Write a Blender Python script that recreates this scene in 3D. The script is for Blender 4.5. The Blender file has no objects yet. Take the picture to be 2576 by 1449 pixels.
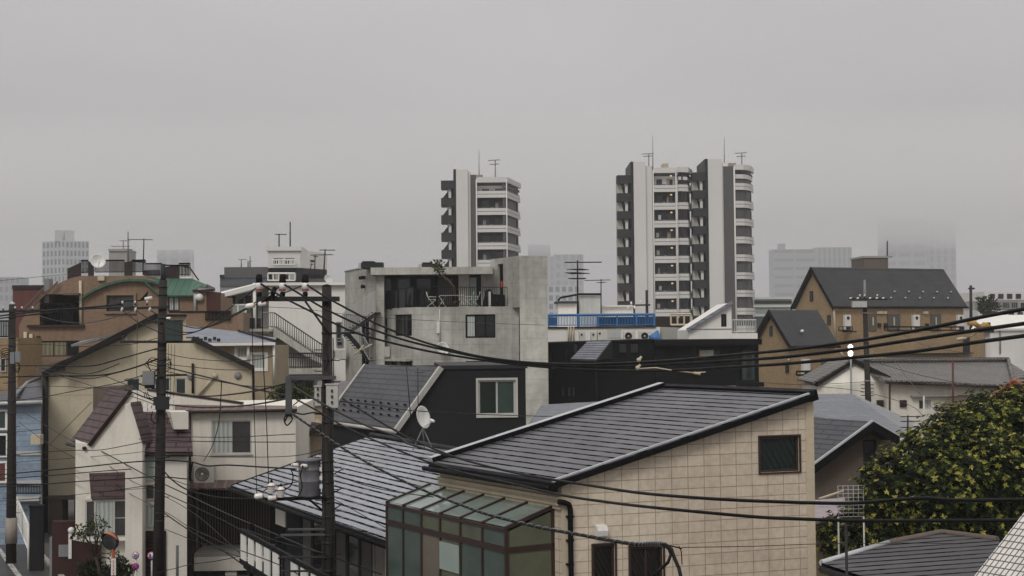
import bpy, math, random
from mathutils import Vector as V
from mathutils.geometry import tessellate_polygon
S = bpy.context.scene
COL = S.collection
rnd = random.Random(11)
R = math.radians
# ---------------------------------------------------------------- camera
W, H, F = 2576.0, 1449.0, 3578.0          # photo read-off units; focal in the same units
CAMZ = 8.5
PITCH, ROLL = math.atan(124.0 / F), 0.009
CAM = V((0, 0, CAMZ))
_f = V((0, math.cos(PITCH), math.sin(PITCH)))
_r0 = V((1, 0, 0)); _u0 = V((0, -math.sin(PITCH), math.cos(PITCH)))
_r = _r0 * math.cos(ROLL) - _u0 * math.sin(ROLL)
_u = _r0 * math.sin(ROLL) + _u0 * math.cos(ROLL)
cd = bpy.data.cameras.new('camera'); cam = bpy.data.objects.new('camera', cd); COL.objects.link(cam)
cd.sensor_width = 36; cd.lens = 36 * F / W; cd.clip_start = 0.5; cd.clip_end = 6000
from mathutils import Matrix
M3 = Matrix((_r, _u, -_f)).transposed()
cam.matrix_world = Matrix.Translation(CAM) @ M3.to_4x4()
S.camera = cam
# ---------------------------------------------------------------- light
S.view_settings.view_transform = 'Standard'; S.view_settings.look = 'None'
S.view_settings.gamma = 1; S.view_settings.exposure = -0.2
SUN_EL, SUN_AZ = 44, 200                    # azimuth clockwise from north (+Y)
world = bpy.data.worlds.new('World'); S.world = world; world.use_nodes = True
nt = world.node_tree; nt.nodes.clear(); N = nt.nodes.new; L = nt.links.new
out = N('ShaderNodeOutputWorld'); bg = N('ShaderNodeBackground')
sky = N('ShaderNodeTexSky'); sky.sky_type = 'NISHITA'; sky.sun_disc = False
sky.sun_elevation = R(SUN_EL); sky.sun_rotation = R(SUN_AZ)
hs = N('ShaderNodeHueSaturation'); hs.inputs['Saturation'].default_value = 0.08
L(sky.outputs[0], hs.inputs['Color'])
tc = N('ShaderNodeTexCoord'); sx = N('ShaderNodeSeparateXYZ'); L(tc.outputs['Generated'], sx.inputs[0])
rp = N('ShaderNodeValToRGB'); cr = rp.color_ramp           # overcast: brighter overhead than at the horizon
cr.elements[0].position = 0.0; cr.elements[0].color = (.365, .356, .364, 1)
cr.elements[1].position = 1.0; cr.elements[1].color = (1.25, 1.225, 1.21, 1)
e = cr.elements.new(.22); e.color = (.60, .586, .586, 1)
L(sx.outputs['Z'], rp.inputs[0])
nz_ = N('ShaderNodeTexNoise'); nz_.inputs['Scale'].default_value = 3.2; nz_.inputs['Detail'].default_value = 3; nz_.inputs['Roughness'].default_value = .5
mz = N('ShaderNodeMapping'); mz.inputs['Scale'].default_value = (1, 1, 2.6); L(tc.outputs['Generated'], mz.inputs[0]); L(mz.outputs[0], nz_.inputs['Vector'])
mr = N('ShaderNodeMapRange'); mr.inputs[1].default_value = .3; mr.inputs[2].default_value = .7; mr.inputs[3].default_value = 9.2; mr.inputs[4].default_value = 10.8; L(nz_.outputs[0], mr.inputs[0])
sc10 = N('ShaderNodeVectorMath'); sc10.operation = 'SCALE'; L(mr.outputs[0], sc10.inputs[3])
L(rp.outputs[0], sc10.inputs[0])
mx = N('ShaderNodeMix'); mx.data_type = 'RGBA'; mx.inputs[0].default_value = 0.92
L(hs.outputs[0], mx.inputs[6]); L(sc10.outputs[0], mx.inputs[7])
L(mx.outputs[2], bg.inputs[0]); bg.inputs[1].default_value = 0.1
L(bg.outputs[0], out.inputs[0])
sd = bpy.data.lights.new('sun', 'SUN'); sd.energy = 1.5; sd.angle = R(20); sd.color = (1, .975, .94)
sun = bpy.data.objects.new('sun', sd); COL.objects.link(sun)
_az = R(SUN_AZ); _to = V((math.sin(_az) * math.cos(R(SUN_EL)), math.cos(_az) * math.cos(R(SUN_EL)), math.sin(R(SUN_EL))))
sun.rotation_euler = (-_to).to_track_quat('-Z', 'Y').to_euler()
sun.location = (0, -20, 60)
S.cycles.max_bounces = 6; S.cycles.diffuse_bounces = 3; S.cycles.glossy_bounces = 3
S.cycles.transmission_bounces = 4; S.cycles.transparent_max_bounces = 8; S.cycles.volume_bounces = 2
S.cycles.use_adaptive_sampling = True
HAZE = 0.00032

# ---------------------------------------------------------------- pixel -> world
def ray(x, y): return _f + _r * ((x - W / 2) / F) + _u * ((H / 2 - y) / F)
def P(x, y, Y):
    d = ray(x, y); return CAM + d * (Y / d.y)
def G(x, y, z=0.0):
    d = ray(x, y); return CAM + d * ((z - CAMZ) / d.z)

class Fr:
    """vertical plane: origin, horizontal direction u (turned a degrees away from the viewer), outward normal n"""
    def __init__(s, O, a):
        s.O = V((O[0], O[1], 0)); s.a = a
        s.u = V((math.cos(R(a)), math.sin(R(a)), 0)); s.n = V((math.sin(R(a)), -math.cos(R(a)), 0))
    def at(s, x, y):
        d = ray(x, y); t = (s.O - CAM).dot(s.n) / d.dot(s.n); p = CAM + d * t
        return (p - s.O).dot(s.u), p.z
    def w(s, q, t, z): return s.O + s.u * q + s.n * t + V((0, 0, z))
    def px(s, x, y, t=0.0):
        fr = s.off(t) if t else s
        q, z = fr.at(x, y); return fr.w(q, 0, z)
    def rect(s, x0, y0, x1, y1):
        ym = (y0 + y1) / 2; xm = (x0 + x1) / 2
        return (s.at(x0, ym)[0], s.at(x1, ym)[0], s.at(xm, y1)[1], s.at(xm, y0)[1])
    def off(s, t): return Fr(s.O + s.n * t, s.a)
def fpx(x, y, Y, a): return Fr(P(x, y, Y), a)

# ---------------------------------------------------------------- mesh builder
class MB:
    def __init__(s): s.v = []; s.f = []; s.sm = []; s.tint = []; s.t = None
    def add(s, pts, faces, smooth=False):
        i = len(s.v); s.v += [V(p) for p in pts]
        for f in faces:
            s.f.append([i + k for k in f]); s.sm.append(smooth); s.tint.append(s.t)
        return s
    def face(s, *pts): return s.add(pts, [range(len(pts))])
    def poly(s, pts, holes=()):
        loops = [list(map(V, pts))] + [list(map(V, h)) for h in holes]
        if len(loops) == 1 and len(pts) <= 4: return s.face(*pts)
        flat = [p for l in loops for p in l]
        return s.add(flat, tessellate_polygon(loops))
    def prism(s, pts, vec, holes=(), hv=None):
        pts = list(map(V, pts)); vec = V(vec)
        s.poly(pts, holes); s.poly([p + vec for p in pts])
        n = len(pts)
        for i in range(n):
            a, b = pts[i], pts[(i + 1) % n]; s.face(a, b, b + vec, a + vec)
        for h in holes:
            for i in range(len(h)):
                a, b = V(h[i]), V(h[(i + 1) % len(h)]); s.face(a, b, b + hv, a + hv)
        return s
    def box(s, fr, q0, q1, t0, t1, z0, z1):
        p = [fr.w(q, t, z) for z in (z0, z1) for t in (t0, t1) for q in (q0, q1)]
        return s.add(p, [(0, 1, 5, 4), (1, 3, 7, 5), (3, 2, 6, 7), (2, 0, 4, 6), (4, 5, 7, 6), (0, 2, 3, 1)])
    def cbox(s, c, dx, dy, dz, a=0):
        fr = Fr(c, a); z = c[2]
        return s.box(fr, -dx / 2, dx / 2, -dy / 2, dy / 2, z - dz / 2, z + dz / 2)
    def tube(s, pts, r, n=6, smooth=True):
        pts = [V(p) for p in pts]; m = len(pts); rs = r if isinstance(r, (list, tuple)) else [r] * m
        ring = []; up = None
        for i, p in enumerate(pts):
            d = (pts[min(i + 1, m - 1)] - pts[max(i - 1, 0)]).normalized()
            if up is None or abs(d.dot(up)) > .95: up = V((0, 0, 1)) if abs(d.z) < .9 else V((1, 0, 0))
            a = d.cross(up).normalized(); b = a.cross(d).normalized()
            ring.append([p + (a * math.cos(2 * math.pi * k / n) + b * math.sin(2 * math.pi * k / n)) * rs[i] for k in range(n)])
        vs = [q for rr in ring for q in rr]; fs = []
        for i in range(m - 1):
            for k in range(n):
                k2 = (k + 1) % n; fs.append((i * n + k, i * n + k2, (i + 1) * n + k2, (i + 1) * n + k))
        s.add(vs, fs, smooth)
        i = len(s.v) - len(vs); s.f.append([i + k for k in range(n)][::-1]); s.sm.append(False); s.tint.append(s.t)
        s.f.append([i + (m - 1) * n + k for k in range(n)]); s.sm.append(False); s.tint.append(s.t)
        return s
    def lathe(s, base, axis, prof, n=14):
        axis = V(axis).normalized(); up = V((0, 0, 1)) if abs(axis.z) < .9 else V((1, 0, 0))
        a = axis.cross(up).normalized(); b = axis.cross(a).normalized(); base = V(base); vs = []; fs = []
        for (t, r) in prof:
            for k in range(n):
                w = 2 * math.pi * k / n; vs.append(base + axis * t + (a * math.cos(w) + b * math.sin(w)) * r)
        for i in range(len(prof) - 1):
            for k in range(n):
                k2 = (k + 1) % n; fs.append((i * n + k, i * n + k2, (i + 1) * n + k2, (i + 1) * n + k))
        fs.append([k for k in range(n)][::-1]); fs.append([(len(prof) - 1) * n + k for k in range(n)])
        return s.add(vs, fs, True)
    def slab(s, pts, th):
        pts = list(map(V, pts)); nn = (pts[1] - pts[0]).cross(pts[2] - pts[0]).normalized()
        if nn.z < 0: nn = -nn
        return s.prism(pts, nn * -th)
    def build(s, name, mat, parent=None, label=None):
        me = bpy.data.meshes.new(name)
        org = parent_org(parent)
        me.from_pydata([p - org for p in s.v], [], [list(f) for f in s.f])
        uv = me.uv_layers.new(name='UVMap')
        vs = s.v
        for pl in me.polygons:
            n = pl.normal
            if abs(n.z) > .985: h = V((1, 0, 0)); k = V((0, 1, 0))
            else:
                h = V((-n.y, n.x, 0)).normalized(); k = n.cross(h)
                if h.x < 0 or (abs(h.x) < 1e-6 and h.y < 0): h = -h
                if k.z < 0: k = -k
            for li in pl.loop_indices:
                p = vs[me.loops[li].vertex_index]; uv.data[li].uv = (p.dot(h), p.dot(k))
        me.polygons.foreach_set('use_smooth', s.sm)
        if any(t is not None for t in s.tint):
            at = me.attributes.new('tint', 'FLOAT', 'FACE')
            at.data.foreach_set('value', [t or 0.0 for t in s.tint])
        if isinstance(mat, str): mat = M[mat]
        me.materials.append(mat)
        o = bpy.data.objects.new(name, me); COL.objects.link(o)
        if parent is not None: o.parent = parent
        if parent is None: pass
        if label: o['label'] = label
        return o
ORG = {}
def parent_org(p):
    o = V((0, 0, 0))
    while p is not None:
        o = o + V(p.location); p = p.parent
    return o
def thing(name, label, cat, loc, group=None):
    o = bpy.data.objects.new(name, None); COL.objects.link(o); o.location = loc
    o.empty_display_size = .3
    o['label'] = label; o['category'] = cat
    if group: o['group'] = group
    return o
def tag(o, label, cat, group=None, kind=None):
    o['label'] = label
    if cat: o['category'] = cat
    if group: o['group'] = group
    if kind: o['kind'] = kind
    return o
def copy_tree(o, parent=None, delta=None):
    c = o.copy(); COL.objects.link(c); c.parent = parent
    if delta is not None: c.location = V(o.location) + V(delta)
    for ch in list(o.children): copy_tree(ch, c)
    return c

# ---------------------------------------------------------------- materials
M = {}
def lin(h):
    h = h.lstrip('#'); v = [int(h[i:i + 2], 16) / 255 for i in (0, 2, 4)]
    return tuple((c / 12.92 if c <= .04045 else ((c + .055) / 1.055) ** 2.4) for c in v)
class NT:
    def __init__(s, name):
        s.m = bpy.data.materials.new(name); s.m.use_nodes = True; s.t = s.m.node_tree
        s.b = s.t.nodes['Principled BSDF']; s._uv = None
    def n(s, k, **kw):
        o = s.t.nodes.new('ShaderNode' + k)
        for a, b in kw.items(): setattr(o, a, b)
        return o
    def l(s, a, b): s.t.links.new(a, b)
    def uv(s, sx=1, sy=1):
        u = s.n('UVMap'); m = s.n('Mapping'); m.inputs['Scale'].default_value = (sx, sy, 1)
        s.l(u.outputs[0], m.inputs[0]); return m.outputs[0]
    def noise(s, vec, scale, detail=4, rough=.55):
        o = s.n('TexNoise'); o.inputs['Scale'].default_value = scale; o.inputs['Detail'].default_value = detail
        o.inputs['Roughness'].default_value = rough
        if vec is not None: s.l(vec, o.inputs['Vector'])
        return o.outputs[0]
    def obj(s):
        g = s.n('NewGeometry'); return g.outputs['Position']
    def ramp(s, fac, stops):
        r = s.n('ValToRGB'); cr = r.color_ramp
        while len(cr.elements) < len(stops): cr.elements.new(.5)
        for e, (p, c) in zip(cr.elements, stops):
            e.position = p; e.color = (*(c if len(c) == 3 else c[:3]), 1)
        s.l(fac, r.inputs[0]); return r.outputs[0]
    def mix(s, fac, a, b, mode='MIX'):
        m = s.n('Mix', data_type='RGBA', blend_type=mode)
        for k, v in ((0, fac), (6, a), (7, b)):
            if hasattr(v, 'is_output'): s.l(v, m.inputs[k])
            elif k == 0: m.inputs[0].default_value = v
            else: m.inputs[k].default_value = (*v, 1)
        return m.outputs[2]
    def bump(s, h, strength=.3, dist=.02):
        b = s.n('Bump'); b.inputs['Strength'].default_value = strength; b.inputs['Distance'].default_value = dist
        s.l(h, b.inputs['Height']); s.l(b.outputs[0], s.b.inputs['Normal'])
    def fin(s, col, rough=.7, spec=.4, metal=0.0):
        if hasattr(col, 'is_output'): s.l(col, s.b.inputs['Base Color'])
        else: s.b.inputs['Base Color'].default_value = (*col, 1)
        if hasattr(rough, 'is_output'): s.l(rough, s.b.inputs['Roughness'])
        else: s.b.inputs['Roughness'].default_value = rough
        s.b.inputs['Specular IOR Level'].default_value = spec; s.b.inputs['Metallic'].default_value = metal
        return s.m
def sc(c, k): return tuple(min(1, x * k) for x in c)
def plain(name, hexc, rough=.6, var=.16, scale=.6, spec=.4, metal=0, streak=.12):
    """painted or cast surface: slow blotches, vertical rain streaks, fine grain"""
    c = lin(hexc); t = NT(name); p = t.obj()
    n1 = t.noise(p, scale, 5); n2 = t.noise(p, 14, 3)
    a = t.ramp(n1, [(.3, sc(c, 1 - var)), (.7, sc(c, 1 + var * .6))])
    mp = t.n('Mapping'); mp.inputs['Scale'].default_value = (2.6, 2.6, .16); t.l(p, mp.inputs[0])
    st = t.noise(mp.outputs[0], 1.4, 5, .65)
    a = t.mix(t.ramp(st, [(.46, (0, 0, 0)), (.72, (streak * 3,) * 3)]), a, sc(c, .55))
    a = t.mix(.12, a, t.ramp(n2, [(.3, (.2, .2, .2)), (.7, (.8, .8, .8))]), 'OVERLAY')
    rg = t.ramp(n1, [(.3, (max(.05, rough - .12),) * 3), (.7, (min(1, rough + .1),) * 3)])
    M[name] = t.fin(a, rg, spec, metal); return M[name]
def grid(name, hexc, bw, bh, mortar, mcol, off=0.0, rough=.7, var=.1, bump=.4, spec=.35, streak=.1, msmooth=.1):
    """blocks, tiles or slates laid in metres on the surface"""
    c = lin(hexc); t = NT(name); u = t.uv()
    b = t.n('TexBrick'); b.offset = off; b.offset_frequency = 2; b.squash = 1
    b.inputs['Scale'].default_value = 1; b.inputs['Brick Width'].default_value = bw; b.inputs['Row Height'].default_value = bh
    b.inputs['Mortar Size'].default_value = mortar; b.inputs['Mortar Smooth'].default_value = msmooth; b.inputs['Bias'].default_value = 0
    b.inputs['Color1'].default_value = (*sc(c, 1 - var), 1); b.inputs['Color2'].default_value = (*sc(c, 1 + var), 1)
    b.inputs['Mortar'].default_value = (*lin(mcol), 1)
    t.l(u, b.inputs['Vector']); p = t.obj()
    n1 = t.noise(p, .5, 6, .6); n2 = t.noise(p, 9, 4)
    a = t.mix(.5, b.outputs[0], t.ramp(n1, [(.3, (.36, .36, .36)), (.7, (.62, .62, .62))]), 'OVERLAY')
    a = t.mix(.3, a, t.ramp(n2, [(.3, (.3, .3, .3)), (.7, (.7, .7, .7))]), 'OVERLAY')
    mp = t.n('Mapping'); mp.inputs['Scale'].default_value = (2.2, 2.2, .2); t.l(p, mp.inputs[0])
    st = t.noise(mp.outputs[0], 1.6, 5, .65)
    a = t.mix(t.ramp(st, [(.5, (0, 0, 0)), (.75, (streak * 3,) * 3)]), a, sc(c, .5))
    inv = t.n('Math', operation='SUBTRACT'); inv.inputs[0].default_value = 1; t.l(b.outputs['Fac'], inv.inputs[1])
    t.bump(inv.outputs[0], bump, .02)
    rg = t.ramp(n1, [(.3, (max(.05, rough - .15),) * 3), (.7, (min(1, rough + .1),) * 3)])
    M[name] = t.fin(a, rg, spec); return M[name]
def ribs(name, hexc, pitch, line, lcol, axis='v', rough=.4, spec=.5, var=.15, metal=0.0):
    """seams or slats every `pitch` metres across (u) or up (v) the surface"""
    c = lin(hexc); t = NT(name); u = t.uv()
    sp = t.n('SeparateXYZ'); t.l(u, sp.inputs[0])
    wob = t.noise(t.uv(.35, 1.3) if axis == 'v' else t.uv(1.3, .35), 1.6, 3); wa = t.n('Math', operation='MULTIPLY_ADD'); wa.inputs[1].default_value = line * .5
    t.l(wob, wa.inputs[0]); t.l(sp.outputs['Y' if axis == 'v' else 'X'], wa.inputs[2])
    md = t.n('Math', operation='DIVIDE'); md.inputs[1].default_value = pitch; t.l(wa.outputs[0], md.inputs[0])
    fr = t.n('Math', operation='FRACT'); t.l(md.outputs[0], fr.inputs[0])
    lt = t.n('Math', operation='LESS_THAN'); lt.inputs[1].default_value = line / pitch; t.l(fr.outputs[0], lt.inputs[0])
    p = t.obj(); n1 = t.noise(p, .7, 6, .6); n2 = t.noise(p, 6, 4)
    a = t.ramp(n1, [(.3, sc(c, 1 - var)), (.7, sc(c, 1 + var))])
    a = t.mix(.35, a, t.ramp(n2, [(.3, (.3, .3, .3)), (.7, (.7, .7, .7))]), 'OVERLAY')
    brk = t.noise(t.uv(1.1, 5), 2.2, 3); lm = t.n('Math', operation='MULTIPLY'); t.l(lt.outputs[0], lm.inputs[0])
    t.l(t.ramp(brk, [(.34, (.78,) * 3), (.5, (1, 1, 1))]), lm.inputs[1])
    cell = t.n('TexWhiteNoise', noise_dimensions='2D'); fl = t.n('Math', operation='FLOOR'); t.l(md.outputs[0], fl.inputs[0])
    du = t.n('Math', operation='DIVIDE'); du.inputs[1].default_value = pitch * 4.5; t.l(sp.outputs['X' if axis == 'v' else 'Y'], du.inputs[0])
    du2 = t.n('Math', operation='MULTIPLY_ADD'); du2.inputs[1].default_value = .37; t.l(fl.outputs[0], du2.inputs[0]); t.l(du.outputs[0], du2.inputs[2])
    fu = t.n('Math', operation='FLOOR'); t.l(du2.outputs[0], fu.inputs[0])
    cb = t.n('CombineXYZ'); t.l(fu.outputs[0], cb.inputs[0]); t.l(fl.outputs[0], cb.inputs[1]); t.l(cb.outputs[0], cell.inputs['Vector'])
    a = t.mix(.28, a, t.ramp(cell.outputs['Value'], [(0, (.28,) * 3), (1, (.72,) * 3)]), 'OVERLAY')
    a = t.mix(lm.outputs[0], a, lin(lcol))
    iv = t.n('Math', operation='SUBTRACT'); iv.inputs[0].default_value = 1; t.l(lt.outputs[0], iv.inputs[1])
    t.bump(iv.outputs[0], .4, .02)
    rg = t.ramp(n1, [(.3, (max(.05, rough - .14),) * 3), (.7, (min(1, rough + .14),) * 3)])
    t.fin(a, rg, spec, metal); sm_ = t.n('Math', operation='MULTIPLY_ADD'); sm_.inputs[1].default_value = -spec; sm_.inputs[2].default_value = spec
    t.l(lm.outputs[0], sm_.inputs[0]); t.l(sm_.outputs[0], t.b.inputs['Specular IOR Level'])
    M[name] = t.m; return M[name]
def concrete(name, hexc, ph=0.9, pw=1.8):
    """board-marked cast concrete with panel joints, tie holes, stains"""
    c = lin(hexc); t = NT(name); p = t.obj(); u = t.uv()
    n1 = t.noise(p, .35, 7, .62); n2 = t.noise(p, 2.2, 5, .6)
    a = t.ramp(n1, [(.3, sc(c, .72)), (.5, c), (.72, sc(c, 1.22))])
    a = t.mix(.4, a, t.ramp(n2, [(.3, (.3, .3, .3)), (.7, (.7, .7, .7))]), 'OVERLAY')
    mp = t.n('Mapping'); mp.inputs['Scale'].default_value = (1.7, 1.7, .1); t.l(p, mp.inputs[0])
    st = t.noise(mp.outputs[0], 1.2, 6, .7)
    a = t.mix(t.ramp(st, [(.45, (0, 0, 0)), (.7, (.6,) * 3)]), a, sc(c, .45))
    b = t.n('TexBrick'); b.offset = .0; b.inputs['Scale'].default_value = 1; b.inputs['Brick Width'].default_value = pw
    b.inputs['Row Height'].default_value = ph; b.inputs['Mortar Size'].default_value = .015
    b.inputs['Color1'].default_value = (.46, .46, .46, 1); b.inputs['Color2'].default_value = (.54, .54, .54, 1)
    b.inputs['Mortar'].default_value = (.33, .33, .33, 1); t.l(u, b.inputs['Vector'])
    a = t.mix(.7, a, b.outputs[0], 'OVERLAY')
    t.bump(n2, .15, .02)
    M[name] = t.fin(a, .75, .35); return M[name]
def glass(name, hexc, rough=.06, spec=.5, curtain=None, cw=.12):
    """window pane seen from outside: dark interior or a curtain right behind, glossy surface"""
    c = lin(hexc); t = NT(name); p = t.obj(); n1 = t.noise(p, .9, 4)
    a = t.ramp(n1, [(.3, sc(c, .7)), (.7, sc(c, 1.3))])
    if curtain:
        u = t.uv(); w = t.n('TexWave'); w.bands_direction = 'X'; w.inputs['Scale'].default_value = .32 / cw
        w.inputs['Distortion'].default_value = 1.6; w.inputs['Detail'].default_value = 2
        t.l(u, w.inputs['Vector']); k = lin(curtain)
        a = t.ramp(w.outputs[1], [(.0, sc(k, .62)), (1, k)])
    M[name] = t.fin(a, rough, spec); return M[name]

# ---------------------------------------------------------------- building helpers
def outline(fr, tops, z0=0.0):
    pts = [fr.at(*p) for p in tops]
    return [(pts[0][0], z0)] + pts + [(pts[-1][0], z0)]
def body(root, fr, tops, depth, mat, holes=(), hd=.14, name='wall', vec=None, z0=0.0, raw=False):
    """solid wall block: front outline (photo units, closed down to z0) pushed back; holes are (q0,q1,z0,z1)"""
    o2 = tops if raw else outline(fr, tops, z0)
    pts = [fr.w(q, 0, z) for q, z in o2]
    vec = V(vec) if vec is not None else fr.n * -depth
    hl = [[fr.w(a, 0, c), fr.w(b, 0, c), fr.w(b, 0, d), fr.w(a, 0, d)] for a, b, c, d in holes]
    return MB().prism(pts, vec, hl, fr.n * -hd).build(name, mat, root)
def win(root, fr, r, fm, pm, mull=1, tran=0, hd=.14, fw=.05, proud=0.0, name='window', sill=None):
    """window: frame (part) with pane(s) (sub-part) set in a hole of depth hd"""
    q0, q1, z0, z1 = r; m = MB(); t0, t1 = -hd + .01 + proud, -hd + .07 + proud
    m.box(fr, q0, q0 + fw, t0, t1, z0, z1); m.box(fr, q1 - fw, q1, t0, t1, z0, z1)
    m.box(fr, q0 + fw, q1 - fw, t0, t1, z0, z0 + fw); m.box(fr, q0 + fw, q1 - fw, t0, t1, z1 - fw, z1)
    pms = pm if isinstance(pm, (list, tuple)) else [pm]
    for i in range(1, mull):
        q = q0 + (q1 - q0) * i / mull; m.box(fr, q - fw * .5, q + fw * .5, t0, t1 - .01, z0 + fw, z1 - fw)
    for i in range(1, tran + 1):
        z = z0 + (z1 - z0) * i / (tran + 1); m.box(fr, q0 + fw, q1 - fw, t0, t1 - .02, z - fw * .4, z + fw * .4)
    if sill: m.box(fr, q0 - .04, q1 + .04, t0, proud + .07, z0 - .05, z0 - .003)
    fo = m.build(name, fm, root)
    n = len(pms)
    for i, k in enumerate(pms):
        a = q0 + .01 + (q1 - q0 - .02) * i / n; b = q0 + .01 + (q1 - q0 - .02) * (i + 1) / n
        MB().box(fr, a, b - (.004 if i < n - 1 else 0), t0 - .005, t0 + .03 + .004 * i, z0 + .01, z1 - .01).build('pane', k, fo)
    return fo
def roof_pts(root, pts, th, mat, name='roof', label=None):
    return MB().slab(pts, th).build(name, mat, root, label)
def bars(m, a, b, h, n, r=.02, top=.03, low=.08, posts=True):
    """railing from a to b (floor points): top and bottom rails with n upright bars"""
    a, b = V(a), V(b); up = V((0, 0, 1))
    m.tube([a + up * h, b + up * h], top, 5, False); m.tube([a + up * low, b + up * low], r * 1.2, 4, False)
    for i in range(n + 1):
        p = a.lerp(b, i / n); m.tube([p + up * low, p + up * h], r, 4, False)
    return m
def smooth_path(pts, k=6):
    pts = [V(p) for p in pts]; o = []
    for i in range(len(pts) - 1):
        p0 = pts[max(i - 1, 0)]; p1 = pts[i]; p2 = pts[i + 1]; p3 = pts[min(i + 2, len(pts) - 1)]
        for j in range(k):
            t = j / k
            o.append(.5 * ((2 * p1) + (p2 - p0) * t + (2 * p0 - 5 * p1 + 4 * p2 - p3) * t * t + (3 * p1 - p0 - 3 * p2 + p3) * t ** 3))
    o.append(pts[-1]); return o
def cable(label, pts, r, mat='cable', cat='cable', group='overhead cables', name='overhead_cable', n=6):
    w = [P(*p) for p in pts]; return tag(MB().tube(smooth_path(w), r, n).build(name, mat), label, cat, group)
# ---------------------------------------------------------------- palette
grid('cream_block', '#c6b8a6', .325, .198, .0075, '#978873', 0, .75, .05, .4, .3, .10)
plain('cream_trim', '#bfb19a', .7, .08)
ribs('slate_roof', '#535257', .225, .056, '#070607', 'v', .36, .5, .16)
ribs('black_house_roof', '#888b92', .25, .078, '#0a0a0c', 'v', .28, .6, .3)
grid('charcoal_slate', '#3e3e44', .8, .2, .022, '#1c1b1e', .5, .45, .1, .6, .5, .05)
grid('purple_slate', '#594748', .9, .26, .026, '#261a1b', .5, .55, .12, .6, .25, .08)
grid('brown_slate', '#4a3635', .8, .2, .02, '#2a1d1e', .5, .6, .12, .6, .2, .08)
ribs('blue_grey_roof', '#7b7f8a', .3, .04, '#4a4d56', 'v', .4, .5)
ribs('ribbed_grey_roof', '#73767e', .2, .05, '#34363c', 'v', .38, .55, .12)
ribs('dark_ribbed_roof', '#353337', .34, .085, '#0a090a', 'v', .45, .4, .16)
ribs('brown_seam_roof', '#5a4540', .34, .05, '#8d7d78', 'u', .4, .5)
ribs('plum_ribbed_roof', '#665a5e', .22, .045, '#2e2527', 'v', .4, .5)
grid('kawara_roof', '#6d6a67', .28, .26, .03, '#38352f', .5, .5, .16, .9, .4, .12)
grid('orange_tile', '#a2583a', .28, .26, .03, '#5c3020', .5, .6, .15, .8, .3)
grid('dark_slate', '#2a2a2b', .9, .24, .02, '#2f2f30', .5, .55, .12, .6, .4, .05)
ribs('green_roof', '#395c4c', .45, .03, '#2b5242', 'u', .5, .4, .1)
plain('white_stucco', '#e0dace', .8, .07, .8, .3, streak=.1)
plain('grey_stucco', '#9b9993', .8, .1, .8, .3)
plain('beige_stucco', '#bfb39b', .85, .08, 1.2, .3, streak=.1)
plain('tan_stucco', '#a0917a', .85, .1, 1, .3)
plain('charcoal_wall', '#242527', .85, .1, .7, .15, streak=.07)
plain('black_wall', '#0e0e0f', .8, .12, .7, .15, streak=.1)
plain('brown_wall', '#63584f', .8, .1)
grid('brown_tile_wall', '#8b725b', .25, .07, .008, '#6a594c', .5, .7, .08, .2, .35, .18)
grid('tan_tile_wall', '#a08867', .24, .07, .01, '#76654f', .5, .7, .16, .2, .35, .06)
plain('rust_wall', '#5f3933', .8, .1)
ribs('blue_siding', '#8796a6', .24, .02, '#6f8093', 'v', .5, .4, .08)
plain('white_paint', '#e4e1da', .5, .05, 1, .4, streak=.06)
plain('tower_white', '#d3d0cc', .6, .04, .2, .4, streak=.03)
plain('tower_grey', '#545350', .6, .06, .2)
plain('tower_dark', '#242324', .6, .1, .3)
plain('tower_black', '#0e0d0e', .6, .1)
plain('tower_brown', '#4c2c25', .6, .1)
plain('dark_metal', '#1e1b1a', .6, .15, 3, .18)
plain('black_metal', '#0f0f10', .65, .1, 3, .14)
plain('grey_metal', '#7d7e80', .45, .1, 2, .5)
plain('mid_metal', '#4c4d50', .55, .15, 3, .3)
plain('pale_metal', '#b9b9b6', .45, .08, 2, .5)
plain('verge_metal', '#b4b5b7', .3, .08, 1, .6)
plain('brown_alu', '#33231d', .45, .12, 2, .5)
plain('dark_brown', '#281a17', .5, .12)
plain('alu', '#b7b4ad', .4, .06, 2, .5)
plain('pole_concrete', '#302a27', .8, .2, 1.5, .3, streak=.3)
plain('pole_pale', '#948b82', .8, .1)
plain('ceramic', '#e6e2dc', .25, .03, 3, .6)
plain('red_band', '#8c2f22', .4, .1)
plain('rubber', '#111111', .65, .1, 4, .15)
plain('steel_dark', '#2a2a2b', .6, .2, 3, .25)
plain('transformer_grey', '#68676b', .55, .12, 2.5, .45)
plain('ac_white', '#cfccc4', .5, .06, 2, .4)
plain('fan_dark', '#221f1e', .6)
plain('plastic_white', '#d9d7d2', .45, .04)
plain('blue_paint', '#386fa6', .5, .1)
plain('teal_box', '#2f3b3a', .6, .12)
plain('brick_red', '#361b17', .8, .15)
plain('orange_paint', '#b5603c', .45, .08)
plain('yellow_paint', '#a07a2c', .5, .1)
plain('red_paint', '#b3302c', .5, .08)
plain('sign_white', '#d8d6d6', .4, .04)
plain('sign_blue', '#2c45a8', .4, .06)
plain('soil', '#4b4036', .95, .3, 1.5)
plain('timber', '#5c4a3d', .8, .2)
plain('far_white', '#a9adb1', .7, .05, .05)  # white greyed down so part of the distance haze is in the colour
plain('haze_pale', '#878b91', .7, .06, .02)  # far-building grey, its pallor painting in haze beyond what the volume gives
plain('cable', '#0e0e0e', .55, .1, 4, .22)
plain('cable_grey', '#2c2b2a', .5, .12, 4, .4)
plain('leaf_dark', '#39421f', .5, .2, 2)
plain('bark', '#3a2f27', .9, .2, 3)
concrete('fair_concrete', '#a9a7a0')
concrete('pale_concrete', '#b5b3aa', 1.2, 2.4)
glass('dark_glass', '#15181a')
glass('green_glass', '#1f2b28')
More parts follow.
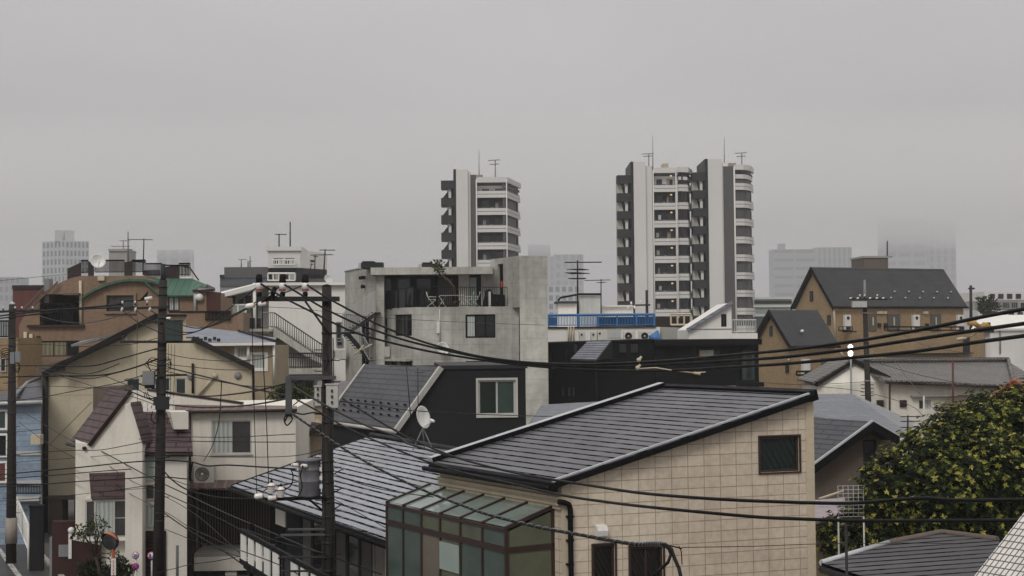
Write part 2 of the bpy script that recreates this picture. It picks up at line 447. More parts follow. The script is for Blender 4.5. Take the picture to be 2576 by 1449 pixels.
glass('tower_glass', '#161617', .2)
glass('teal_glass', '#394944', .12, .5)
glass('curtain_glass', '#888888', .09, .5, '#b7bcb6', .16)
glass('screen_glass', '#3c3b3a', .45, .3)
glass('lit_curtain', '#888888', .1, .5, '#8c866f', .3)
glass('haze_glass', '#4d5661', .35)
def frosted(name, a, b):
    t = NT(name); p = t.obj(); n = t.noise(p, 1.1, 5); n2 = t.noise(p, 30, 2)
    c = t.ramp(n, [(.3, lin(a)), (.7, lin(b))]); c = t.mix(.1, c, t.ramp(n2, [(.3, (.3,) * 3), (.7, (.7,) * 3)]), 'OVERLAY')
    M[name] = t.fin(c, .17, .5)
frosted('frost_green', '#404e49', '#525e58'); frosted('frost_olive', '#4f5447', '#636553')
frosted('frost_brown', '#5f594f', '#6f675c'); frosted('frost_pale', '#86958d', '#97a49c')
glass('poly_roof', '#78847d', .12, .9)  # base colour lightened to stand for sky reflected on the sunroom roof
# asphalt, pavement
t = NT('asphalt'); p = t.obj(); n = t.noise(p, .8, 6); n2 = t.noise(p, 40, 3)
c = t.mix(.5, t.ramp(n, [(.3, (.035, .035, .037)), (.7, (.07, .069, .068))]), t.ramp(n2, [(.3, (.2,) * 3), (.7, (.8,) * 3)]), 'OVERLAY')
t.bump(n2, .2, .01); M['asphalt'] = t.fin(c, .45, .5)
t = NT('ground'); p = t.obj(); n = t.noise(p, .12, 7); n2 = t.noise(p, 3, 5)
c = t.mix(.5, t.ramp(n, [(.3, (.06, .057, .052)), (.7, (.13, .125, .115))]), t.ramp(n2, [(.3, (.25,) * 3), (.7, (.75,) * 3)]), 'OVERLAY')
M['ground'] = t.fin(c, .8, .3)
t = NT('worn_line'); p = t.obj(); n = t.noise(p, 7, 5, .7)
M['worn_line'] = t.fin(t.ramp(n, [(.42, (.07, .07, .07)), (.52, (.5, .49, .47))]), .6, .4)
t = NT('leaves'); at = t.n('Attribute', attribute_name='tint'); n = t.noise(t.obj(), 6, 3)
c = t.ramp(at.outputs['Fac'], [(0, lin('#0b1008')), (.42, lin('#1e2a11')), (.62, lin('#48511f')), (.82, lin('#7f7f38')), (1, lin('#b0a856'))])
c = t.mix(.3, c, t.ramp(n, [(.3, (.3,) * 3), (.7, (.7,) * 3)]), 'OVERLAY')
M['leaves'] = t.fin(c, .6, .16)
t.b.inputs['Subsurface Weight'].default_value = 0
t = NT('lamp_glow'); t.b.inputs['Emission Color'].default_value = (1, .95, .85, 1); t.b.inputs['Emission Strength'].default_value = 6
M['lamp_glow'] = t.fin((.9, .9, .85), .4)
t = NT('corridor_glow'); t.b.inputs['Emission Color'].default_value = (1, .62, .25, 1); t.b.inputs['Emission Strength'].default_value = 0.9
M['corridor_glow'] = t.fin((.9, .8, .6), .4)
t = NT('mirror'); M['mirror'] = t.fin((.18, .18, .18), .08, .5, 1.0)

# ---------------------------------------------------------------- ground
m = MB(); m.face((-1400, -60, 0), (1400, -60, 0), (1400, 2950, 0), (-1400, 2950, 0))
g = m.build('ground', 'ground'); g['kind'] = 'structure'
a0, a1 = G(-40, 1326), G(92, 1500); dr = (a1 - a0).normalized(); sd_ = V((dr.y, -dr.x, 0))
if sd_.x > 0: sd_ = -sd_
far, near = a0 - dr * 120, a1 + dr * 45
def strip(name, o0, o1, z, mat):
    q = [far + sd_ * o0, near + sd_ * o0, near + sd_ * o1, far + sd_ * o1]
    o = MB().face(*[V((p.x, p.y, z)) for p in q]).build(name, mat); o['kind'] = 'structure'; return o
strip('road', -1.15, 6.5, .004, 'asphalt')
strip('road_edge_line', -.02, .17, .008, 'worn_line')
mk = MB(); q = [far - sd_ * 1.15, near - sd_ * 1.15, near - sd_ * 1.33, far - sd_ * 1.33]
mk.prism([V((p.x, p.y, -.05)) for p in q], (0, 0, .17)); o = mk.build('kerb', 'pale_concrete'); o['kind'] = 'structure'

# ================================================================ cream tiled house, right foreground
FA = fpx(1412, 1212, 25.0, 19)                       # gable face
vdir = V((-math.sin(R(31)), math.cos(R(31)), 0))     # along the eave, away to the left
rt = thing('cream_house', 'cream block-tiled house with single-pitch dark slate roof and lean-to sunroom', 'house', (FA.O.x, FA.O.y, 0))
e0, e1 = FA.off(.16).at(1399, 1209), FA.off(.16).at(2049, 988)
A0 = FA.off(.16).w(e0[0], 0, e0[1]); B0 = FA.off(.16).w(e1[0], 0, e1[1])
SV = Fr(A0, 90 + 31)
d_ = ray(1080, 1178); nn = V((vdir.y, -vdir.x, 0)); tt = (A0 - CAM).dot(nn) / d_.dot(nn); LEN = (CAM + d_ * tt - A0).dot(vdir)
D0 = A0 + vdir * LEN; C0 = B0 + vdir * LEN
roof = roof_pts(rt, [A0, B0, C0, D0], .10, 'slate_roof')
sl = (B0 - A0).normalized(); nz = (B0 - A0).cross(D0 - A0).normalized(); nz = nz if nz.z > 0 else -nz
def beam(m, a, b, dirs):                             # box beam along a->b, cross-section spanned by two vectors
    a, b = V(a), V(b); x, y = dirs; return m.prism([a, a + x, a + x + y, a + y], b - a)
ou = FA.n * .05; vv = V((0, 0, 1))
m = MB(); beam(m, A0 + nz * .03 - sl * .05, B0 + nz * .03, (FA.n * .06 - vdir * -.10, nz * -.05)); m.build('verge_cap', 'verge_metal', roof)
m = MB(); beam(m, A0 - nz * .022 - sl * .05, B0 - nz * .022, (FA.n * .045, nz * -.10)); m.build('bargeboard', 'black_metal', roof)
m = MB(); beam(m, D0 + nz * .09 - vdir * .16, C0 + nz * .09 - vdir * .16, (vdir * .2, nz * -.10)); m.build('verge_cap', 'verge_metal', roof)
m = MB(); beam(m, D0 + nz * .0 - vdir * .2, C0 + nz * .0 - vdir * .2, (vdir * .04, nz * .09)); m.build('bargeboard', 'black_metal', roof)
m = MB(); beam(m, B0 + nz * .05 - sl * .1, C0 + nz * .05 - sl * .1, (sl * .16, nz * -.2)); m.build('ridge_cap', 'black_metal', roof)
m = MB(); gp = [A0 - sl * .12 - vv * .10, D0 - sl * .12 - vv * .10]
m.tube(gp, .05, 8); beam(m, A0 - sl * .02 - vv * .06, D0 - sl * .02 - vv * .06, (sl * .05, vv * -.14)); m.build('gutter', 'black_metal', rt)
# body: gable outline pushed back along the eave direction
q1 = FA.at(2051, 1010)[0] - .06; zt = lambda q: A0.z + (B0.z - A0.z) * (q - e0[0]) / (e1[0] - e0[0]) - .11
pts = [(0.02, 0), (0.02, zt(.02)), (q1, zt(q1)), (q1, 0)]
wr = [FA.rect(1911, 1098, 2010, 1187), FA.rect(1492, 1370, 1547, 1500), FA.rect(1585, 1374, 1668, 1505)]
body(rt, FA, pts, 0, 'cream_block', wr, .1, vec=vdir * (LEN - .2), raw=True)
MB().box(FA, q1 - .16, q1 + .012, -.01, .014, 0, zt(q1 - .2)).build('corner_trim', 'cream_trim', rt); MB().box(FA, .0, .17, -.01, .014, 0, zt(.1) - .1).build('corner_trim', 'cream_trim', rt)
for i, r in enumerate(wr):
    fo = win(rt, FA, r, 'brown_alu', 'dark_glass' if i else 'green_glass', 1 if i != 2 else 2, hd=.10, fw=.045)
    m = MB(); q0, q1_, z0, z1 = r; n = 6 if i == 0 else 4
    for k in range(-3, n + 1):                        # slanted grille
        a = q0 + .04 + (q1_ - q0 - .08) * k / n; lo = max(a, q0 + .04); dx = (z1 - z0) * .45
        p0, p1 = (a, z1 - .05), (a + dx, z0 + .05)
        def clip(p0, p1, lo, hi):
            (x0, y0), (x1, y1) = p0, p1
            if x1 <= lo or x0 >= hi: return None
            if x0 < lo: y0 += (y1 - y0) * (lo - x0) / (x1 - x0); x0 = lo
            if x1 > hi: y1 = y0 + (y1 - y0) * (hi - x0) / (x1 - x0); x1 = hi
            return (x0, y0), (x1, y1)
        cpt = clip(p0, p1, q0 + .05, q1_ - .05)
        if cpt: m.tube([FA.w(cpt[0][0], -.035, cpt[0][1]), FA.w(cpt[1][0], -.035, cpt[1][1])], .005, 4)
    m.build('grille', 'steel_dark', fo)
    m = MB(); m.box(FA, q0 - .03, q1_ + .03, -.02, .035, z1 + .002, z1 + .03); m.box(FA, q0 - .03, q1_ + .03, -.02, .03, z0 - .03, z0 - .002)
    m.box(FA, q0 - .03, q0 - .002, -.02, .03, z0, z1); m.box(FA, q1_ + .002, q1_ + .03, -.02, .03, z0, z1)
    m.build('casing', 'brown_alu', fo)
r = FA.rect(1496, 1319, 1522, 1346); m = MB(); q0, q1_, z0, z1 = r
m.prism([FA.w(q0, .0, z1), FA.w(q0, .12, z1 - .03), FA.w(q0, .15, z1 - .1), FA.w(q0, .13, z0), FA.w(q0, 0, z0)], FA.u * (q1_ - q0)); m.build('vent_hood', 'plastic_white', rt)
m = MB(); a = FA.off(.09)
pth = [a.px(1404, 1262), a.px(1424, 1266), a.px(1434, 1278), a.px(1435, 1330), a.px(1437, 1449)]; pth.append(V((pth[-1].x, pth[-1].y, .1)))
m.tube(smooth_path(pth[:4], 5) + pth[4:], .048, 9)
for y in (1300, 1360, 1420): q, z = a.at(1435, y); m.box(FA, q - .06, q + .06, .0, .12, z - .015, z + .015)
m.build('downpipe', 'black_metal', rt)
# cornice on the eave wall and the lean-to sunroom
SF = Fr(FA.O + FA.u * .02, 90 + 31); n_out = -SF.n if SF.n.x > 0 else SF.n
class Side(Fr):
    def __init__(s, O, u, n): s.O = V((O[0], O[1], 0)); s.u = u; s.n = n; s.a = 0
    def off(s, t): return Side(s.O + s.n * t, s.u, s.n)
SF = Side(FA.O + FA.u * .02, vdir, V((-math.cos(R(31)), -math.sin(R(31)), 0)))
zb = SF.at(1410, 1281)[1]
m = MB(); LL = LEN - .25
for k, (h, o_) in enumerate([(.0, .05), (.07, .09), (.12, .06), (.17, .10), (.23, .04)]): m.box(SF, .0, LL, .0, o_, zb + h, zb + h + .055)
m.build('cornice', 'cream_trim', rt)
WID = .98; SO = SF.off(WID)
fz = SO.at(1272, 1334)[1]; q_start = SO.at(1274, 1400)[0]; q_end = SO.at(974, 1330)[0]
wz = zb - .02
sr = MB(); posts = [SO.at(x, 1360)[0] for x in (1274, 1215, 1160, 1109, 1062, 1016, 975)]
midz = SO.at(1268, 1383)[1]
for q in posts: sr.box(SO, q - .028, q + .028, -.03, .03, 0, fz)
sr.box(SO, posts[0], posts[-1], -.034, .034, fz - .03, fz + .03); sr.box(SO, posts[0], posts[-1], -.036, .036, midz - .05, midz + .05)
def slope(q, t, dz=0): return SF.w(q, t, wz + (fz - wz) * t / WID + dz)
for q in posts: beam(sr, slope(q - .025, 0, .02), slope(q - .025, WID + .03, .02), (SF.u * .05, vv * .06))
for q in (posts[0], posts[-1]):
    beam(sr, SF.w(q - .02, 0, midz - .05), SF.w(q - .02, WID, midz - .05), (SF.u * .045, vv * .10))
    beam(sr, SF.w(q - .02, .0, 0), SF.w(q - .02, .0, wz), (SF.u * .05, SF.n * .06))
sunroom = sr.build('sunroom', 'brown_alu', rt)
pm = ['frost_green', 'frost_green', 'frost_pale', 'frost_brown', 'frost_green', 'frost_green']
for i in range(6):
    a, b = posts[i] + .03, posts[i + 1] - .03
    MB().box(SO, a, b, -.008, .008, midz + .055, fz - .035).build('glass_panel', 'frost_green' if i in (0, 4, 5) else 'frost_olive', sunroom)
    MB().box(SO, a, b, -.008, .008, .05, midz - .055).build('glass_panel', pm[i] if i != 2 else 'frost_olive', sunroom)
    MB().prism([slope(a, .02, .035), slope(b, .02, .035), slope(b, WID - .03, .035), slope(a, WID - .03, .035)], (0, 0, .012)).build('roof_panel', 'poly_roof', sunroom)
r0 = SO.at(1135, 1367); r1 = SO.at(1135, 1437)
MB().box(SO, posts[3] - .0, posts[2] + .03, .02, .035, r1[1], r0[1]).build('sunshade', 'frost_pale', sunroom)
qe = posts[0]
MB().prism([SF.w(qe, .06, .05), SF.w(qe, WID - .03, .05), SF.w(qe, WID - .03, midz - .05), SF.w(qe, .06, midz - .05)], SF.u * .012).build('glass_panel', 'frost_olive', sunroom)
MB().prism([SF.w(qe, .06, midz + .05), SF.w(qe, WID - .03, midz + .05), SF.w(qe, WID - .03, fz - .03), SF.w(qe, .06, wz - .04)], SF.u * .012).build('glass_panel', 'frost_olive', sunroom)

# ================================================================ black house with ribbed grey roof, bottom centre
v2 = V((-math.sin(R(26)), math.cos(R(26)), 0)); u2 = V((math.cos(R(26)), math.sin(R(26)), 0))
E1 = P(975, 1360, 32.0); z_e = E1.z
d_ = ray(584, 1221); nn = V((v2.y, -v2.x, 0)); tt = (E1 - CAM).dot(nn) / d_.dot(nn); E0 = CAM + d_ * tt; E0.z = E0.z
rb = thing('black_timber_house', 'low black-walled house under wet ribbed grey metal roof with white balcony slats', 'house', (E1.x, E1.y, 0))
gf = Fr(E0, 26); rr = gf.at(933, 1096); R0 = gf.w(rr[0], 0, rr[1]); LN = (E0 - E1).length
R1 = R0 - (E0 - E1).normalized() * (LN + 1.0); E1b = E1 - (E0 - E1).normalized() * 0.35
edir = (E0 - E1).normalized()
roof = roof_pts(rb, [E0, E1b, R1, R0], .12, 'black_house_roof')
nzr = (E1b - E0).cross(R0 - E0).normalized(); nzr = nzr if nzr.z > 0 else -nzr
bk = R0 + u2 * rr[0] * .8 - vv * (R0.z - E0.z) * .8
MB().slab([R0, R1, R1 + (bk - R0), bk], .12).build('rear_slope', 'black_house_roof', roof)
m = MB(); beam(m, E0 - vv * .13 - u2 * .05, E1b - vv * .13 - u2 * .05, (u2 * .05, vv * .12)); m.tube([E0 - u2 * .1 - vv * .1, E1b - u2 * .1 - vv * .1], .06, 6); m.build('gutter', 'black_metal', rb)
m = MB(); m.tube([R0 + vv * .04, R1 + vv * .04], .07, 6); m.build('ridge_cap', 'steel_dark', roof)
m = MB(); beam(m, E0 - v2 * -.02 + nzr * .02, R0 + nzr * .02, (v2 * .06, nzr * -.2)); m.build('bargeboard', 'black_metal', roof)
BF = Side(E1 + u2 * .75, v2, -u2); lnw = LN + .1
wallpts = [BF.w(-.2, 0, 0), BF.w(-.2, 0, z_e - .2), BF.w(lnw * .66, 0, E0.z * .66 + z_e * .34 - .2), BF.w(lnw * .66, 0, 0)]
MB().prism(wallpts, u2 * 5).build('wall', 'black_wall', rb)
MB().prism([BF.w(lnw * .66, -.9, 0), BF.w(lnw * .66, -.9, E0.z - .2), BF.w(lnw - .3, -.9, E0.z - .2), BF.w(lnw - .3, -.9, 0)], u2 * 4).build('rear_wall', 'charcoal_wall', rb)
for i in range(9):                                    # tall glazed doors along the eave wall
    a = .05 + i * (lnw * .64) / 9; b = a + (lnw * .64) / 9 - .07
    zt_ = z_e - .32 - .002 * i
    f_ = MB().box(BF, a, a + .05, .0, .05, .3, zt_).box(BF, b - .03, b, .0, .05, .3, zt_).box(BF, a + .05, b - .03, .0, .045, zt_ - .06, zt_).box(BF, a + .05, b - .03, .0, .045, z_e - 2.0, z_e - 1.92).build('window', 'alu' if i in (2, 6) else 'steel_dark', rb)
    MB().box(BF, a + .05, b - .03, .005, .02, .32, zt_ - .06).build('pane', ['dark_glass', 'dark_glass', 'frost_brown', 'screen_glass', 'dark_glass', 'screen_glass', 'lit_curtain', 'dark_glass', 'screen_glass'][i], f_)
# balcony: posts, rail, white slats
bz1 = P(607, 1341, 36.0); bn = G(784, 1440, bz1.z); bdir = (bn - bz1).normalized(); bl = (bn - bz1).length + 2.2
BB = Side(bz1, bdir, V((bdir.y, -bdir.x, 0)) if bdir.x < 0 else V((-abs(bdir.y), -abs(bdir.x), 0)))
BB.n = V((bdir.y, -bdir.x, 0)); BB.n = BB.n if BB.n.x < 0 else -BB.n
zrail = bz1.z; zlow = G(607, 1406, 0) and BB.at(608, 1405)[1]
m = MB(); m.box(BB, -.1, bl, -.05, .03, zrail + .005, zrail + .11); m.box(BB, -.1, bl, -.05, .03, zlow - .11, zlow - .01)
m.box(BB, -.05, bl, -1.3, -.06, zlow - .25, zlow - .13)
for i in range(14): m.box(BB, i * (bl - 2.2) / 8.0 - .12, i * (bl - 2.2) / 8.0 - .03, -.06, -.03, zlow - .01, zrail + .005)
bal = m.build('balcony', 'black_metal', rb)
for x in (617, 684):
    q = BB.at(x, 1300)[0]; MB().box(BB, q - .05, q + .05, -.2, -.09, 0, E0.z - .1).build('balcony_post', 'black_metal', rb)
for i in range(14):
    sp_ = (bl - 2.2) / 8.0; q = i * sp_; wd = sp_ * .62
    if i in (5,): continue
    MB().box(BB, q, q + wd, -.015, .02, zlow + .0, zrail - .01).build('slat_panel', 'white_paint', bal)
kq = BF.off(.1); q0 = kq.at(720, 1300)[0]; q1_ = kq.at(696, 1300)[0]
MB().box(kq, min(q0, q1_), max(q0, q1_), 0, .04, kq.at(708, 1322)[1], kq.at(708, 1280)[1]).build('plaster_panel', 'white_stucco', rb)
E_ = P(972, 1358, 31.8); m = MB(); beam(m, E1b - vv * .45, E1b + sl * .6 - vv * .35, (v2 * .3, vv * .3)); m.build('eave_end', 'grey_metal', rb)

# ================================================================ charcoal house with the dish
FC = fpx(1002, 1072, 46.0, 5); rc = thing('charcoal_house', 'charcoal stuccoed house with steep dark slate slope and pale-framed window', 'house', (FC.O.x, FC.O.y, 0))
wc = FC.rect(1203, 956, 1297, 1044)
body(rc, FC, [(1000, 1074), (1108, 928), (1322, 925)], 0, 'charcoal_wall', [wc], .1, vec=V((-math.sin(R(28)), math.cos(R(28)), 0)) * 6.6)
fo = win(rc, FC, wc, 'alu', ['green_glass', 'teal_glass'], 2, hd=.1, fw=.06)
m = MB(); q0, q1_, z0, z1 = wc
for bx in ((q0 - .07, q1_ + .07, z1, z1 + .07), (q0 - .07, q1_ + .07, z0 - .08, z0), (q0 - .07, q0, z0, z1), (q1_, q1_ + .07, z0, z1)): m.box(FC, bx[0], bx[1], -.03, .06, bx[2], bx[3])
m.build('casing', 'alu', fo)
A1 = FC.off(.12).px(1003, 1074); B1 = FC.off(.12).px(1110, 925); v3 = V((-math.sin(R(28)), math.cos(R(28)), 0)); L3 = 6.4
sl1 = (B1 - A1).normalized(); A1 = A1 - sl1 * .12
n1_ = (B1 - A1).cross(v3).normalized(); n1_ = n1_ if n1_.z > 0 else -n1_
roof = roof_pts(rc, [A1 + n1_ * .06, B1 + n1_ * .06, B1 + v3 * L3 + n1_ * .06, A1 + v3 * L3 + n1_ * .06], .1, 'charcoal_slate')
for k in (0, 1):
    m = MB(); beam(m, A1 + v3 * (L3 * k) - v3 * .07 + n1_ * .09, B1 + v3 * (L3 * k) - v3 * .07 + n1_ * .09, (v3 * .13, n1_ * -.16)); m.build('verge_cap', 'alu', roof)
for r_ in range(3):
    m = MB()
    for i in range(9):
        p = A1 + sl1 * (.45 + .22 * r_) + v3 * (.45 + i * .68 + (.3 if r_ % 2 else 0)) + n1_ * .06
        m.prism([p, p + v3 * .1, p + v3 * .1 + n1_ * .06, p + n1_ * .06], sl1 * .05)
    m.build('snow_guards', 'black_metal', roof)
m = MB(); m.tube([A1 - sl1 * .06, A1 - sl1 * .06 + v3 * L3], .07, 6); m.build('gutter', 'alu', rc)
tp = FC.at(1322, 925); m = MB(); m.box(FC, FC.at(1108, 928)[0], tp[0] + .06, -6.4, .06, tp[1] - .02, tp[1] + .10); m.build('flat_roof', 'steel_dark', rc)
m = MB(); w_ = Side(A1 + FC.u * .35, v3, V((-v3.y, v3.x, 0)))
m.prism([w_.w(0, 0, 0), w_.w(0, 0, A1.z - .15), w_.w(L3, 0, A1.z - .15), w_.w(L3, 0, 0)], FC.u * .1); m.build('side_wall', 'black_wall', rc)
m = MB()
for q in (1.2, 3.6): m.tube([w_.w(q, .06, 0), w_.w(q, .06, A1.z - .1)], .04, 6)
m.build('downpipe', 'steel_dark', rc)
# dish on tripod: stands on the black house's ridge
def dish(label, c, rad, dirv, mat='plastic_white', feed=True, mast=None, group='satellite dishes'):
    c = V(c); dirv = V(dirv).normalized(); t_ = thing('satellite_dish', label, 'dish', (c.x, c.y, c.z - rad * 1.5), group)
    prof = [(0.0, .01)] + [(rad * .22 * (i / 8) ** 2, rad * i / 8) for i in range(1, 9)] + [(rad * .22 - .012, rad * .985), (-.02, .02)]
    MB().lathe(c - dirv * rad * .1, dirv, prof, 22).build('reflector', mat, t_)
    if feed:
        f0 = c - V((0, 0, rad * .9)); f1 = c + dirv * rad * 1.15 - V((0, 0, rad * .55))
        m = MB().tube([f0, f1], .018 if rad > .3 else .02, 5); a_ = m.build('feed_arm', 'pale_metal', t_)
        MB().lathe(f1 - dirv * .02, (c - f1), [(-.05, .03), (.0, .045), (.08, .05), (.1, .03)], 8).build('feed_horn', mat, a_)
    if mast: MB().tube(mast, .022, 6).build('mast', 'grey_metal', t_)
    return t_
cD = P(1063, 1050, 40.0)
dd = dish('white oval satellite dish on a tripod in front of charcoal wall', cD, .33, V((.95, -.55, .28)), mast=[cD - V((0, -.08, .05)), cD + V((0, .08, -.55))])
m = MB()
for dx, dy in ((-.28, -.1), (.3, -.15), (.02, .35)): m.tube([cD + V((0, .08, -.3)), cD + V((dx, dy + .08, -.92))], .015, 5)
m.build('tripod', 'grey_metal', dd)
# short tv antenna on charcoal house roof edge
def antenna(label, base, top, arms, r=.02, group='rooftop antennas', mat='steel_dark', name='tv_antenna'):
    """mast with yagi booms: arms = [(height fraction, dx, dy, boom length, n elements, element length)]"""
    base, top = V(base), V(top); t_ = thing(name, label, 'antenna', base, group)
    MB().tube([base, top], [r * 1.2, r], 6).build('mast', mat, t_)
    for (h, ax, ay, bl, n, el) in arms:
        c = base.lerp(top, h); d = V((ax, ay, 0)).normalized(); s_ = V((-d.y, d.x, 0)); m = MB()
        m.tube([c - d * bl * .35, c + d * bl * .65], r * .7, 5)
        for i in range(n):
            p = c + d * bl * (-.33 + .97 * i / max(1, n - 1)); e_ = el * (1 - .4 * i / max(1, n))
            m.tube([p - s_ * e_ / 2, p + s_ * e_ / 2], r * .45, 4)
        m.build('yagi', mat, t_)
    return t_
antenna('thin tv antenna mast leaning beside charcoal slate roof, left of the white dish', P(1034, 1062, 41.5), P(1022, 915, 41.5), [(.96, -1, .3, .8, 6, .35)], .014)
antenna('bare thin rod standing behind the tripod dish', P(1052, 1050, 42), P(1051, 925, 42), [(.9, 1, .2, .3, 3, .2)], .012)
def vback(deg, L): return V((-math.sin(R(deg)), math.cos(R(deg)), 0)) * L
def ring(m, fr, r, w, t0, t1):
    q0, q1, z0, z1 = r
    for a, b, c, d in ((q0 - w, q1 + w, z1, z1 + w), (q0 - w, q1 + w, z0 - w, z0), (q0 - w, q0, z0, z1), (q1, q1 + w, z0, z1)): m.box(fr, a, b, t0, t1, c, d)
    return m
def ac_unit(label, fr, r, deep=.3, t0=.02, side=True, group='air conditioner units', legs=True):
    q0, q1, z0, z1 = r; t_ = thing('air_conditioner', label, 'air conditioner', fr.w((q0 + q1) / 2, t0, z0), group)
    MB().box(fr, q0, q1, t0, t0 + deep, z0, z1).build('casing', 'ac_white', t_)
    rad = min(z1 - z0, q1 - q0) * .40; c = fr.w(q0 + (q1 - q0) * .42, t0 + deep, (z0 + z1) / 2)
    g_ = MB().lathe(c, fr.n, [(-.01, rad), (.012, rad), (.016, rad * .93), (.004, rad * .9)], 20).build('fan', 'fan_dark', t_)
    m = MB().lathe(c, fr.n, [(.0, rad * .22), (.02, rad * .22)], 10)
    for k in range(4 if (fr.O - CAM).length < 70 else 0):
        rr_ = rad * (.35 + .18 * k); m.lathe(c, fr.n, [(.012, rr_), (.022, rr_), (.022, rr_ + .003), (.012, rr_ + .003)], 18)
    m.build('fan_guard', 'ac_white', t_)
    if legs:
        m = MB()
        for q in (q0 + .1, q1 - .14): m.box(fr, q, q + .05, t0 - .01, t0 + deep + .02, z0 - .08, z0 - .003)
        m.build('foot', 'pale_metal', t_)
    return t_

# ================================================================ white house with plum roofs (corner house)
FW = fpx(190, 1112, 49.0, 4)
rw = thing('white_corner_house', 'white stucco corner house with plum slate slopes, a fin wall and an awninged bay window', 'house', (FW.O.x, FW.O.y, 0))
tops = [(190, 1114), (222, 1116), (327, 984), (331, 1012), (361, 1112), (364, 1140)]
tops = [(190, 1114), (224, 1116), (326, 985), (363, 1010)]
vb = vback(17, 2.5)
body(rw, FW, tops, 0, 'white_stucco', vec=vb)
# steep plum slope to the left of the gable
A = FW.off(.1).px(221, 1119); B = FW.off(.1).px(327, 981); A2 = A + (P(185, 1107, 51.6) - P(221, 1119, 49)); 
vr = vback(30, 2.6)
rf = roof_pts(rw, [A, B, B + vr, A + vr], .10, 'purple_slate')
nr = (B - A).cross(vr).normalized(); nr = nr if nr.z > 0 else -nr
m = MB(); beam(m, A - vr.normalized() * .04 + nr * .02, B - vr.normalized() * .04 + nr * .02, (vr.normalized() * .06, nr * -.14)); m.build('bargeboard', 'dark_brown', rf)
m = MB(); m.tube([A - vv * .12 - FW.u * .1, A + vr - vv * .12 - FW.u * .1], .07, 6); m.build('gutter', 'dark_brown', rf)
# fin wall with a plum cap
Fn = FW.off(.9); m = MB()
pp = [Fn.px(329, 1014), Fn.px(357, 1114), Fn.px(366, 1114), Fn.px(366, 1060), Fn.px(345, 1012)]
pp = [Fn.at(330, 1012), Fn.at(358, 1113)]
m.prism([Fn.w(pp[0][0], -1.2, pp[0][1] - .3), Fn.w(pp[0][0], 0, pp[0][1] - .05), Fn.w(pp[1][0], 0, pp[1][1] - .05), Fn.w(pp[1][0], 0, 0), Fn.w(pp[0][0] - 2.02, 0, 0), Fn.w(pp[0][0] - 2.02, 0, pp[1][1] - .05)], (0, .001, 0))
fin = MB()
fin.prism([Fn.w(pp[0][0] - .2, 0, 0), Fn.w(pp[0][0] - .2, 0, pp[0][1] - .06), Fn.w(pp[0][0], 0, pp[0][1] - .06), Fn.w(pp[1][0], 0, pp[1][1] - .06), Fn.w(pp[1][0], 0, 0)], FW.n * -.9)
fo = fin.build('fin_wall', 'white_stucco', rw)
m = MB(); beam(m, Fn.w(pp[0][0] - .02, .03, pp[0][1]), Fn.w(pp[1][0] + .02, .03, pp[1][1]), (FW.n * -1.0 + FW.u * .18, vv * -.055)); m.build('fin_cap', 'purple_slate', fo)
# lower front wall block right of the fin, with set-back lower storey
FL = FW.off(.25)
MB().prism([FL.px(364, 1140) * 1 - vv * 0, FL.px(470, 1140), V((*FL.px(470, 1140).xy, 0)), V((*FL.px(364, 1140).xy, 0))], vback(18, 3)).build('wall', 'white_stucco', rw)
a, b, c, d = FL.off(.25).px(366, 1137), FL.off(.25).px(485, 1137), FW.off(-1.3).px(474, 1036), FW.off(-1.3).px(343, 1036)
rf2 = roof_pts(rw, [a, b, c, d], .1, 'purple_slate')
m = MB(); m.tube([a - vv * .1, b - vv * .1], .06, 6); m.build('gutter', 'dark_brown', rf2)
k = FL.off(-.35); q0, z0 = k.at(438, 1080); q1_, z1 = k.at(474, 1036)
MB().prism([k.w(q0, 0, z0), k.w(q1_, 0, z0), k.w(q1_, 0, z1), k.w(q0 - .12, 0, z1)], vback(20, 1.2)).build('dormer_wall', 'white_stucco', rw)
# windows of the right block
for (x0, y0, x1, y1, pmn) in ((366, 1143, 391, 1208, 'frost_pale'), (366, 1218, 391, 1257, 'screen_glass'), (366, 1267, 391, 1325, 'curtain_glass')):
    win(rw, FL, FL.rect(x0, y0, x1, y1), 'alu', pmn, 1, hd=.02, fw=.04, proud=.03)
r = FL.rect(366, 1336, 418, 1452); m = MB(); n_ = 22
for i in range(n_):
    z = r[2] + (r[3] - r[2]) * i / n_; m.prism([FL.w(r[0], .02, z), FL.w(r[0], .10, z + .02), FL.w(r[0], .10, z + .05), FL.w(r[0], .02, z + .09)], FL.u * (r[1] - r[0]))
m.build('louvre_screen', 'dark_brown', rw)
# awning and bay window
k = FW.off(.02); aw = [FW.off(.04).px(224, 1190), FW.off(.04).px(325, 1187), FW.off(.55).px(334, 1253), FW.off(.55).px(229, 1255)]
awn = roof_pts(rw, aw, .06, 'brown_slate', 'awning')
m = MB()
for i, j in ((0, 3), (1, 2)): m.prism([aw[i] - vv * .06, aw[j] - vv * .06, V((aw[i].x, aw[i].y, aw[j].z - .06))], FW.u * .03)
m.build('awning_cheek', 'white_stucco', awn)
kb = FW.off(.45); rb_ = kb.rect(214, 1257, 327, 1352)
q0, q1_, z0, z1 = rb_; m = MB()
m.box(kb, q0, q1_ + .02, -.48, .0, z0 - .12, z0); bay = m.build('bay_window', 'white_stucco', rw); MB().box(kb, q0, q1_, -.48, -.0, z1, z1 + .06).build('head_board', 'white_stucco', bay)
m = MB()
ww = q1_ - q0; f1_, f2_, f3_ = q0 + ww * .2, q0 + ww * .62, q0 + ww * .95
for q, w_ in ((q0, .06), (f1_, .07), (f2_, .07), (f3_, .06)): m.box(kb, q, q + w_, -.06, .012, z0 + .002, z1 - .002)
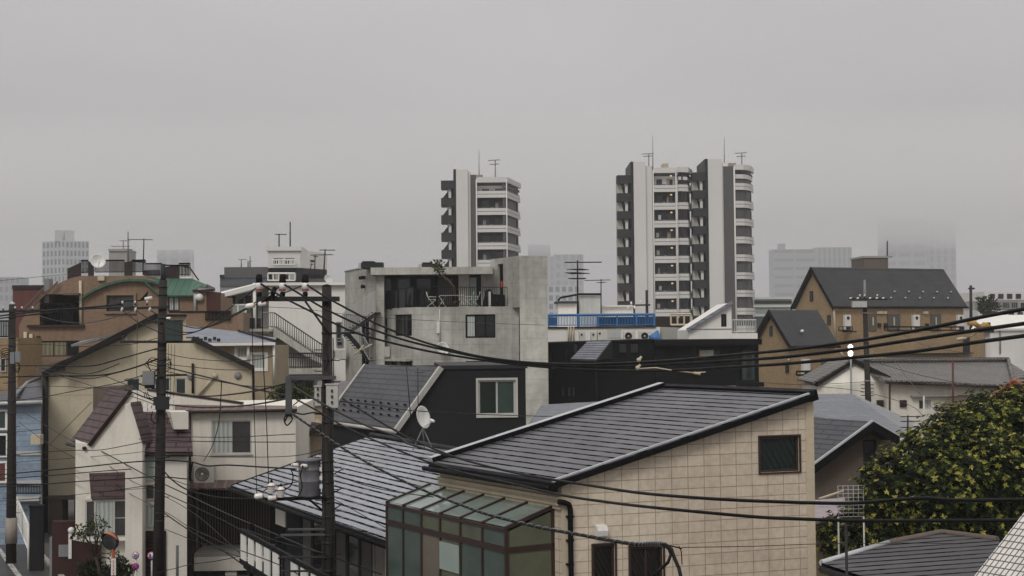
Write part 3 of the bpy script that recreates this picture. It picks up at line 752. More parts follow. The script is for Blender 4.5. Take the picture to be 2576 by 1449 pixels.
m.box(kb, q0 + .06, q1_ - .06, -.06, -.0, z0 + .002, z0 + .05); m.box(kb, q0 + .06, q1_ - .06, -.06, -.0, z1 - .06, z1 - .002)
zm = (z0 + z1) / 2; m.box(kb, f2_ + .07, f3_, -.055, -.004, zm, zm + .025)
m.build('window_frame', 'alu', bay)
MB().box(kb, q0 + .06, f1_, -.04, -.03, z0 + .05, z1 - .06).build('pane', 'screen_glass', bay)
MB().box(kb, f1_ + .07, f2_, -.04, -.03, z0 + .05, z1 - .06).build('pane', 'curtain_glass', bay)
MB().box(kb, f2_ + .07, f3_, -.045, -.035, z0 + .05, z1 - .06).build('pane', 'screen_glass', bay)
MB().box(kb, q0 - .0, q0 + .02, -.46, -.06, z0 + .002, z1 - .002).build('side_pane', 'teal_glass', bay)
# brown stair tower behind the slope
kk = fpx(234, 1046, 52.5, 4); MB().box(kk, kk.at(234, 1000)[0], kk.at(300, 1000)[0], -2.5, 0, 0, kk.at(260, 974)[1]).build('stair_head', 'brown_wall', rw)

# ================================================================ white annex house with flat brown eave, a window and air conditioner
FX = fpx(430, 1030, 52.0, 3)
rx = thing('white_flat_house', 'white wall house with thin brown eave, two-pane window and shaded balcony recess', 'house', (FX.O.x, FX.O.y, 0))
wx = FX.rect(532, 1057, 633, 1142)
z_s = FX.at(540, 1212)[1]
qL, qR = FX.at(430, 1100)[0], FX.at(744, 1100)[0]; zT = FX.at(590, 1030)[1]
body(rx, FX, [(qL, z_s), (qL, zT), (qR, zT + .03), (qR, z_s - 0)], 7.5, 'white_stucco', [wx], .1, raw=True)
qd = FX.at(480, 1300)[0]
MB().box(FX, qL, qd, -7, -.01, 0, z_s - .002).build('lower_wall', 'white_stucco', rx)
MB().box(FX, qd + .1, qR, -7, -1.4, 0, z_s - .002).build('recess_wall', 'charcoal_wall', rx)
m = MB()
for i in range(26): q = qd + .14 + i * .1; m.box(FX, q, q + .05, -1.39, -1.36, z_s - 3.2, z_s - .25)
m.build('shutter', 'brown_wall', rx)
win(rx, FX, wx, 'alu', ['curtain_glass', 'screen_glass'], 2, hd=.08, fw=.05, sill=True)
# parapet with slanted top behind
kp = FX.off(-.6); MB().prism([kp.w(kp.at(300, 1000)[0], 0, zT - .2), kp.px(327, 984), kp.px(372, 985), kp.px(600, 1017), kp.w(kp.at(720, 1022)[0], 0, zT + .02), kp.w(kp.at(720, 1022)[0], 0, zT - .2)], FX.n * -.3).build('parapet', 'white_stucco', rx)
m = MB(); beam(m, kp.off(.03).px(370, 983), kp.off(.03).px(610, 1017), (FX.n * -.4, vv * .07)); m.build('parapet_cap', 'dark_brown', rx)
a, b = FX.off(.3).px(440, 1033), FX.off(.3).px(747, 1028); c, d = FX.off(-.7).px(747, 1021), FX.off(-.7).px(440, 1016)
er = roof_pts(rx, [a, b, c, d], .05, 'brown_seam_roof', 'eave_roof')
m = MB(); m.tube([a - vv * .06, b - vv * .06], .06, 6); m.build('gutter', 'dark_brown', er)
a, b = FX.off(.9).px(478, 1228), FX.off(.9).px(745, 1228); c, d = FX.off(.02).px(745, 1206), FX.off(.02).px(478, 1208)
pr = roof_pts(rx, [a, b, c, d], .05, 'brown_seam_roof', 'porch_roof')
m = MB(); m.box(FX, qd, qd + .18, -.1, .85, 0, FX.off(.9).at(480, 1232)[1]); m.tube([FX.px(477, 1035, .1), FX.px(478, 1210, .1)], .05, 6); m.build('porch_post', 'dark_brown', rx)
kb = FX.off(.6); r = kb.rect(488, 1400, 606, 1436); MB().box(kb, r[0], r[1] + 1, -.12, 0, r[2], r[3]).build('balcony_wall', 'white_stucco', rx)
r2 = kb.rect(488, 1346, 606, 1392); MB().prism([kb.w(r2[0], 0, r2[2]), kb.w(r2[1] + 1, 0, r2[2]), kb.w(r2[1] + 1, -2, r2[2] + .02), kb.w(r2[0], -2, r2[2] + .02)], vv * -.1).build('balcony_floor', 'grey_stucco', rx)
r = kb.rect(488, 1440, 606, 1500); m = MB(); m.box(kb, r[0] + 1.1, r[0] + 1.5, -.3, -.1, 0, r[3]); m.build('porch_pillar', 'white_stucco', rx)
ac_unit('white air conditioner outdoor unit hung on the white wall below the two-pane window', FX, FX.rect(491, 1169, 541, 1213), .28)
mm = MB(); mm.tube([FX.px(484, 1165, .15), FX.px(480, 1185, .2), FX.px(476, 1205, .2)], .035, 6)
mm.build('pipe', 'rubber', rx)

# ================================================================ big beige gabled house
FB = fpx(125, 935, 63.0, 2)
rbg = thing('beige_gabled_house', 'big beige rendered house with two dark-edged gables and dark garage corner', 'house', (FB.O.x, FB.O.y, 0))
tops = [(122, 930), (390, 793), (468, 793), (468, 851), (488, 851), (636, 921)]
wins = [(317, 951, 352, 984), (388, 950, 428, 985), (441, 951, 468, 992)]
wr = [FB.rect(*w) for w in wins]
zg = FB.at(150, 1246)[1]
pts = [FB.at(*p) for p in tops]
q0 = pts[0][0]; q1_ = pts[-1][0]
body(rbg, FB, [(q0, zg)] + pts + [(q1_, zg)], 0, 'beige_stucco', wr, .12, vec=vback(16, 9), raw=True)
body(rbg, FB.off(-.9), [(q0 + .9, 0), (q0 + .9, zg - .003), (q1_, zg - .003), (q1_, 0)], 8, 'charcoal_wall', raw=True, name='garage')
m = MB(); m.box(FB, q0 + .0, q0 + .6, -1.0, -.02, 0, zg - .003); m.box(FB, q0, q0 + 2.2, -.5, .02, zg - .2, zg + .0); m.build('garage_post', 'brown_wall', rbg)
for r in wr: win(rbg, FB, r, 'alu', 'green_glass', 1, hd=.1, fw=.05)
for pa, pb, ex in (((105, 938), (392, 790), .35), ((486, 847), (640, 922), .3), ((300, 861), (488, 850), .0)):
    if pa[0] == 300: continue
    a, b = FB.off(ex).px(*pa), FB.off(ex).px(*pb); vb = vback(16, 9.4)
    rs = roof_pts(rbg, [a, b, b + vb, a + vb], .16, 'dark_slate')
    nn_ = (b - a).cross(vb).normalized(); nn_ = nn_ if nn_.z > 0 else -nn_
    m = MB(); beam(m, a - vb.normalized() * .05 + nn_ * .03, b - vb.normalized() * .05 + nn_ * .03, (vb.normalized() * .05, nn_ * -.24)); m.build('bargeboard', 'dark_metal', rs)
a, b = FB.off(.3).px(388, 790), FB.off(.3).px(470, 791); vb = vback(16, 9.4)
MB().slab([a, b, b + vb, a + vb], .1).build('ridge_cap', 'dark_metal', rbg)
# porch roof strip on the left gable
a, b = FB.off(1.0).px(135, 926), FB.off(1.0).px(306, 848); sl_ = (b - a)
rs = MB(); rs.slab([a, b, FB.off(.05).px(318, 838), FB.off(.05).px(160, 908)], .10); rs.build('canopy_roof', 'dark_slate', rbg)
m = MB(); beam(m, a - vv * .02, b - vv * .02, (FB.n * .05, vv * .16)); m.build('bargeboard', 'dark_metal', rbg)
# left return wall, downpipe column
m = MB(); ql = FB.at(108, 1000)[0]; m.prism([FB.w(q0 - .003, 0, zg), FB.w(q0 - .003, 0, pts[0][1] - .05), FB.w(ql, -1.2, pts[0][1] - .2), FB.w(ql, -1.2, zg)], FB.n * -6); m.build('return_wall', 'beige_stucco', rbg)
m = MB(); q, z = FB.at(122, 935); m.tube([FB.w(q - .1, .1, z - .1), FB.w(q - .1, .1, .1)], .13, 8); m.build('downpipe', 'steel_dark', rbg)
m = MB(); q, z = FB.at(113, 925); m.prism([FB.w(q - .25, .3, z - .3), FB.w(q - .25, .3, z + .05), FB.w(q + .9, .3, z + .35), FB.w(q + .9, .3, z - .15)], FB.n * -.5); m.build('eave_end', 'brown_wall', rbg)
m = MB(); m.tube([FB.px(485, 914, .1), FB.px(485, 990, .1)], .055, 6); m.tube([FB.px(637, 925, .1), FB.px(638, 1015, .1)], .06, 6); m.build('vent_pipe', 'dark_metal', rbg)
m = MB(); m.tube([FB.px(539, 946, .1), FB.px(497, 996, .1)], .06, 6); m.lathe(FB.px(540, 945, .05), FB.n, [(0, .13), (.08, .13), (.14, .06)], 10); m.build('drain_pipe', 'cream_trim', rbg)
for x, y in ((481, 947), (599, 945)): MB().lathe(FB.px(x, y), FB.n, [(0, .15), (.06, .16), (.12, .09)], 12).build('vent_cap', 'grey_metal', rbg)
m = MB()
for y in (995, 1130): q_a, z_a = FB.at(126, y); q_b = FB.at(232, y)[0]; m.box(FB, q_a, q_a + .0 + (q_b - q_a), -.002, .008, z_a, z_a + .02)
m.build('wall_joint', 'tan_stucco', rbg)
# lean-to metal bits above the canopy
m = MB(); kq = FB.off(-.6); m.slab([kq.px(178, 867), kq.px(250, 848), kq.off(-1.5).px(300, 838), kq.off(-1.5).px(205, 858)], .12); m.build('skylight_hood', 'grey_metal', rbg)

# ================================================================ tan house with blue-grey hip roof behind
FT = fpx(570, 862, 74.0, 2)
rtn = thing('tan_hipped_house', 'tan house with shallow blue-grey hip roof and white gutter behind the beige gables', 'house', (FT.O.x, FT.O.y, 0))
wt = [FT.rect(596, 873, 622, 900), FT.rect(634, 892, 668, 928)]
body(rtn, FT, [(470, 872), (685, 870)], 7, 'tan_stucco', wt, .1)
for r in wt:
    fo = win(rtn, FT, r, 'white_paint', 'curtain_glass', 1, hd=.1, fw=.05); ring(MB(), FT, r, .12, -.02, .05).build('casing', 'white_paint', fo)
a, b = FT.off(.5).px(455, 861), FT.off(.5).px(694, 861); c, d = FT.off(-4).px(600, 834), FT.off(-4).px(470, 820); e_ = FT.off(-7).px(694, 850)
rf = MB(); rf.slab([a, b, c, d], .12); rf.slab([b, e_, c], .12); rf = rf.build('roof', 'blue_grey_roof', rtn)
m = MB(); m.tube([b + vv * .06, c + vv * .06], .07, 5); m.build('hip_cap', 'steel_dark', rf)
m = MB(); m.box(FT, FT.at(455, 864)[0], FT.at(696, 864)[0], .42, .56, FT.at(600, 869)[1], FT.at(600, 862)[1]); m.tube([FT.px(689, 868, .3), FT.px(689, 960, .1)], .06, 6); m.tube([FT.px(625, 868, .3), FT.px(624, 915, .1)], .08, 6); m.build('gutter', 'white_paint', rtn)
for r_, xs in enumerate(((484, 506, 528, 550), (497, 517, 540))):
    m = MB()
    for x in xs: p = FT.off(.2 - .6 * r_).px(x, 859 - 4 * r_); m.cbox(p + vv * .06, .16, .1, .2)
    m.build('snow_guards', 'steel_dark', rf)

# ================================================================ blue house, far left
FU = fpx(60, 1010, 60.0, 6)
ru = thing('blue_house', 'pale blue sided house with slate hip roof and white window frames', 'house', (FU.O.x, FU.O.y, 0))
body(ru, FU, [(-60, 1016), (103, 1012)], 4.5, 'blue_siding', vec=vback(26, 4.5))
a, b = FU.off(.4).px(-70, 1012), FU.off(.4).px(106, 1005); c, d = FU.off(-3.2).px(103, 955), FU.off(-3.2).px(70, 968)
rf = MB().slab([a, b, c, d], .12).build('roof', 'charcoal_slate', ru)
m = MB(); m.tube([FU.off(.4).px(38, 1000) + vv * .1, d + vv * .12, c + vv * .12], .08, 5); m.build('hip_cap', 'grey_metal', rf)
m = MB(); m.tube([a - vv * .1, b - vv * .1], .09, 6); m.build('gutter', 'pale_metal', ru)
for (x0, y0, x1, y1, g_) in ((-30, 1030, 20, 1082, 'teal_glass'), (-30, 1090, 22, 1150, 'dark_glass'), (-30, 1160, 20, 1215, 'rust_wall')):
    win(ru, FU, FU.rect(x0, y0, x1, y1), 'white_paint', g_, 2, hd=.0, fw=.09, proud=.04)
m = MB(); m.box(FU, FU.at(42, 1100)[0], FU.at(104, 1100)[0], .0, .06, FU.at(70, 1145)[1], FU.at(70, 1135)[1]); m.box(FU, FU.at(44, 1100)[0], FU.at(104, 1100)[0], -.0, .07, FU.at(70, 1222)[1], FU.at(70, 1209)[1]); m.build('trim_band', 'pale_metal', ru)
m = MB(); bars(m, FU.px(40, 1246, .5), FU.px(103, 1246, .5), .46, 16, .02); m.build('balcony_railing', 'dark_metal', ru)
m = MB(); m.box(FU, FU.at(30, 1250)[0], FU.at(106, 1250)[0], .0, .6, FU.at(60, 1257)[1], FU.at(60, 1247)[1]); m.build('balcony_floor', 'pale_metal', ru)
m = MB(); k = FU.off(.5); m.cbox(k.px(93, 1105), .4, .4, .4); m.build('meter_box', 'beige_stucco', ru)
# white lattice stair fence leading up from the pavement
a, b = P(43, 1383 - 120, 57.8), P(73, 1386, 53.5); a.z = P(43, 1248, 57.8).z
t0_ = P(42, 1252, 57.8); t1_ = P(72, 1322, 53.5); l0 = P(42, 1310, 57.8); l1 = P(72, 1385, 53.5)
m = MB(); m.tube([t0_, t1_], .045, 5); m.tube([l0, l1], .03, 5); m.tube([t1_, V((t1_.x, t1_.y, 0))], .045, 5); m.tube([t0_, V((t0_.x, t0_.y, 0))], .04, 5)
for i in range(1, 9): m.tube([t0_.lerp(l0, i / 9), t1_.lerp(l1, i / 9)], .014, 4)
for i in range(1, 8): m.tube([t0_.lerp(t1_, i / 8), l0.lerp(l1, i / 8)], .014, 4)
tag(m.build('lattice_fence', 'white_paint'), 'white lattice stair fence beside the left-edge utility pole', 'fence')
# dark garden wall, gate pier, brick walls
gw = fpx(74, 1320, 53.0, 8); q0 = gw.at(74, 1320)[0]; q1_ = gw.at(108, 1320)[0]
tag(MB().box(gw, q0, q1_, -.3, 0, 0, gw.at(90, 1276)[1]).box(gw, q0 - .03, q1_ + .02, -.34, .04, gw.at(90, 1276)[1] + .002, gw.at(90, 1276)[1] + .07).build('garden_wall', 'charcoal_wall'), 'low dark rendered garden wall behind white lattice fence', 'wall')
gp_ = fpx(132, 1380, 51.5, 6); m = MB()
m.box(gp_, gp_.at(131, 1300)[0], gp_.at(187, 1300)[0], -.4, 0, 0, gp_.at(160, 1312)[1])
bw = thing('brick_house_wall', 'dark red brick wall with tall panel under the beige house', 'wall', (gp_.O.x, gp_.O.y, 0))
m.build('brickwork', 'brick_red', bw)
r = gp_.rect(148, 1370, 172, 1400); MB().box(gp_, r[0], r[1], .0, .05, r[2], r[3]).build('meter_box', 'grey_metal', bw)
MB().box(gp_, gp_.at(125, 1400)[0], gp_.at(131, 1400)[0], -.4, .02, 0, gp_.at(128, 1352)[1]).build('gate_post', 'grey_metal', bw)
g2 = fpx(176, 1420, 48.5, 18); zt0 = g2.at(185, 1357)[1]; zt1 = g2.at(245, 1372)[1]; qa, qb = g2.at(178, 1400)[0], g2.at(255, 1400)[0]
gwall = thing('brick_gate_wall', 'dark red brick gate wall sloping down under the bay window, white nameplate pier', 'wall', (g2.O.x, g2.O.y, 0))
MB().prism([g2.w(qa, 0, 0), g2.w(qa, 0, zt0), g2.w(qb, 0, zt1), g2.w(qb, 0, 0)], g2.n * -.3).build('brickwork', 'brick_red', gwall)
beam(MB(), g2.w(qa, .03, zt0 + .003), g2.w(qb, .03, zt1 + .003), (g2.n * -.36, vv * .07)).build('coping', 'white_paint', gwall)
r = g2.rect(172, 1343, 180, 1405); MB().box(g2, r[0], r[1], -.1, .05, r[2], r[3]).build('nameplate', 'white_paint', gwall)
c = g2.px(179, 1331); gl = thing('globe_lamp', 'round white globe lamp on the brick gate pier', 'lamp', c - vv * .25)
MB().lathe(c - vv * .16, (0, 0, 1), [(0, .04), (.02, .07)] + [(.12 - .11 * math.cos(math.pi * k / 8), .11 * math.sin(math.pi * k / 8) + .001) for k in range(2, 9)], 16).build('globe', 'sign_white', gl)
MB().lathe(c - vv * .32, (0, 0, 1), [(0, .08), (.06, .06), (.17, .04)], 10).build('base', 'black_metal', gl)
# planter pot with white flower by the kerb
c = G(95, 1415); pt = thing('flower_pot', 'small pot with white blossoms beside the kerb', 'plant', c)
MB().lathe(c, (0, 0, 1), [(0, .13), (.22, .18), (.24, .19), (.24, .16)], 10).build('pot', 'dark_brown', pt)
def leaf_blob(m, c, rad, n, size, tint=(.2, .6), squash=1.0, up=.25, seed=1, noisy=.35):
    rg = random.Random(seed)
    for i in range(n):
        d = V((rg.gauss(0, 1), rg.gauss(0, 1), rg.gauss(0, 1))).normalized(); rr_ = rad * (rg.random() ** .45) * (1 + noisy * math.sin(5 * d.x + 3 * d.z + seed) * .6)
        p = V(c) + V((d.x * rr_, d.y * rr_, d.z * rr_ * squash))
        ax = (d + V((rg.gauss(0, .6), rg.gauss(0, .6), rg.gauss(up, .6)))).normalized(); sd1 = ax.cross(V((rg.gauss(0, 1), rg.gauss(0, 1), rg.gauss(0, 1)))).normalized()
        s_ = size * rg.uniform(.6, 1.3); m.t = rg.uniform(*tint)
        m.add([p, p + ax * s_ * .5 + sd1 * s_ * .22, p + ax * s_, p + ax * s_ * .5 - sd1 * s_ * .22], [(0, 1, 2, 3)])
    return m
leaf_blob(MB(), c + vv * .4, .24, 160, .1, (.2, .6)).build('foliage', 'leaves', pt)
leaf_blob(MB(), c + vv * .52 + V((.02, -.1, 0)), .15, 60, .09).build('blossoms', 'sign_white', pt)

# ================================================================ shrub tree by the mirror
tb = G(258, 1520); tb = P(250, 1500, 46.0); tb.z = 0
tr = thing('garden_tree', 'small sparse garden tree with bare upper twigs in front of bay window', 'tree', tb)
m = MB(); c1 = P(241, 1400, 46)
tips = [(226, 1330), (210, 1345), (238, 1296), (252, 1305), (197, 1332), (262, 1322), (288, 1395), (300, 1420), (232, 1318), (204, 1352), (248, 1345)]
m.tube([tb, tb.lerp(c1, .6) + V((.1, 0, 0)), c1], [.09, .06, .045], 6)
for i, (x, y) in enumerate(tips):
    e_ = P(x, y, 46 + (i % 3 - 1) * .25); md_ = c1.lerp(e_, .5) + V((.1 * (i % 3 - 1), 0, .08)); m.tube([c1, md_, e_], [.03, .02, .008], 5)
m.build('trunk', 'bark', tr)
m = MB()
for i, (x, y) in enumerate(tips): leaf_blob(m, P(x, y, 46 + (i % 3 - 1) * .25), .16 if i not in (2, 3) else .07, 70 if i not in (2, 3) else 12, .1, (.15, .62), 1, .2, i)
for i, (x, y, s_) in enumerate(((235, 1420, .24), (215, 1435, .28), (250, 1445, .36), (285, 1440, .32), (305, 1415, .2), (305, 1445, .4), (225, 1450, .4), (265, 1460, .5), (318, 1440, .25))):
    leaf_blob(m, P(x, y, 46.2), s_, int(420 * s_ / .36), .11, (.1, .58), .9, .2, 40 + i)
m.build('crown', 'leaves', tr)
# ================================================================ traffic mirror and signs
D_ = 42.0; mc = P(277, 1361, D_); px = D_ / F
mp = thing('traffic_mirror', 'round convex traffic mirror with orange rim on an orange post', 'mirror', V((P(286, 1440, D_).x, P(286, 1440, D_).y, 0)), None)
ax = V((-.35, -.9, -.22)).normalized(); rr_ = 23 * px
m = MB(); m.tube([V((P(286, 1440, D_).x, D_ + .05, 0)), P(284.5, 1378, D_ + .05 / 1), P(283, 1345, D_ + .05)], .05, 8); m.build('post', 'orange_paint', mp)
MB().lathe(mc, -ax, [(-.02, rr_ * 1.04), (.06, rr_ * 1.0), (.12, rr_ * .6)], 28).build('backing', 'dark_brown', mp)
MB().lathe(mc, ax, [(.021, rr_ * .97)] + [(.021 + .05 * (1 - (k / 6) ** 2), rr_ * .97 * k / 6) for k in range(5, 0, -1)] + [(.072, .005)], 28).build('mirror_face', 'mirror', mp)
hood = MB(); nseg = 14; sideu = V((0, 0, 1)).cross(ax).normalized(); upu = ax.cross(sideu).normalized()
for i in range(nseg):
    w0, w1 = math.pi * (.05 + .9 * i / nseg), math.pi * (.05 + .9 * (i + 1) / nseg)
    ps = []
    for w_ in (w0, w1):
        d = sideu * math.cos(w_) + upu * math.sin(w_); ps += [mc + d * rr_ * 1.05, mc + d * rr_ * 1.07 + ax * (.13 * math.sin(w_) + .02)]
    hood.face(ps[0], ps[1], ps[3], ps[2])
hood.build('hood', 'orange_paint', mp)
pl_ = MB(); pb = P(286, 1418, D_); k = Fr((pb.x, pb.y - .02, 0), 0)
for i, c_ in enumerate((1412, 1424, 1436)): pass
r = k.rect(280, 1405, 292, 1447); MB().box(k, r[0], r[1], .0, .03, r[2], r[3]).build('label_plate', 'sign_white', mp)
m = MB()
for i in range(4):                                    # caution lettering on the post plate: four small glyph-like strokes
    z = r[3] - .06 - i * .115; q = (r[0] + r[1]) / 2
    m.box(k, q - .04, q + .04, .031, .034, z - .012, z); m.box(k, q - .012, q + .012, .031, .034, z - .07, z - .013); m.box(k, q - .035, q + .035, .031, .034, z - .082, z - .071)
m.build('lettering', 'orange_paint', mp)
def text_mesh(body_, size, fr, q, z, t, mat, parent, name='lettering', bold=.004):
    cu = bpy.data.curves.new(name, 'FONT'); cu.body = body_; cu.size = size; cu.align_x = 'CENTER'; cu.align_y = 'CENTER'; cu.extrude = .003; cu.offset = bold
    o = bpy.data.objects.new(name, cu); COL.objects.link(o); dg = bpy.context.evaluated_depsgraph_get()
    me = bpy.data.meshes.new_from_object(o.evaluated_get(dg)); bpy.data.objects.remove(o); bpy.data.curves.remove(cu)
    mo = MB(); mo.add([fr.w(q + v.co.x, t + v.co.z, z + v.co.y) for v in me.vertices], [tuple(p.vertices) for p in me.polygons])
    bpy.data.meshes.remove(me); return mo.build(name, mat, parent)
def sign_post(label, x, ys, D, kinds, name='traffic_sign', a=0, rad=9.2):
    b = P(x, ys[-1], D); t_ = thing(name, label, 'road sign', (b.x, b.y + .04, 0), 'round road signs')
    k = Fr((b.x, b.y, 0), a)
    MB().tube([V((b.x, b.y + .04, 0)), V((b.x, b.y + .04, P(x, ys[0], D).z + .05))], .03, 8).build('post', 'pale_metal', t_)
    for y, kd in zip(ys, kinds):
        z = P(x, y, D).z; r_ = rad * D / F; c = k.w(0, 0, z)
        d_ = MB().lathe(c, k.n, [(-.0, r_), (.012, r_)], 28).build('sign_disc', 'red_paint', t_)
        if kd == '20':
            MB().lathe(c, k.n, [(.013, r_ * .80), (.016, r_ * .80)], 26).build('sign_face', 'sign_white', d_)
            text_mesh('20', r_ * 1.15, k, 0, z, .02, 'sign_blue', d_)
        elif kd == 'np':
            MB().lathe(c, k.n, [(.013, r_ * .76), (.016, r_ * .76)], 26).build('sign_face', 'sign_blue', d_)
            w_ = r_ * .12; s2 = .7071 * r_ * .78
            MB().prism([k.w(-s2 - w_, .018, z + s2 - w_), k.w(-s2 + w_, .018, z + s2 + w_), k.w(s2 + w_, .018, z - s2 + w_), k.w(s2 - w_, .018, z - s2 - w_)], k.n * .003).build('red_bar', 'red_paint', d_)
        else:
            MB().lathe(c, k.n, [(.013, r_ * .76), (.016, r_ * .76)], 26).build('sign_face', 'sign_white', d_)
            MB().box(k, -r_ * .5, -.01, .017, .02, z - r_ * .5, z + r_ * .5).build('sign_mark', 'sign_blue', d_)
    return t_
sign_post('white and red speed limit 20 disc above a blue no-parking disc, beside louvred door', 341, (1397, 1425), 41.0, ('20', 'np'))
sign_post('red-ringed road sign half hidden behind the tall concrete pole', 381, (1398,), 47.6, ('x',), rad=10.5)
# small marker post and box right of the pole
m = MB(); b = P(446, 1440, 47); m.tube([V((b.x, b.y, 0)), P(446, 1372, 47)], .05, 6); tag(m.build('marker_post', 'grey_metal'), 'slim grey post standing by the white house door', 'post')
# ================================================================ utility poles
def pin_insulator(root, p, s=1.0, cap=True):
    p = V(p); o = MB().lathe(p, (0, 0, 1), [(.06 * s, .03 * s), (.08 * s, .075 * s), (.12 * s, .055 * s), (.125 * s, .08 * s), (.25 * s, .075 * s), (.27 * s, .05 * s)], 12).build('insulator', 'ceramic', root)
    MB().lathe(p, (0, 0, 1), [(.085 * s, .078 * s), (.115 * s, .078 * s)], 12).build('red_band', 'red_band', o)
    MB().lathe(p, (0, 0, 1), [(-.06 * s, .05 * s), (.03 * s, .06 * s), (.062 * s, .04 * s)], 10).build('pin', 'black_metal', o)
    if cap: MB().lathe(p, (0, 0, 1), [(.26 * s, .07 * s), (.30 * s, .075 * s), (.42 * s, .07 * s), (.45 * s, .05 * s)], 10).build('cap', 'rubber', o)
    return o
def strain_insulator(root, p, d, s=1.0):
    p = V(p); d = V(d).normalized()
    o = MB().lathe(p, d, [(-.14 * s, .02 * s), (-.12 * s, .06 * s), (-.09 * s, .075 * s), (.09 * s, .075 * s), (.12 * s, .05 * s), (.14 * s, .02 * s)], 12).build('insulator', 'ceramic', root)
    MB().lathe(p, d, [(.1 * s, .07 * s), (.12 * s, .068 * s)], 10).build('red_band', 'red_band', o); return o
def shaft(root, top, bot, r0, r1, mat, base=0.0):
    d = (bot - top) / (bot.z - top.z); b = top + d * (base - top.z)
    MB().tube([top + vv * .0, top.lerp(b, .5), b], [r0, (r0 + r1) / 2, r1], 18).build('shaft', mat, root); return b
def bands(root, top, bot, ys, r, mat='steel_dark', D=None, h=.06):
    for f in ys:
        p = top.lerp(bot, f); MB().lathe(p - vv * h / 2, (0, 0, 1), [(0, r), (h, r)], 16).build('clamp_band', mat, root)
def step_bolts(root, top, bot, n, r, f0, f1):
    for i in range(n):
        p = top.lerp(bot, f0 + (f1 - f0) * i / (n - 1)); s_ = 1 if i % 2 else -1
        MB().tube([p + V((s_ * r * .8, 0, 0)), p + V((s_ * (r + .15), 0, 0)), p + V((s_ * (r + .16), 0, .03))], .011, 5).build('step_bolt', 'steel_dark', root)
def arm(root, a, b, w=.075, mat='steel_dark', name='crossarm'):
    a, b = V(a), V(b); d = (b - a).normalized(); s_ = d.cross(vv).normalized()
    return beam(MB(), a - s_ * w / 2 - vv * w / 2, b - s_ * w / 2 - vv * w / 2, (s_ * w, vv * w)).build(name, mat, root)
def hang(root, pts, r=.012, name='jumper_wire', mat='rubber'): return MB().tube(smooth_path([P(*p) for p in pts], 5), r, 5).build(name, mat, root)

# -------- pole with transformer, centre
Dp = 30.0; top, bot = P(822, 721, Dp), P(826, 1449, Dp)
p2 = thing('utility_pole', 'weathered dark concrete utility pole with grey transformer in front of ribbed roof', 'utility pole', (bot.x, bot.y, 0), 'utility poles')
d = (bot - top) / (bot.z - top.z); gb = top + d * (0 - top.z)
shaft(p2, top, bot, .100, .15, 'pole_concrete')
MB().lathe(top, (0, 0, 1), [(0, .1), (.03, .09), (.05, .02)], 14).build('pole_cap', 'black_metal', p2)
f_ = lambda y: (top.z - P(823, y, Dp).z) / top.z
rad_at = lambda f: .1 + .05 * f
for y in (752, 838, 905, 951, 972, 1010, 1062, 1160, 1183, 1212, 1250, 1262, 1299, 1345, 1365, 1402, 1435): bands(p2, top, gb, [f_(y)], rad_at(f_(y)) + .012, h=.05)
step_bolts(p2, top, gb, 22, .11, f_(880), f_(1449))
ya = Dp - .17; A_ = P(646, 752, ya); B_ = P(854, 752, ya)
ar = arm(p2, A_, B_, .10)
for x in (652, 711, 768): pin_insulator(p2, P(x, 741, ya), .95)
MB().tube([P(768, 758, ya), P(826, 838, ya)], .025, 6).build('arm_brace', 'steel_dark', p2)
for x, y in ((630, 769), (661, 764)): strain_insulator(p2, P(x, y, ya - .02), (1, .1, .15), .72)
MB().tube([P(690, 722, ya - .1), P(686, 740, ya - .1), P(655, 764, ya - .05)], .02, 6).build('connector', 'rubber', p2)
MB().lathe(P(688, 735, ya - .08), (.3, 0, 1), [(-.12, .02), (-.1, .05), (.1, .05), (.12, .02)], 10).build('connector_block', 'rubber', p2)
arm(p2, P(720, 951, ya), P(845, 950, ya), .075, 'mid_metal')
m = MB(); k = Fr(P(727, 1000, ya), 0); r = k.rect(719, 952, 734, 1048); m.box(k, r[0], r[1], -.06, .06, r[2], r[3]); m.build('cable_terminal', 'mid_metal', p2)
hang(p2, [(722, 1040, ya - .1), (715, 1055, ya - .1), (722, 1070, ya - .1), (735, 1055, ya - .1), (727, 1042, ya - .1), (716, 1062, ya - .1)], .016, 'cable_coil')
hang(p2, [(734, 960, ya - .1), (747, 968, ya - .12), (745, 985, ya - .1), (757, 1000, ya - .1), (747, 1012, ya), (737, 1020, ya)], .012)
hang(p2, [(734, 1035, ya - .1), (760, 1042, ya - .1), (790, 1038, ya - .1), (815, 1045, ya)], .016)
for x0, x1, y0, y1, dy in ((793, 809, 973, 1020, .03), (822, 851, 968, 1025, -.22)):
    k = Fr(P(x0, y0, Dp + dy), 0); r = k.rect(x0, y0, x1, y1)
    o = MB().box(k, r[0], r[1], -.1, .1, r[2], r[3]).build('switch_box', 'alu', p2)
    MB().box(k, r[0] - .02, r[1] + .02, -.12, .12, r[3] + .002, r[3] + .025).build('box_lid', 'pale_metal', o)
    m = MB()
    for i in range(3): m.box(k, (r[0] + r[1]) / 2 - .015, (r[0] + r[1]) / 2 + .02, .1, .13, r[2] + .08 + .12 * i, r[2] + .14 + .12 * i)
    m.build('latch', 'steel_dark', o)
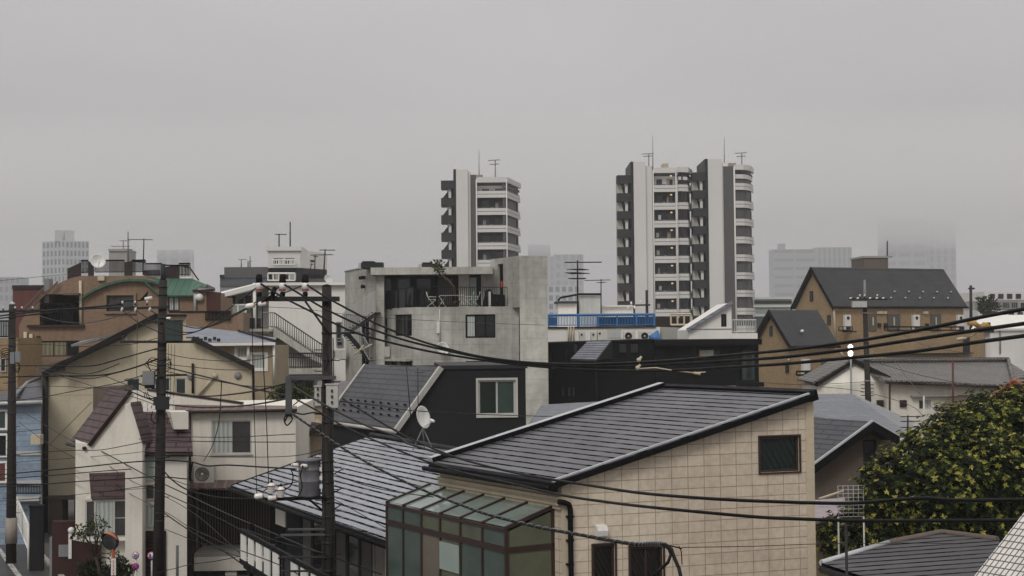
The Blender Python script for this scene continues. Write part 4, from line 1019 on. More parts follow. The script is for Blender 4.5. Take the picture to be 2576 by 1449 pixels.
# transformer can
k = Fr(P(778, 1200, Dp - .02), 0); r = k.rect(751, 1153, 807, 1249); c = k.w((r[0] + r[1]) / 2, 0, r[2]); rw_ = (r[1] - r[0]) / 2; hh = r[3] - r[2]
tf = MB().lathe(c, (0, 0, 1), [(0, rw_ * .9), (.02, rw_ * .97), (.04, rw_), (hh * .40, rw_), (hh * .403, rw_ * 1.008), (hh * .415, rw_ * 1.008), (hh * .418, rw_), (hh * .70, rw_), (hh * .703, rw_ * 1.008), (hh * .715, rw_ * 1.008), (hh * .718, rw_), (hh * .93, rw_), (hh * .935, rw_ * 1.06), (hh * .97, rw_ * 1.06), (hh, rw_ * .8)], 20).build('transformer', 'transformer_grey', p2)
for x, y in ((741, 1170), (765, 1172)): strain_insulator(tf, P(x, y, Dp - .3), (-.7, -.5, .1), .55)
m = MB()
for i in range(3): m.cbox(P(808, 1180 + 22 * i, Dp - .1), .06, .06, .08)
m.build('terminal', 'ceramic', tf)
MB().box(k, r[0] + .02, r[1] + .15, -.12, .12, r[2] - .05, r[2] - .004).build('bracket', 'black_metal', p2)
MB().tube([P(775, 1254, Dp), P(818, 1290, Dp)], .025, 6).build('arm_brace', 'black_metal', p2)
arm(p2, P(668, 1256, ya), P(818, 1252, ya), .07, 'black_metal')
for x, y in ((683, 1228), (707, 1238)):
    q = P(x, y + 14, ya - .05); o = MB().lathe(q, (0, 0, 1), [(0, .03), (.02, .09), (.05, .05), (.07, .10), (.10, .05), (.12, .10), (.15, .06), (.17, .11), (.2, .06), (.24, .03)], 12).build('arrester', 'ceramic', p2)
    MB().lathe(q, (0, 0, 1), [(.155, .1), (.17, .112)], 12).build('rust_ring', 'red_band', o)
    MB().lathe(q, (0, 0, 1), [(.235, .04), (.3, .01)], 8).build('cap', 'rubber', o)
for x, y in ((652, 1248), (686, 1252)): strain_insulator(p2, P(x, y, ya - .05), (1, .1, .1), .75)
hang(p2, [(655, 1243, ya), (668, 1232, ya), (683, 1222, ya)], .011); hang(p2, [(690, 1238, ya), (705, 1225, ya), (735, 1215, ya)], .011)
hang(p2, [(730, 1178, ya - .1), (737, 1195, ya - .1), (733, 1220, ya - .1), (715, 1232, ya - .1)], .013); hang(p2, [(763, 1172, ya - .25), (756, 1195, ya - .25), (760, 1225, ya - .25), (750, 1248, ya - .1), (735, 1255, ya)], .013)
for y, x0 in ((1332, 724), (1346, 706), (1402, 706), (1437, 706)): arm(p2, P(x0, y, ya), P(818, y - 1, ya), .04, 'mid_metal' if y < 1402 else 'steel_dark')
for y in (1346, 1402): hang(p2, [(708, y, ya), (700, y + 3, ya)], .02, 'arm_end')
for y in (1184, 1231, 1272): hang(p2, [(836, y + 10, ya), (848, y + 4, ya), (858, y - 2, ya), (864, y - 2, ya)], .012, 'hook')
for x, dx in ((812, .04), (830, .09), (838, .13)): MB().tube([P(x, 850, Dp - .13), P(x + 2, 1000, Dp - .15), P(x - 2, 1150, Dp - .16), P(x + 4, 1300, Dp - .17), P(x + 2, 1449, Dp - .18)], .012, 5).build('ground_wire', 'cable_grey', p2)
hang(p2, [(826, 838, Dp - .15), (817, 870, Dp - .15), (822, 900, Dp - .15), (818, 930, Dp - .15)], .011, 'ground_wire', 'cable_grey')

# -------- pole at the white corner house
D1 = 46.0; top, bot = P(411, 664, D1), P(398, 1449, D1)
p1 = thing('utility_pole', 'tall leaning dark utility pole with teal box in front of the white corner house', 'utility pole', (bot.x, bot.y, 0), 'utility poles')
d = (bot - top) / (bot.z - top.z); gb = top + d * (0 - top.z)
ym = P(0, 720, D1).z
MB().tube([top, top + d * (P(411, 715, D1).z - top.z)], [.07, .10], 12).build('pole_top', 'steel_dark', p1)
shaft(p1, top + d * (P(411, 705, D1).z - top.z), bot, .13, .185, 'pole_concrete')
f1 = lambda y: (top.z - P(408, y, D1).z) / top.z
for y in (722, 742, 778, 800, 836, 862, 880, 905, 918, 946, 990, 1010, 1040, 1090, 1120, 1150, 1175, 1205, 1235, 1290, 1310): bands(p1, top, gb, [f1(y)], .145 + .04 * f1(y), h=.05)
step_bolts(p1, top, gb, 18, .15, f1(880), f1(1300))
y1 = D1 - .2
arm(p1, P(289, 778, y1), P(427, 772, y1), .08); arm(p1, P(302, 860, y1), P(488, 860, y1), .08); arm(p1, P(355, 946, y1), P(470, 943, y1), .07)
arm(p1, P(365, 812, y1), P(408, 808, y1), .06)
for x in (307, 341, 377): strain_insulator(p1, P(x, 778, y1 - .05), (.3, -.2, 1), .5)
for x, y in ((308, 761), (340, 760), (370, 760)): pin_insulator(p1, P(x, y + 6, y1), .45, False)
MB().lathe(P(373, 751, y1), V((1, 0, .15)), [(-.12, .03), (-.1, .06), (.12, .06), (.13, .03)], 12).build('arrester', 'plastic_white', p1)
MB().prism([P(350, 756, y1), P(373, 732, y1), P(366, 756, y1)], (0, .05, 0)).build('bird_guard', 'black_metal', p1)
MB().tube([P(302, 762, y1), P(320, 757, y1), P(345, 757, y1), P(375, 752, y1)], .02, 5).build('jumper_wire', 'rubber', p1)
for x, y in ((318, 857), (338, 857), (365, 857)): MB().tube([P(x, y, y1), P(x, y - 6, y1)], .015, 5).build('pin', 'pale_metal', p1)
k = Fr(P(438, 830, y1 + .05), 0); r = k.rect(419, 808, 456, 857)
bx = MB().box(k, r[0], r[1], -.22, .22, r[2], r[3]).build('transformer', 'teal_box', p1); MB().box(k, r[0] - .02, r[1] + .02, -.24, .24, r[3] + .002, r[3] + .03).build('box_lid', 'steel_dark', bx)
strain_insulator(bx, P(424, 801, y1), (1, 0, .1), .6)
k = Fr(P(375, 950, y1 - .1), 0); r = k.rect(360, 933, 389, 968); bx = MB().box(k, r[0], r[1], -.1, .1, r[2], r[3]).build('switch_box', 'grey_metal', p1)
MB().box(k, r[0] + .02, r[1] - .02, -.11, -.1, r[2] - .12, r[2] - .002).build('box_base', 'steel_dark', bx)
for x, y in ((366, 1018), (366, 1030), (378, 1022), (386, 1025), (432, 1012), (432, 1028)): o = MB().cbox(P(x, y, y1 - .15), .13, .1, .12).build('cable_clamp', 'ceramic', p1)
for i in range(4): hang(p1, [(398, 905 + 6 * i, y1), (380 - 6 * i, 900 + 5 * i, y1 - .1), (372 + 2 * i, 915 + 5 * i, y1 - .1), (384, 935 + 4 * i, y1 - .05), (398, 925 + 5 * i, y1)], .012, 'cable_coil')
for i in range(3): hang(p1, [(412, 905 + 7 * i, y1), (424 + 3 * i, 900 + 6 * i, y1 - .1), (428, 915 + 6 * i, y1 - .1), (414, 926 + 5 * i, y1)], .012, 'cable_coil')
for i in range(3): hang(p1, [(362 + 4 * i, 985, y1 - .1), (366 + 5 * i, 1000, y1 - .15), (380 + 4 * i, 1003, y1 - .1), (395, 1000 + 4 * i, y1)], .014, 'cable_coil')
for i in range(2): hang(p1, [(384, 1035, y1), (382 - 3 * i, 1055, y1 - .1), (392, 1062 + 3 * i, y1 - .05), (398, 1050, y1)], .012, 'cable_coil')
m = MB(); k = Fr(P(384, 975, y1 - .05), 0); r = k.rect(388, 998, 425, 1030); m.box(k, r[0], r[1], -.1, .12, r[2], r[3]); m.build('cable_saddle', 'steel_dark', p1)
for x in (424, 431, 440): MB().tube([P(x, 866, y1), P(x - 1, 930, y1), P(x - 3, 1000, y1)], .008, 4).build('drop_wire', 'cable_grey', p1)
MB().tube([P(346, 800, y1), P(344, 930, y1 - .05), P(346, 1020, y1)], .009, 4).build('drop_wire', 'cable_grey', p1)

# -------- pole at the left edge
D0_ = 55.0; top, bot = P(31, 766, D0_), P(28, 1390, D0_)
p0 = thing('utility_pole', 'utility pole with pale wrapped foot beside the road, before the blue house', 'utility pole', (bot.x, bot.y, 0), 'utility poles')
shaft(p0, top, bot, .125, .20, 'pole_concrete'); gb = V((bot.x, bot.y, 0))
MB().lathe(top, (0, 0, 1), [(0, .12), (.06, .1), (.1, .03)], 12).build('pole_cap', 'pale_metal', p0)
a, b = P(29, 1302, D0_), P(28, 1366, D0_); MB().tube([a, b], [.215, .225], 16).build('pole_wrap', 'pole_pale', p0)
f0 = lambda y: (top.z - P(30, y, D0_).z) / top.z
for y in (780, 800, 850, 870, 905, 960, 1010, 1040, 1090, 1130, 1170, 1215, 1240, 1270): bands(p0, top, gb, [f0(y)], .14 + .07 * f0(y), h=.05)
step_bolts(p0, top, gb, 14, .17, f0(820), f0(1290))
arm(p0, P(-20, 784, D0_ - .2), P(120, 781, D0_ - .2), .08)
for x in (8, 38, 55, 82): pin_insulator(p0, P(x, 779, D0_ - .2), .45, False)
for x0, x1, y0, y1_ in ((27, 38, 886, 915), (40, 52, 884, 910)):
    k = Fr(P(x0, y0, D0_ - .25), 0); r = k.rect(x0, y0, x1, y1_); MB().box(k, r[0], r[1], -.08, .1, r[2], r[3]).build('switch_box', 'grey_metal', p0)
for i in range(4): hang(p0, [(24, 880 + 3 * i, D0_ - .2), (12, 876 + 6 * i, D0_ - .3), (2, 884 + 6 * i, D0_ - .3), (14, 893 + 4 * i, D0_ - .3), (26, 890 + 4 * i, D0_ - .2)], .016, 'cable_coil')
for i in range(2): hang(p0, [(40, 912, D0_ - .2), (50, 918 + 4 * i, D0_ - .3), (44, 935 + 3 * i, D0_ - .2), (36, 925 + 6 * i, D0_ - .2)], .014, 'cable_coil')

# -------- pole on the right, before the brown gabled flats
Dr = 72.0; top, bot = P(2176, 772, Dr), P(2184, 1008, Dr)
p3 = thing('utility_pole', 'slim dark utility pole with white insulators in front of the brown gabled flats', 'utility pole', (bot.x, bot.y, 0), 'utility poles')
d = (bot - top) / (bot.z - top.z); gb = top + d * (0 - top.z)
shaft(p3, top, bot, .12, .19, 'pole_concrete'); MB().tube([top, P(2175, 704, Dr)], [.09, .05], 8).build('pole_top', 'grey_metal', p3)
arm(p3, P(2135, 752, Dr - .2), P(2232, 753, Dr - .2), .09)
for x in (2140, 2158, 2189, 2206, 2222): strain_insulator(p3, P(x, 750, Dr - .25), (1, .2, .3), .5)
for x in (2163, 2175, 2207): pin_insulator(p3, P(x, 748, Dr - .2), .55, False)
k = Fr(P(2160, 760, Dr - .3), 0); r = k.rect(2144, 758, 2179, 773); o = MB().box(k, r[0], r[1], -.15, .15, r[2], r[3]).build('switch_box', 'pale_metal', p3)
for y in (790, 860, 905, 960): MB().lathe(top.lerp(gb, (top.z - P(2178, y, Dr).z) / top.z), (0, 0, 1), [(0, .17), (.08, .17)], 12).build('clamp_band', 'grey_metal', p3)
m = MB()
for i in range(4): y = 968 + 9 * i; m.tube([P(2166, y, Dr), P(2198, y, Dr)], .02, 5)
m.build('step_bolts', 'steel_dark', p3)
# street lamp lit
ls = thing('street_lamp', 'lit street lamp with two stacked glowing white heads before the brown flats', 'street lamp', V((*P(2140, 900, 74).xy, 0)), None)
a = P(2140, 905, 74.0); MB().tube([V((a.x, a.y + .15, 0)), P(2140, 862, 74.15)], .05, 6).build('post', 'grey_metal', ls)
for y in (873, 888):
    c = P(2139.5, y + 1, 74); o = MB().lathe(c, (0, 0, 1), [(-.14, .03), (-.11, .11), (.06, .13), (.14, .06)], 12).build('lamp_head', 'lamp_glow', ls)
# far small dark pole above the blue fence
a = P(1627, 795, 106); pz = thing('utility_pole', 'distant dark pole with round insulators behind the blue fence, before the twin towers', 'utility pole', V((a.x, a.y, 0)), 'utility poles')
MB().tube([P(1627, 730, 106), V((a.x, a.y, 0))], [.1, .16], 8).build('shaft', 'steel_dark', pz)
arm(pz, P(1592, 768, 105.8), P(1636, 767, 105.8), .12)
for x, y in ((1588, 762), (1611, 758), (1580, 772), (1596, 772)): strain_insulator(pz, P(x, y, 105.7), (0, 0, 1), .9)
# ================================================================ concrete house with the roof terrace
DC = 85.0
FK = fpx(1040, 771, DC, 0)                                     # second-floor front
rk = thing('concrete_house', 'bare cast concrete house with glazed roof terrace and outside steel stair', 'house', (FK.O.x, FK.O.y, 0))
zter = FK.at(1150, 771)[1]
p_l = P(946, 786, 88.0); p_m = P(1040, 771, DC)
ang = math.degrees(math.atan2(p_m.y - p_l.y, p_m.x - p_l.x)); FKL = Fr(p_l, ang); lenL = (p_m - p_l).xy.length
wl = [FKL.rect(951, 800, 974, 851), FKL.rect(993, 791, 1036, 845)]
wl2 = [FKL.rect(944, 908, 1000, 940), FKL.rect(1004, 907, 1038, 938)]
wf = [FK.rect(1171, 791, 1246, 850)]; wf2 = [FK.rect(1172, 908, 1247, 935)]
body(rk, FKL, [(0, 0), (0, zter - .02), (lenL, zter - .02), (lenL, 0)], 0, 'fair_concrete', wl + wl2, .16, raw=True, vec=(0, 9, 0))
qr = FK.at(1306, 900)[0]
body(rk, FK, [(0.003, 0), (0.003, zter - .02), (qr, zter - .02), (qr, 0)], 9, 'fair_concrete', wf + wf2, .16, raw=True)
for r in wl: win(rk, FKL, r, 'black_metal', ['screen_glass', 'dark_glass'] if r is wl[0] else ['dark_glass', 'screen_glass', 'dark_glass'], 2, hd=.16, fw=.09)
for r in wl2: win(rk, FKL, r, 'black_metal', 'dark_glass', 2, hd=.16, fw=.06)
win(rk, FK, wf[0], 'black_metal', ['curtain_glass', 'dark_glass', 'dark_glass'], 3, hd=.16, fw=.10)
win(rk, FK, wf2[0], 'black_metal', 'brown_alu', 1, hd=.16, fw=.06)
# terrace storey
FZ = FK.off(-2.2); q0 = FZ.at(946, 740)[0]; q1 = FZ.at(1268, 740)[0]
zc0 = FZ.at(1150, 692)[1]; zc1 = FK.off(-.3).at(1150, 670)[1]
# back wall and glazing
gq = [FZ.at(x, 730)[0] for x in (946, 992, 1040, 1092, 1146)]
m = MB()
for i, q in enumerate(gq): w_ = .16 if i in (0, 4) else .22; m.box(FZ, q - w_, q + w_, -.1, .05, zter, zc0)
m.box(FZ, gq[0], gq[-1], -.1, .04, zc0 - .22, zc0); m.box(FZ, gq[0], gq[-1], -.1, .04, zter, zter + .12)
gz = m.build('glazing_frame', 'black_metal', rk)
for i in range(4): MB().box(FZ, gq[i] + .2, gq[i + 1] - .2, -.06, -.02, zter + .12, zc0 - .2).build('pane', ['green_glass', 'teal_glass', 'dark_glass', 'screen_glass'][i], gz)
q_p0, q_p1 = FZ.at(1147, 730)[0] + .17, FZ.at(1181, 730)[0]
MB().box(FZ, q_p0, q_p1, -2, .10, zter, zc1 - .02).build('pier', 'fair_concrete', rk)
qd0, qd1 = q_p1 + .02, FZ.at(1210, 730)[0]
o = MB().box(FZ, qd1 - .28, qd1, -.1, .03, zter, zc0).box(FZ, qd0, qd1 - .28, -.1, .03, zc0 - .16, zc0).build('door_frame', 'black_metal', rk)
MB().box(FZ, qd0, qd1 - .28, -.06, -.03, zter, zc0 - .16).build('pane', 'frost_pale', o)
MB().box(FZ, qd1 + .01, FZ.at(1275, 730)[0], -2, .02, zter, zc1 - .03).build('back_wall', 'fair_concrete', rk)
MB().box(FZ, gq[0], FZ.at(1275, 730)[0], -6, -2.0, zter, zc0).build('inner_block', 'charcoal_wall', rk)
# roof slab and left wing
rs = MB(); rs.box(FZ, gq[0] - .2, FZ.at(1240, 680)[0], -6.5, 1.3, zc0 + .003, zc1); rs.build('roof_slab', 'pale_concrete', rk)
pA, pB = P(868, 684, 93.0), P(945, 668, 86.5); angW = math.degrees(math.atan2(pB.y - pA.y, pB.x - pA.x)); FW2 = Fr(pA, angW); lw_ = (pB - pA).xy.length
body(rk, FW2, [(0, 0), (0, pA.z), (lw_, pB.z), (lw_, 0)], 0, 'fair_concrete', raw=True, vec=(0.0, 8.0, 0), name='wing_wall')
m = MB(); m.prism([FW2.w(-.05, .05, pA.z), FW2.w(lw_ + .05, .05, pB.z), FW2.w(lw_ + .05, .05, pB.z + .06), FW2.w(-.05, .05, pA.z + .06)], (0, 8.1, 0)); m.build('wall_cap', 'grey_metal', rk)
MB().box(Fr(pB, 0), 0, .5, -2.2, -.02, 0, zc1 + .01).build('wing_return', 'pale_concrete', rk)
# tall right block
pC, pD = P(1233, 653, 88.0), P(1306, 643, 84.0); angB = math.degrees(math.atan2(pD.y - pC.y, pD.x - pC.x)); FBk = Fr(pC, angB); lb_ = (pD - pC).xy.length
FR = Fr(pD, 0); q_e = FR.at(1378, 800)[0]
zt = pD.z
dr_ = FBk.rect(1252, 664, 1266, 772)
body(rk, FBk, [(0, zter - .1), (0, pC.z), (lb_, zt), (lb_, zter - .1)], 0, 'fair_concrete', [dr_], .2, raw=True, vec=(0, 5, 0), name='block_wall')
MB().box(FBk, dr_[0] + .0, dr_[1], -.22, -.15, dr_[2], dr_[3]).build('door', 'black_metal', rk)
body(rk, FR, [(0.003, 0), (0.003, zt), (q_e, zt - .03), (q_e, 0)], 9, 'pale_concrete', raw=True, name='block_wall')
# terrace railings: glass panels left, bars right
a, b = P(946, 785, 87.9), P(1041, 770, DC - .02)
m = MB(); up = V((0, 0, 1)); hR = 1.15
dirL = (b - a); n_ = 5
for i in range(n_ + 1):
    p = a.lerp(b, i / n_); m.tube([p, p + up * hR], .05, 4)
m.tube([a + up * hR, b + up * hR], .035, 5)
gr = m.build('glass_railing', 'black_metal', rk)
fg = Fr(a, math.degrees(math.atan2(dirL.y, dirL.x))); ll = dirL.xy.length
for i in range(n_): MB().prism([a.lerp(b, (i + .06) / n_) + up * .08, a.lerp(b, (i + .94) / n_) + up * .08, a.lerp(b, (i + .94) / n_) + up * (hR - .05), a.lerp(b, (i + .06) / n_) + up * (hR - .05)], (0, .03, 0)).build('glass_panel', 'dark_glass', gr)
m = MB(); bars(m, P(1041, 771, DC - .03), P(1276, 771, DC - .03), 1.16, 46, .016, .022, .06); m.build('railing', 'black_metal', rk)
# stair flights left
m = MB(); s0, s1 = P(946, 785, 86.2), P(868, 838, 87.0); s2 = P(930, 912, 85.5)
for (a, b) in ((s0, s1),):
    for i in range(11):
        p = a.lerp(b, i / 10); m.cbox(p - up * .05, .5, 1.0, .06)
    beam(m, a - up * .28 + V((0, -.5, 0)), b - up * .28 + V((0, -.5, 0)), (V((0, .05, 0)), up * .24))
m.cbox(P(882, 838, 86.8), 2.2, 1.3, .12)
beam(m, P(868, 842, 86.4), s2, (V((0, .06, 0)), up * .42))
for i in range(12): p = P(868, 842, 86.6).lerp(s2 + V((0, .4, 0)), i / 11); m.cbox(p + up * .1, .45, .9, .05)
st = m.build('outside_stair', 'steel_dark', rk)
m = MB(); bars(m, s0 + V((-.0, -.55, 0)), s1 + V((0, -.55, 0)), 1.25, 24, .022, .03, .0); m.build('stair_railing', 'pale_metal', st)
bars(MB(), P(862, 838, 86), P(905, 838, 85.9), 1.1, 9, .02).build('stair_railing', 'grey_metal', st); bars(MB(), P(905, 868, 85.4), P(930, 910, 85), .9, 6, .03).build('stair_railing', 'grey_metal', st)
for x in (915, 924): MB().tube([P(x, 800, 86.4), P(x, 920, 86.4)], .11, 6).build('stair_post', 'black_metal', st)
m = MB(); m.box(FKL, -.05, 3.6, .003, .45, FKL.at(980, 908)[1], FKL.at(980, 902)[1]); m.build('ledge', 'pale_concrete', rk)
# downpipe, lamp box, ladder spots on the front
m = MB(); m.tube([FK.px(1106, 778, .05), FK.px(1107, 868, .05)], .05, 6); m.build('conduit', 'pale_metal', rk)
r = FK.rect(1099, 806, 1106, 838); MB().box(FK, r[0], r[1], .0, .12, r[2], r[3]).build('wall_light', 'plastic_white', rk)
dish('small white dish fixed to the concrete house front above the charcoal house ridge', FK.px(1114, 877, .5), .42, V((.5, -.8, .35)), mast=[FK.px(1109, 860, .1), FK.px(1112, 885, .4)])
for x, y, r_ in ((912, 699, .12), (918, 698, .12), (917, 721, .13)): MB().lathe(FW2.px(x, y, .05), FW2.n, [(0, r_ * .8), (.2, r_), (.24, r_ * .5)], 8).build('wall_vent', 'black_metal', rk)
c = P(1262, 715, DC - .2); MB().cbox(c, .1, .1, .35).build('red_lamp', 'red_paint', rk)
MB().lathe(P(944, 785, 87.5), (0, 0, 1), [(0, .18), (.1, .22), (.16, .05)], 10).build('stair_light', 'plastic_white', rk)
MB().tube([FZ.px(1206, 700), FZ.px(1206, 770)], .03, 5).build('rain_chain', 'steel_dark', rk)
# skylight boxes and plants on the roof
for i, (x0, x1, x2, y0, y1, y2) in enumerate(((911, 941, 966, 657, 668, 662), (1062, 1086, 1108, 660, 670, 665))):
    k = FZ.off(-.5 if i else .3); r = k.rect(x0, y0, x1, y1)
    t_ = thing('roof_vent_box', ['black vent box with flat grey lid on the left end of the concrete roof', 'black vent box on the concrete roof beside a sprouting branch'][i], 'roof vent', k.w(r[0], 0, zc1), 'boxes on the concrete roof')
    MB().box(k, r[0], r[1], -1.2, 0, zc1 + .002, r[3]).build('box', 'black_metal', t_)
    r2 = k.rect(x0 + 1, y2, x2, y1); MB().box(k, r2[0], r2[1], .0, .9, zc1 + .003, r2[3]).build('lid', 'steel_dark', t_)
    MB().box(k, r[0] - .25, r[0] - .02, -1.0, -.1, zc1 + .002, r[3] - .1).build('flange', 'pale_metal', t_)
b0 = P(1146, 768, DC + .6); tpl = thing('potted_tree', 'thin leaning brown trunk with one leafy tuft on the concrete terrace', 'tree', (b0.x, b0.y, zter))
m = MB(); m.tube([V((b0.x, b0.y, zter)), P(1142, 722, DC + .4), P(1128, 705, DC + .3), P(1108, 690, DC), P(1100, 675, DC - .1)], [.09, .08, .06, .04, .02], 6); m.build('trunk', 'timber', tpl)
m = MB(); leaf_blob(m, P(1101, 668, DC), .33, 120, .2, (.3, .75), seed=3); leaf_blob(m, P(1105, 683, DC), .28, 60, .2, (.2, .6), seed=4); m.build('crown', 'leaves', tpl)
m = MB(); m.lathe((b0.x, b0.y, zter), (0, 0, 1), [(0, .22), (.35, .28), (.36, .2)], 10); m.build('pot', 'dark_brown', tpl)
# folding chairs, table
def chair(label, x, y, D, flip=1, a=0):
    b = P(x, y, D); t_ = thing('folding_chair', label, 'chair', (b.x, b.y, zter), 'white folding chairs on the concrete terrace')
    o = V((b.x, b.y, zter)); X = lambda s_, d_, z: o + V((flip * s_, d_, z))
    m = MB()
    for d_ in (-.25, .25):
        m.tube([X(.25, d_, 0), X(-.22, d_, .62), X(-.28, d_, .9)], .018, 5); m.tube([X(-.25, d_, 0), X(.28, d_, .44)], .018, 5); m.tube([X(-.22, d_, .62), X(.3, d_, .60)], .022, 5)
    m.tube([X(.25, -.25, .02), X(.25, .25, .02)], .016, 5); m.tube([X(-.28, -.25, .89), X(-.28, .25, .89)], .018, 5)
    m.build('frame', 'white_paint', t_)
    MB().prism([X(-.18, -.24, .42), X(.28, -.24, .45), X(.28, .24, .45), X(-.18, .24, .42)], up * .025).build('seat', 'white_paint', t_)
    m = MB()
    for i in range(5): z = .52 + .09 * i; m.prism([X(-.2 - .03 * i, -.24, z), X(-.2 - .03 * i, .24, z), X(-.22 - .03 * i, .24, z + .055), X(-.22 - .03 * i, -.24, z + .055)], V((flip * .012, 0, 0)))
    m.build('backrest', 'white_paint', t_); return t_
chair('white folding chair at the left end of the terrace table, facing right', 1085, 770, DC + .7, 1)
chair('white folding chair facing left beside the terrace table', 1180, 770, DC + .7, -1)
chair('white folding chair farthest right of the terrace set, by the glass door', 1196, 770, DC + .9, -1)
b = P(1138, 770, DC + .6); tb_ = thing('terrace_table', 'low white slatted folding table between the terrace chairs', 'table', (b.x, b.y, zter)); o = V((b.x, b.y, zter))
m = MB()
for i in range(6): m.cbox(o + V((0, -.3 + .12 * i, .68)), 1.5, .1, .03)
m.build('tabletop', 'white_paint', tb_)
for sx_ in (-.6, .6):
    MB().tube([o + V((sx_ - .2, -.25, 0)), o + V((sx_ + .2, .25, .66))], .02, 5).tube([o + V((sx_ + .2, -.25, 0)), o + V((sx_ - .2, .25, .66))], .02, 5).build('leg', 'white_paint', tb_)
b = P(1236, 770, DC + .9); tg = thing('terrace_grill', 'dark covered barbecue box standing at the right of the terrace', 'grill', (b.x, b.y, zter)); o = V((b.x, b.y, zter))
MB().prism([o + V((-.55, 0, 0)), o + V((-.35, 0, 1.0)), o + V((.0, 0, 1.05)), o + V((.1, 0, .75)), o + V((.8, 0, .7)), o + V((.8, 0, 0))], V((0, .6, 0))).build('body', 'black_metal', tg)
MB().cbox(o + V((-.1, -.03, .45)), .16, .04, .9).build('panel', 'plastic_white', tg)
ac_unit('beige air conditioner unit on the concrete house ledge, right of the outside stair', FKL, FKL.rect(966, 872, 984, 897), .35, .1)
ac_unit('beige air conditioner unit left of the outside concrete-house stair foot', FW2, FW2.rect(853, 880, 882, 902), .35, .3)

# ================================================================ white walk-up building left of it
DW = 104.0; FY = fpx(677, 760, DW, 4)
ry = thing('white_stair_building', 'cream white building with outside railed stair flight and slanted white roof edge', 'building', (FY.O.x, FY.O.y, 0))
body(ry, FY, [(676, 716), (872, 716)], 10, 'white_paint')
m = MB(); m.box(FY, FY.at(646, 715)[0], FY.at(872, 715)[0], -10, .4, FY.at(760, 718)[1], FY.at(760, 711)[1]); m.build('roof_edge', 'white_paint', ry)
# left wing with slanted eave and dark gallery
zw0, zw1 = FY.at(600, 812)[1], FY.at(600, 740)[1]
wing = MB(); L_ = [FY.off(.6).px(556, 738), FY.off(.6).px(646, 714), FY.off(-5).px(646, 712), FY.off(-5).px(556, 734)]; wing.slab(L_, .3); wing.build('wing_roof', 'white_paint', ry)
body(ry, FY.off(-1.2), [(564, 748), (677, 722)], 6, 'grey_stucco', name='wing_wall')
m = MB(); k = FY.off(-1.15)
for x0, x1, y0, y1 in ((568, 580, 745, 775), (584, 592, 745, 790), (600, 612, 752, 775), (618, 632, 745, 770), (634, 648, 742, 800)): r = k.rect(x0, y0, x1, y1); MB().box(k, r[0], r[1], .0, .05, r[2], r[3]).build('gallery_opening', 'tower_black', ry)
m = MB(); m.tube([FY.px(640, 712, .3), FY.px(641, 845, .3)], .13, 6); m.build('downpipe', 'white_paint', ry)
k = FY.off(1.2); r = k.rect(574, 765, 620, 790); m = MB()
m.box(k, r[0], r[0] + .1, 0, .1, r[2], r[3]); m.box(k, r[1] - .1, r[1], 0, .1, r[2], r[3]); m.box(k, r[0], r[1], 0, .1, r[3] - .1, r[3]); m.box(k, (r[0] + r[1]) / 2, (r[0] + r[1]) / 2 + .1, 0, .1, r[2], r[3]); m.box(k, r[0], r[1], 0, .1, r[2], r[2] + .1)
o = m.build('screen_frame', 'white_paint', ry); MB().box(k, r[0] + .1, r[1] - .1, .02, .05, r[2] + .1, r[3] - .1).build('pane', 'frost_pale', o)
m = MB(); bars(m, k.px(520, 792), k.px(574, 788), .8, 10, .04, .06); m.build('roof_railing', 'white_paint', ry)
r = k.rect(611, 800, 638, 826); m = MB(); m.box(k, r[0], r[1], -2, 0, r[2], r[3]); m.build('balcony_front', 'charcoal_wall', ry)
r = k.rect(640, 800, 656, 825); MB().box(k, r[0], r[1], -1.2, -1.0, r[2], r[3]).build('door', 'dark_brown', ry)
r = k.rect(611, 827, 686, 834); MB().box(k, r[0], r[1], -2, .1, r[2], r[3]).build('landing', 'pale_concrete', ry)
ks = FY.off(.2); ks2 = FY.off(1.2)
a, b = ks2.px(688, 834), ks2.px(814, 915)
m = MB(); m.prism([ks2.px(688, 822), ks2.px(814, 906), ks2.px(814, 917), ks2.px(775, 900), ks2.px(700, 850), ks2.px(688, 850)], FY.n * -.15)
for i in range(22): p = ks2.px(688, 823).lerp(ks2.px(814, 907), i / 21); m.cbox(p + V((0, .5, 0)), .4, 1.0, .1)
stw = m.build('stair_flight', 'pale_concrete', ry)
m = MB(); bars(m, ks2.px(690, 823), ks2.px(814, 906), 1.05, 22, .025, .045, .05); m.build('stair_railing', 'steel_dark', stw)
m = MB(); bars(m, ks2.px(657, 823), ks2.px(690, 823), 1.05, 7, .025, .045, .05); m.build('landing_railing', 'grey_metal', stw)
m = MB(); bars(m, ks2.px(679, 925), ks2.px(815, 925), 1.05, 30, .03, .05, .05); m.build('lower_railing', 'steel_dark', ry); bars(MB(), ks2.off(1.2).px(694, 934), ks2.off(1.2).px(783, 934), 1.0, 20, .035, .05, .05).build('lower_railing', 'steel_dark', ry)
r = ks2.rect(676, 926, 830, 940); MB().box(ks2, r[0], r[1], -2, 1.6, r[2], r[3]).build('lower_landing', 'pale_concrete', ry)
r = FY.rect(688, 835, 780, 888); m = MB(); m.prism([FY.px(680, 850, .02), FY.px(700, 852, .02), FY.px(770, 897, .02), FY.px(680, 897, .02)], FY.n * .1); m.build('stair_underside', 'grey_stucco', ry)
for (x0, y0, x1, y1) in ((845, 810, 860, 860), (846, 850, 864, 872)): win(ry, FY, FY.rect(x0, y0, x1, y1), 'grey_metal', 'dark_glass', 1, hd=0, fw=.08, proud=.06)
r = FY.rect(740, 955, 790, 990); win(ry, FY, r, 'grey_metal', ['teal_glass', 'green_glass'], 2, hd=0, fw=.1, proud=.06)
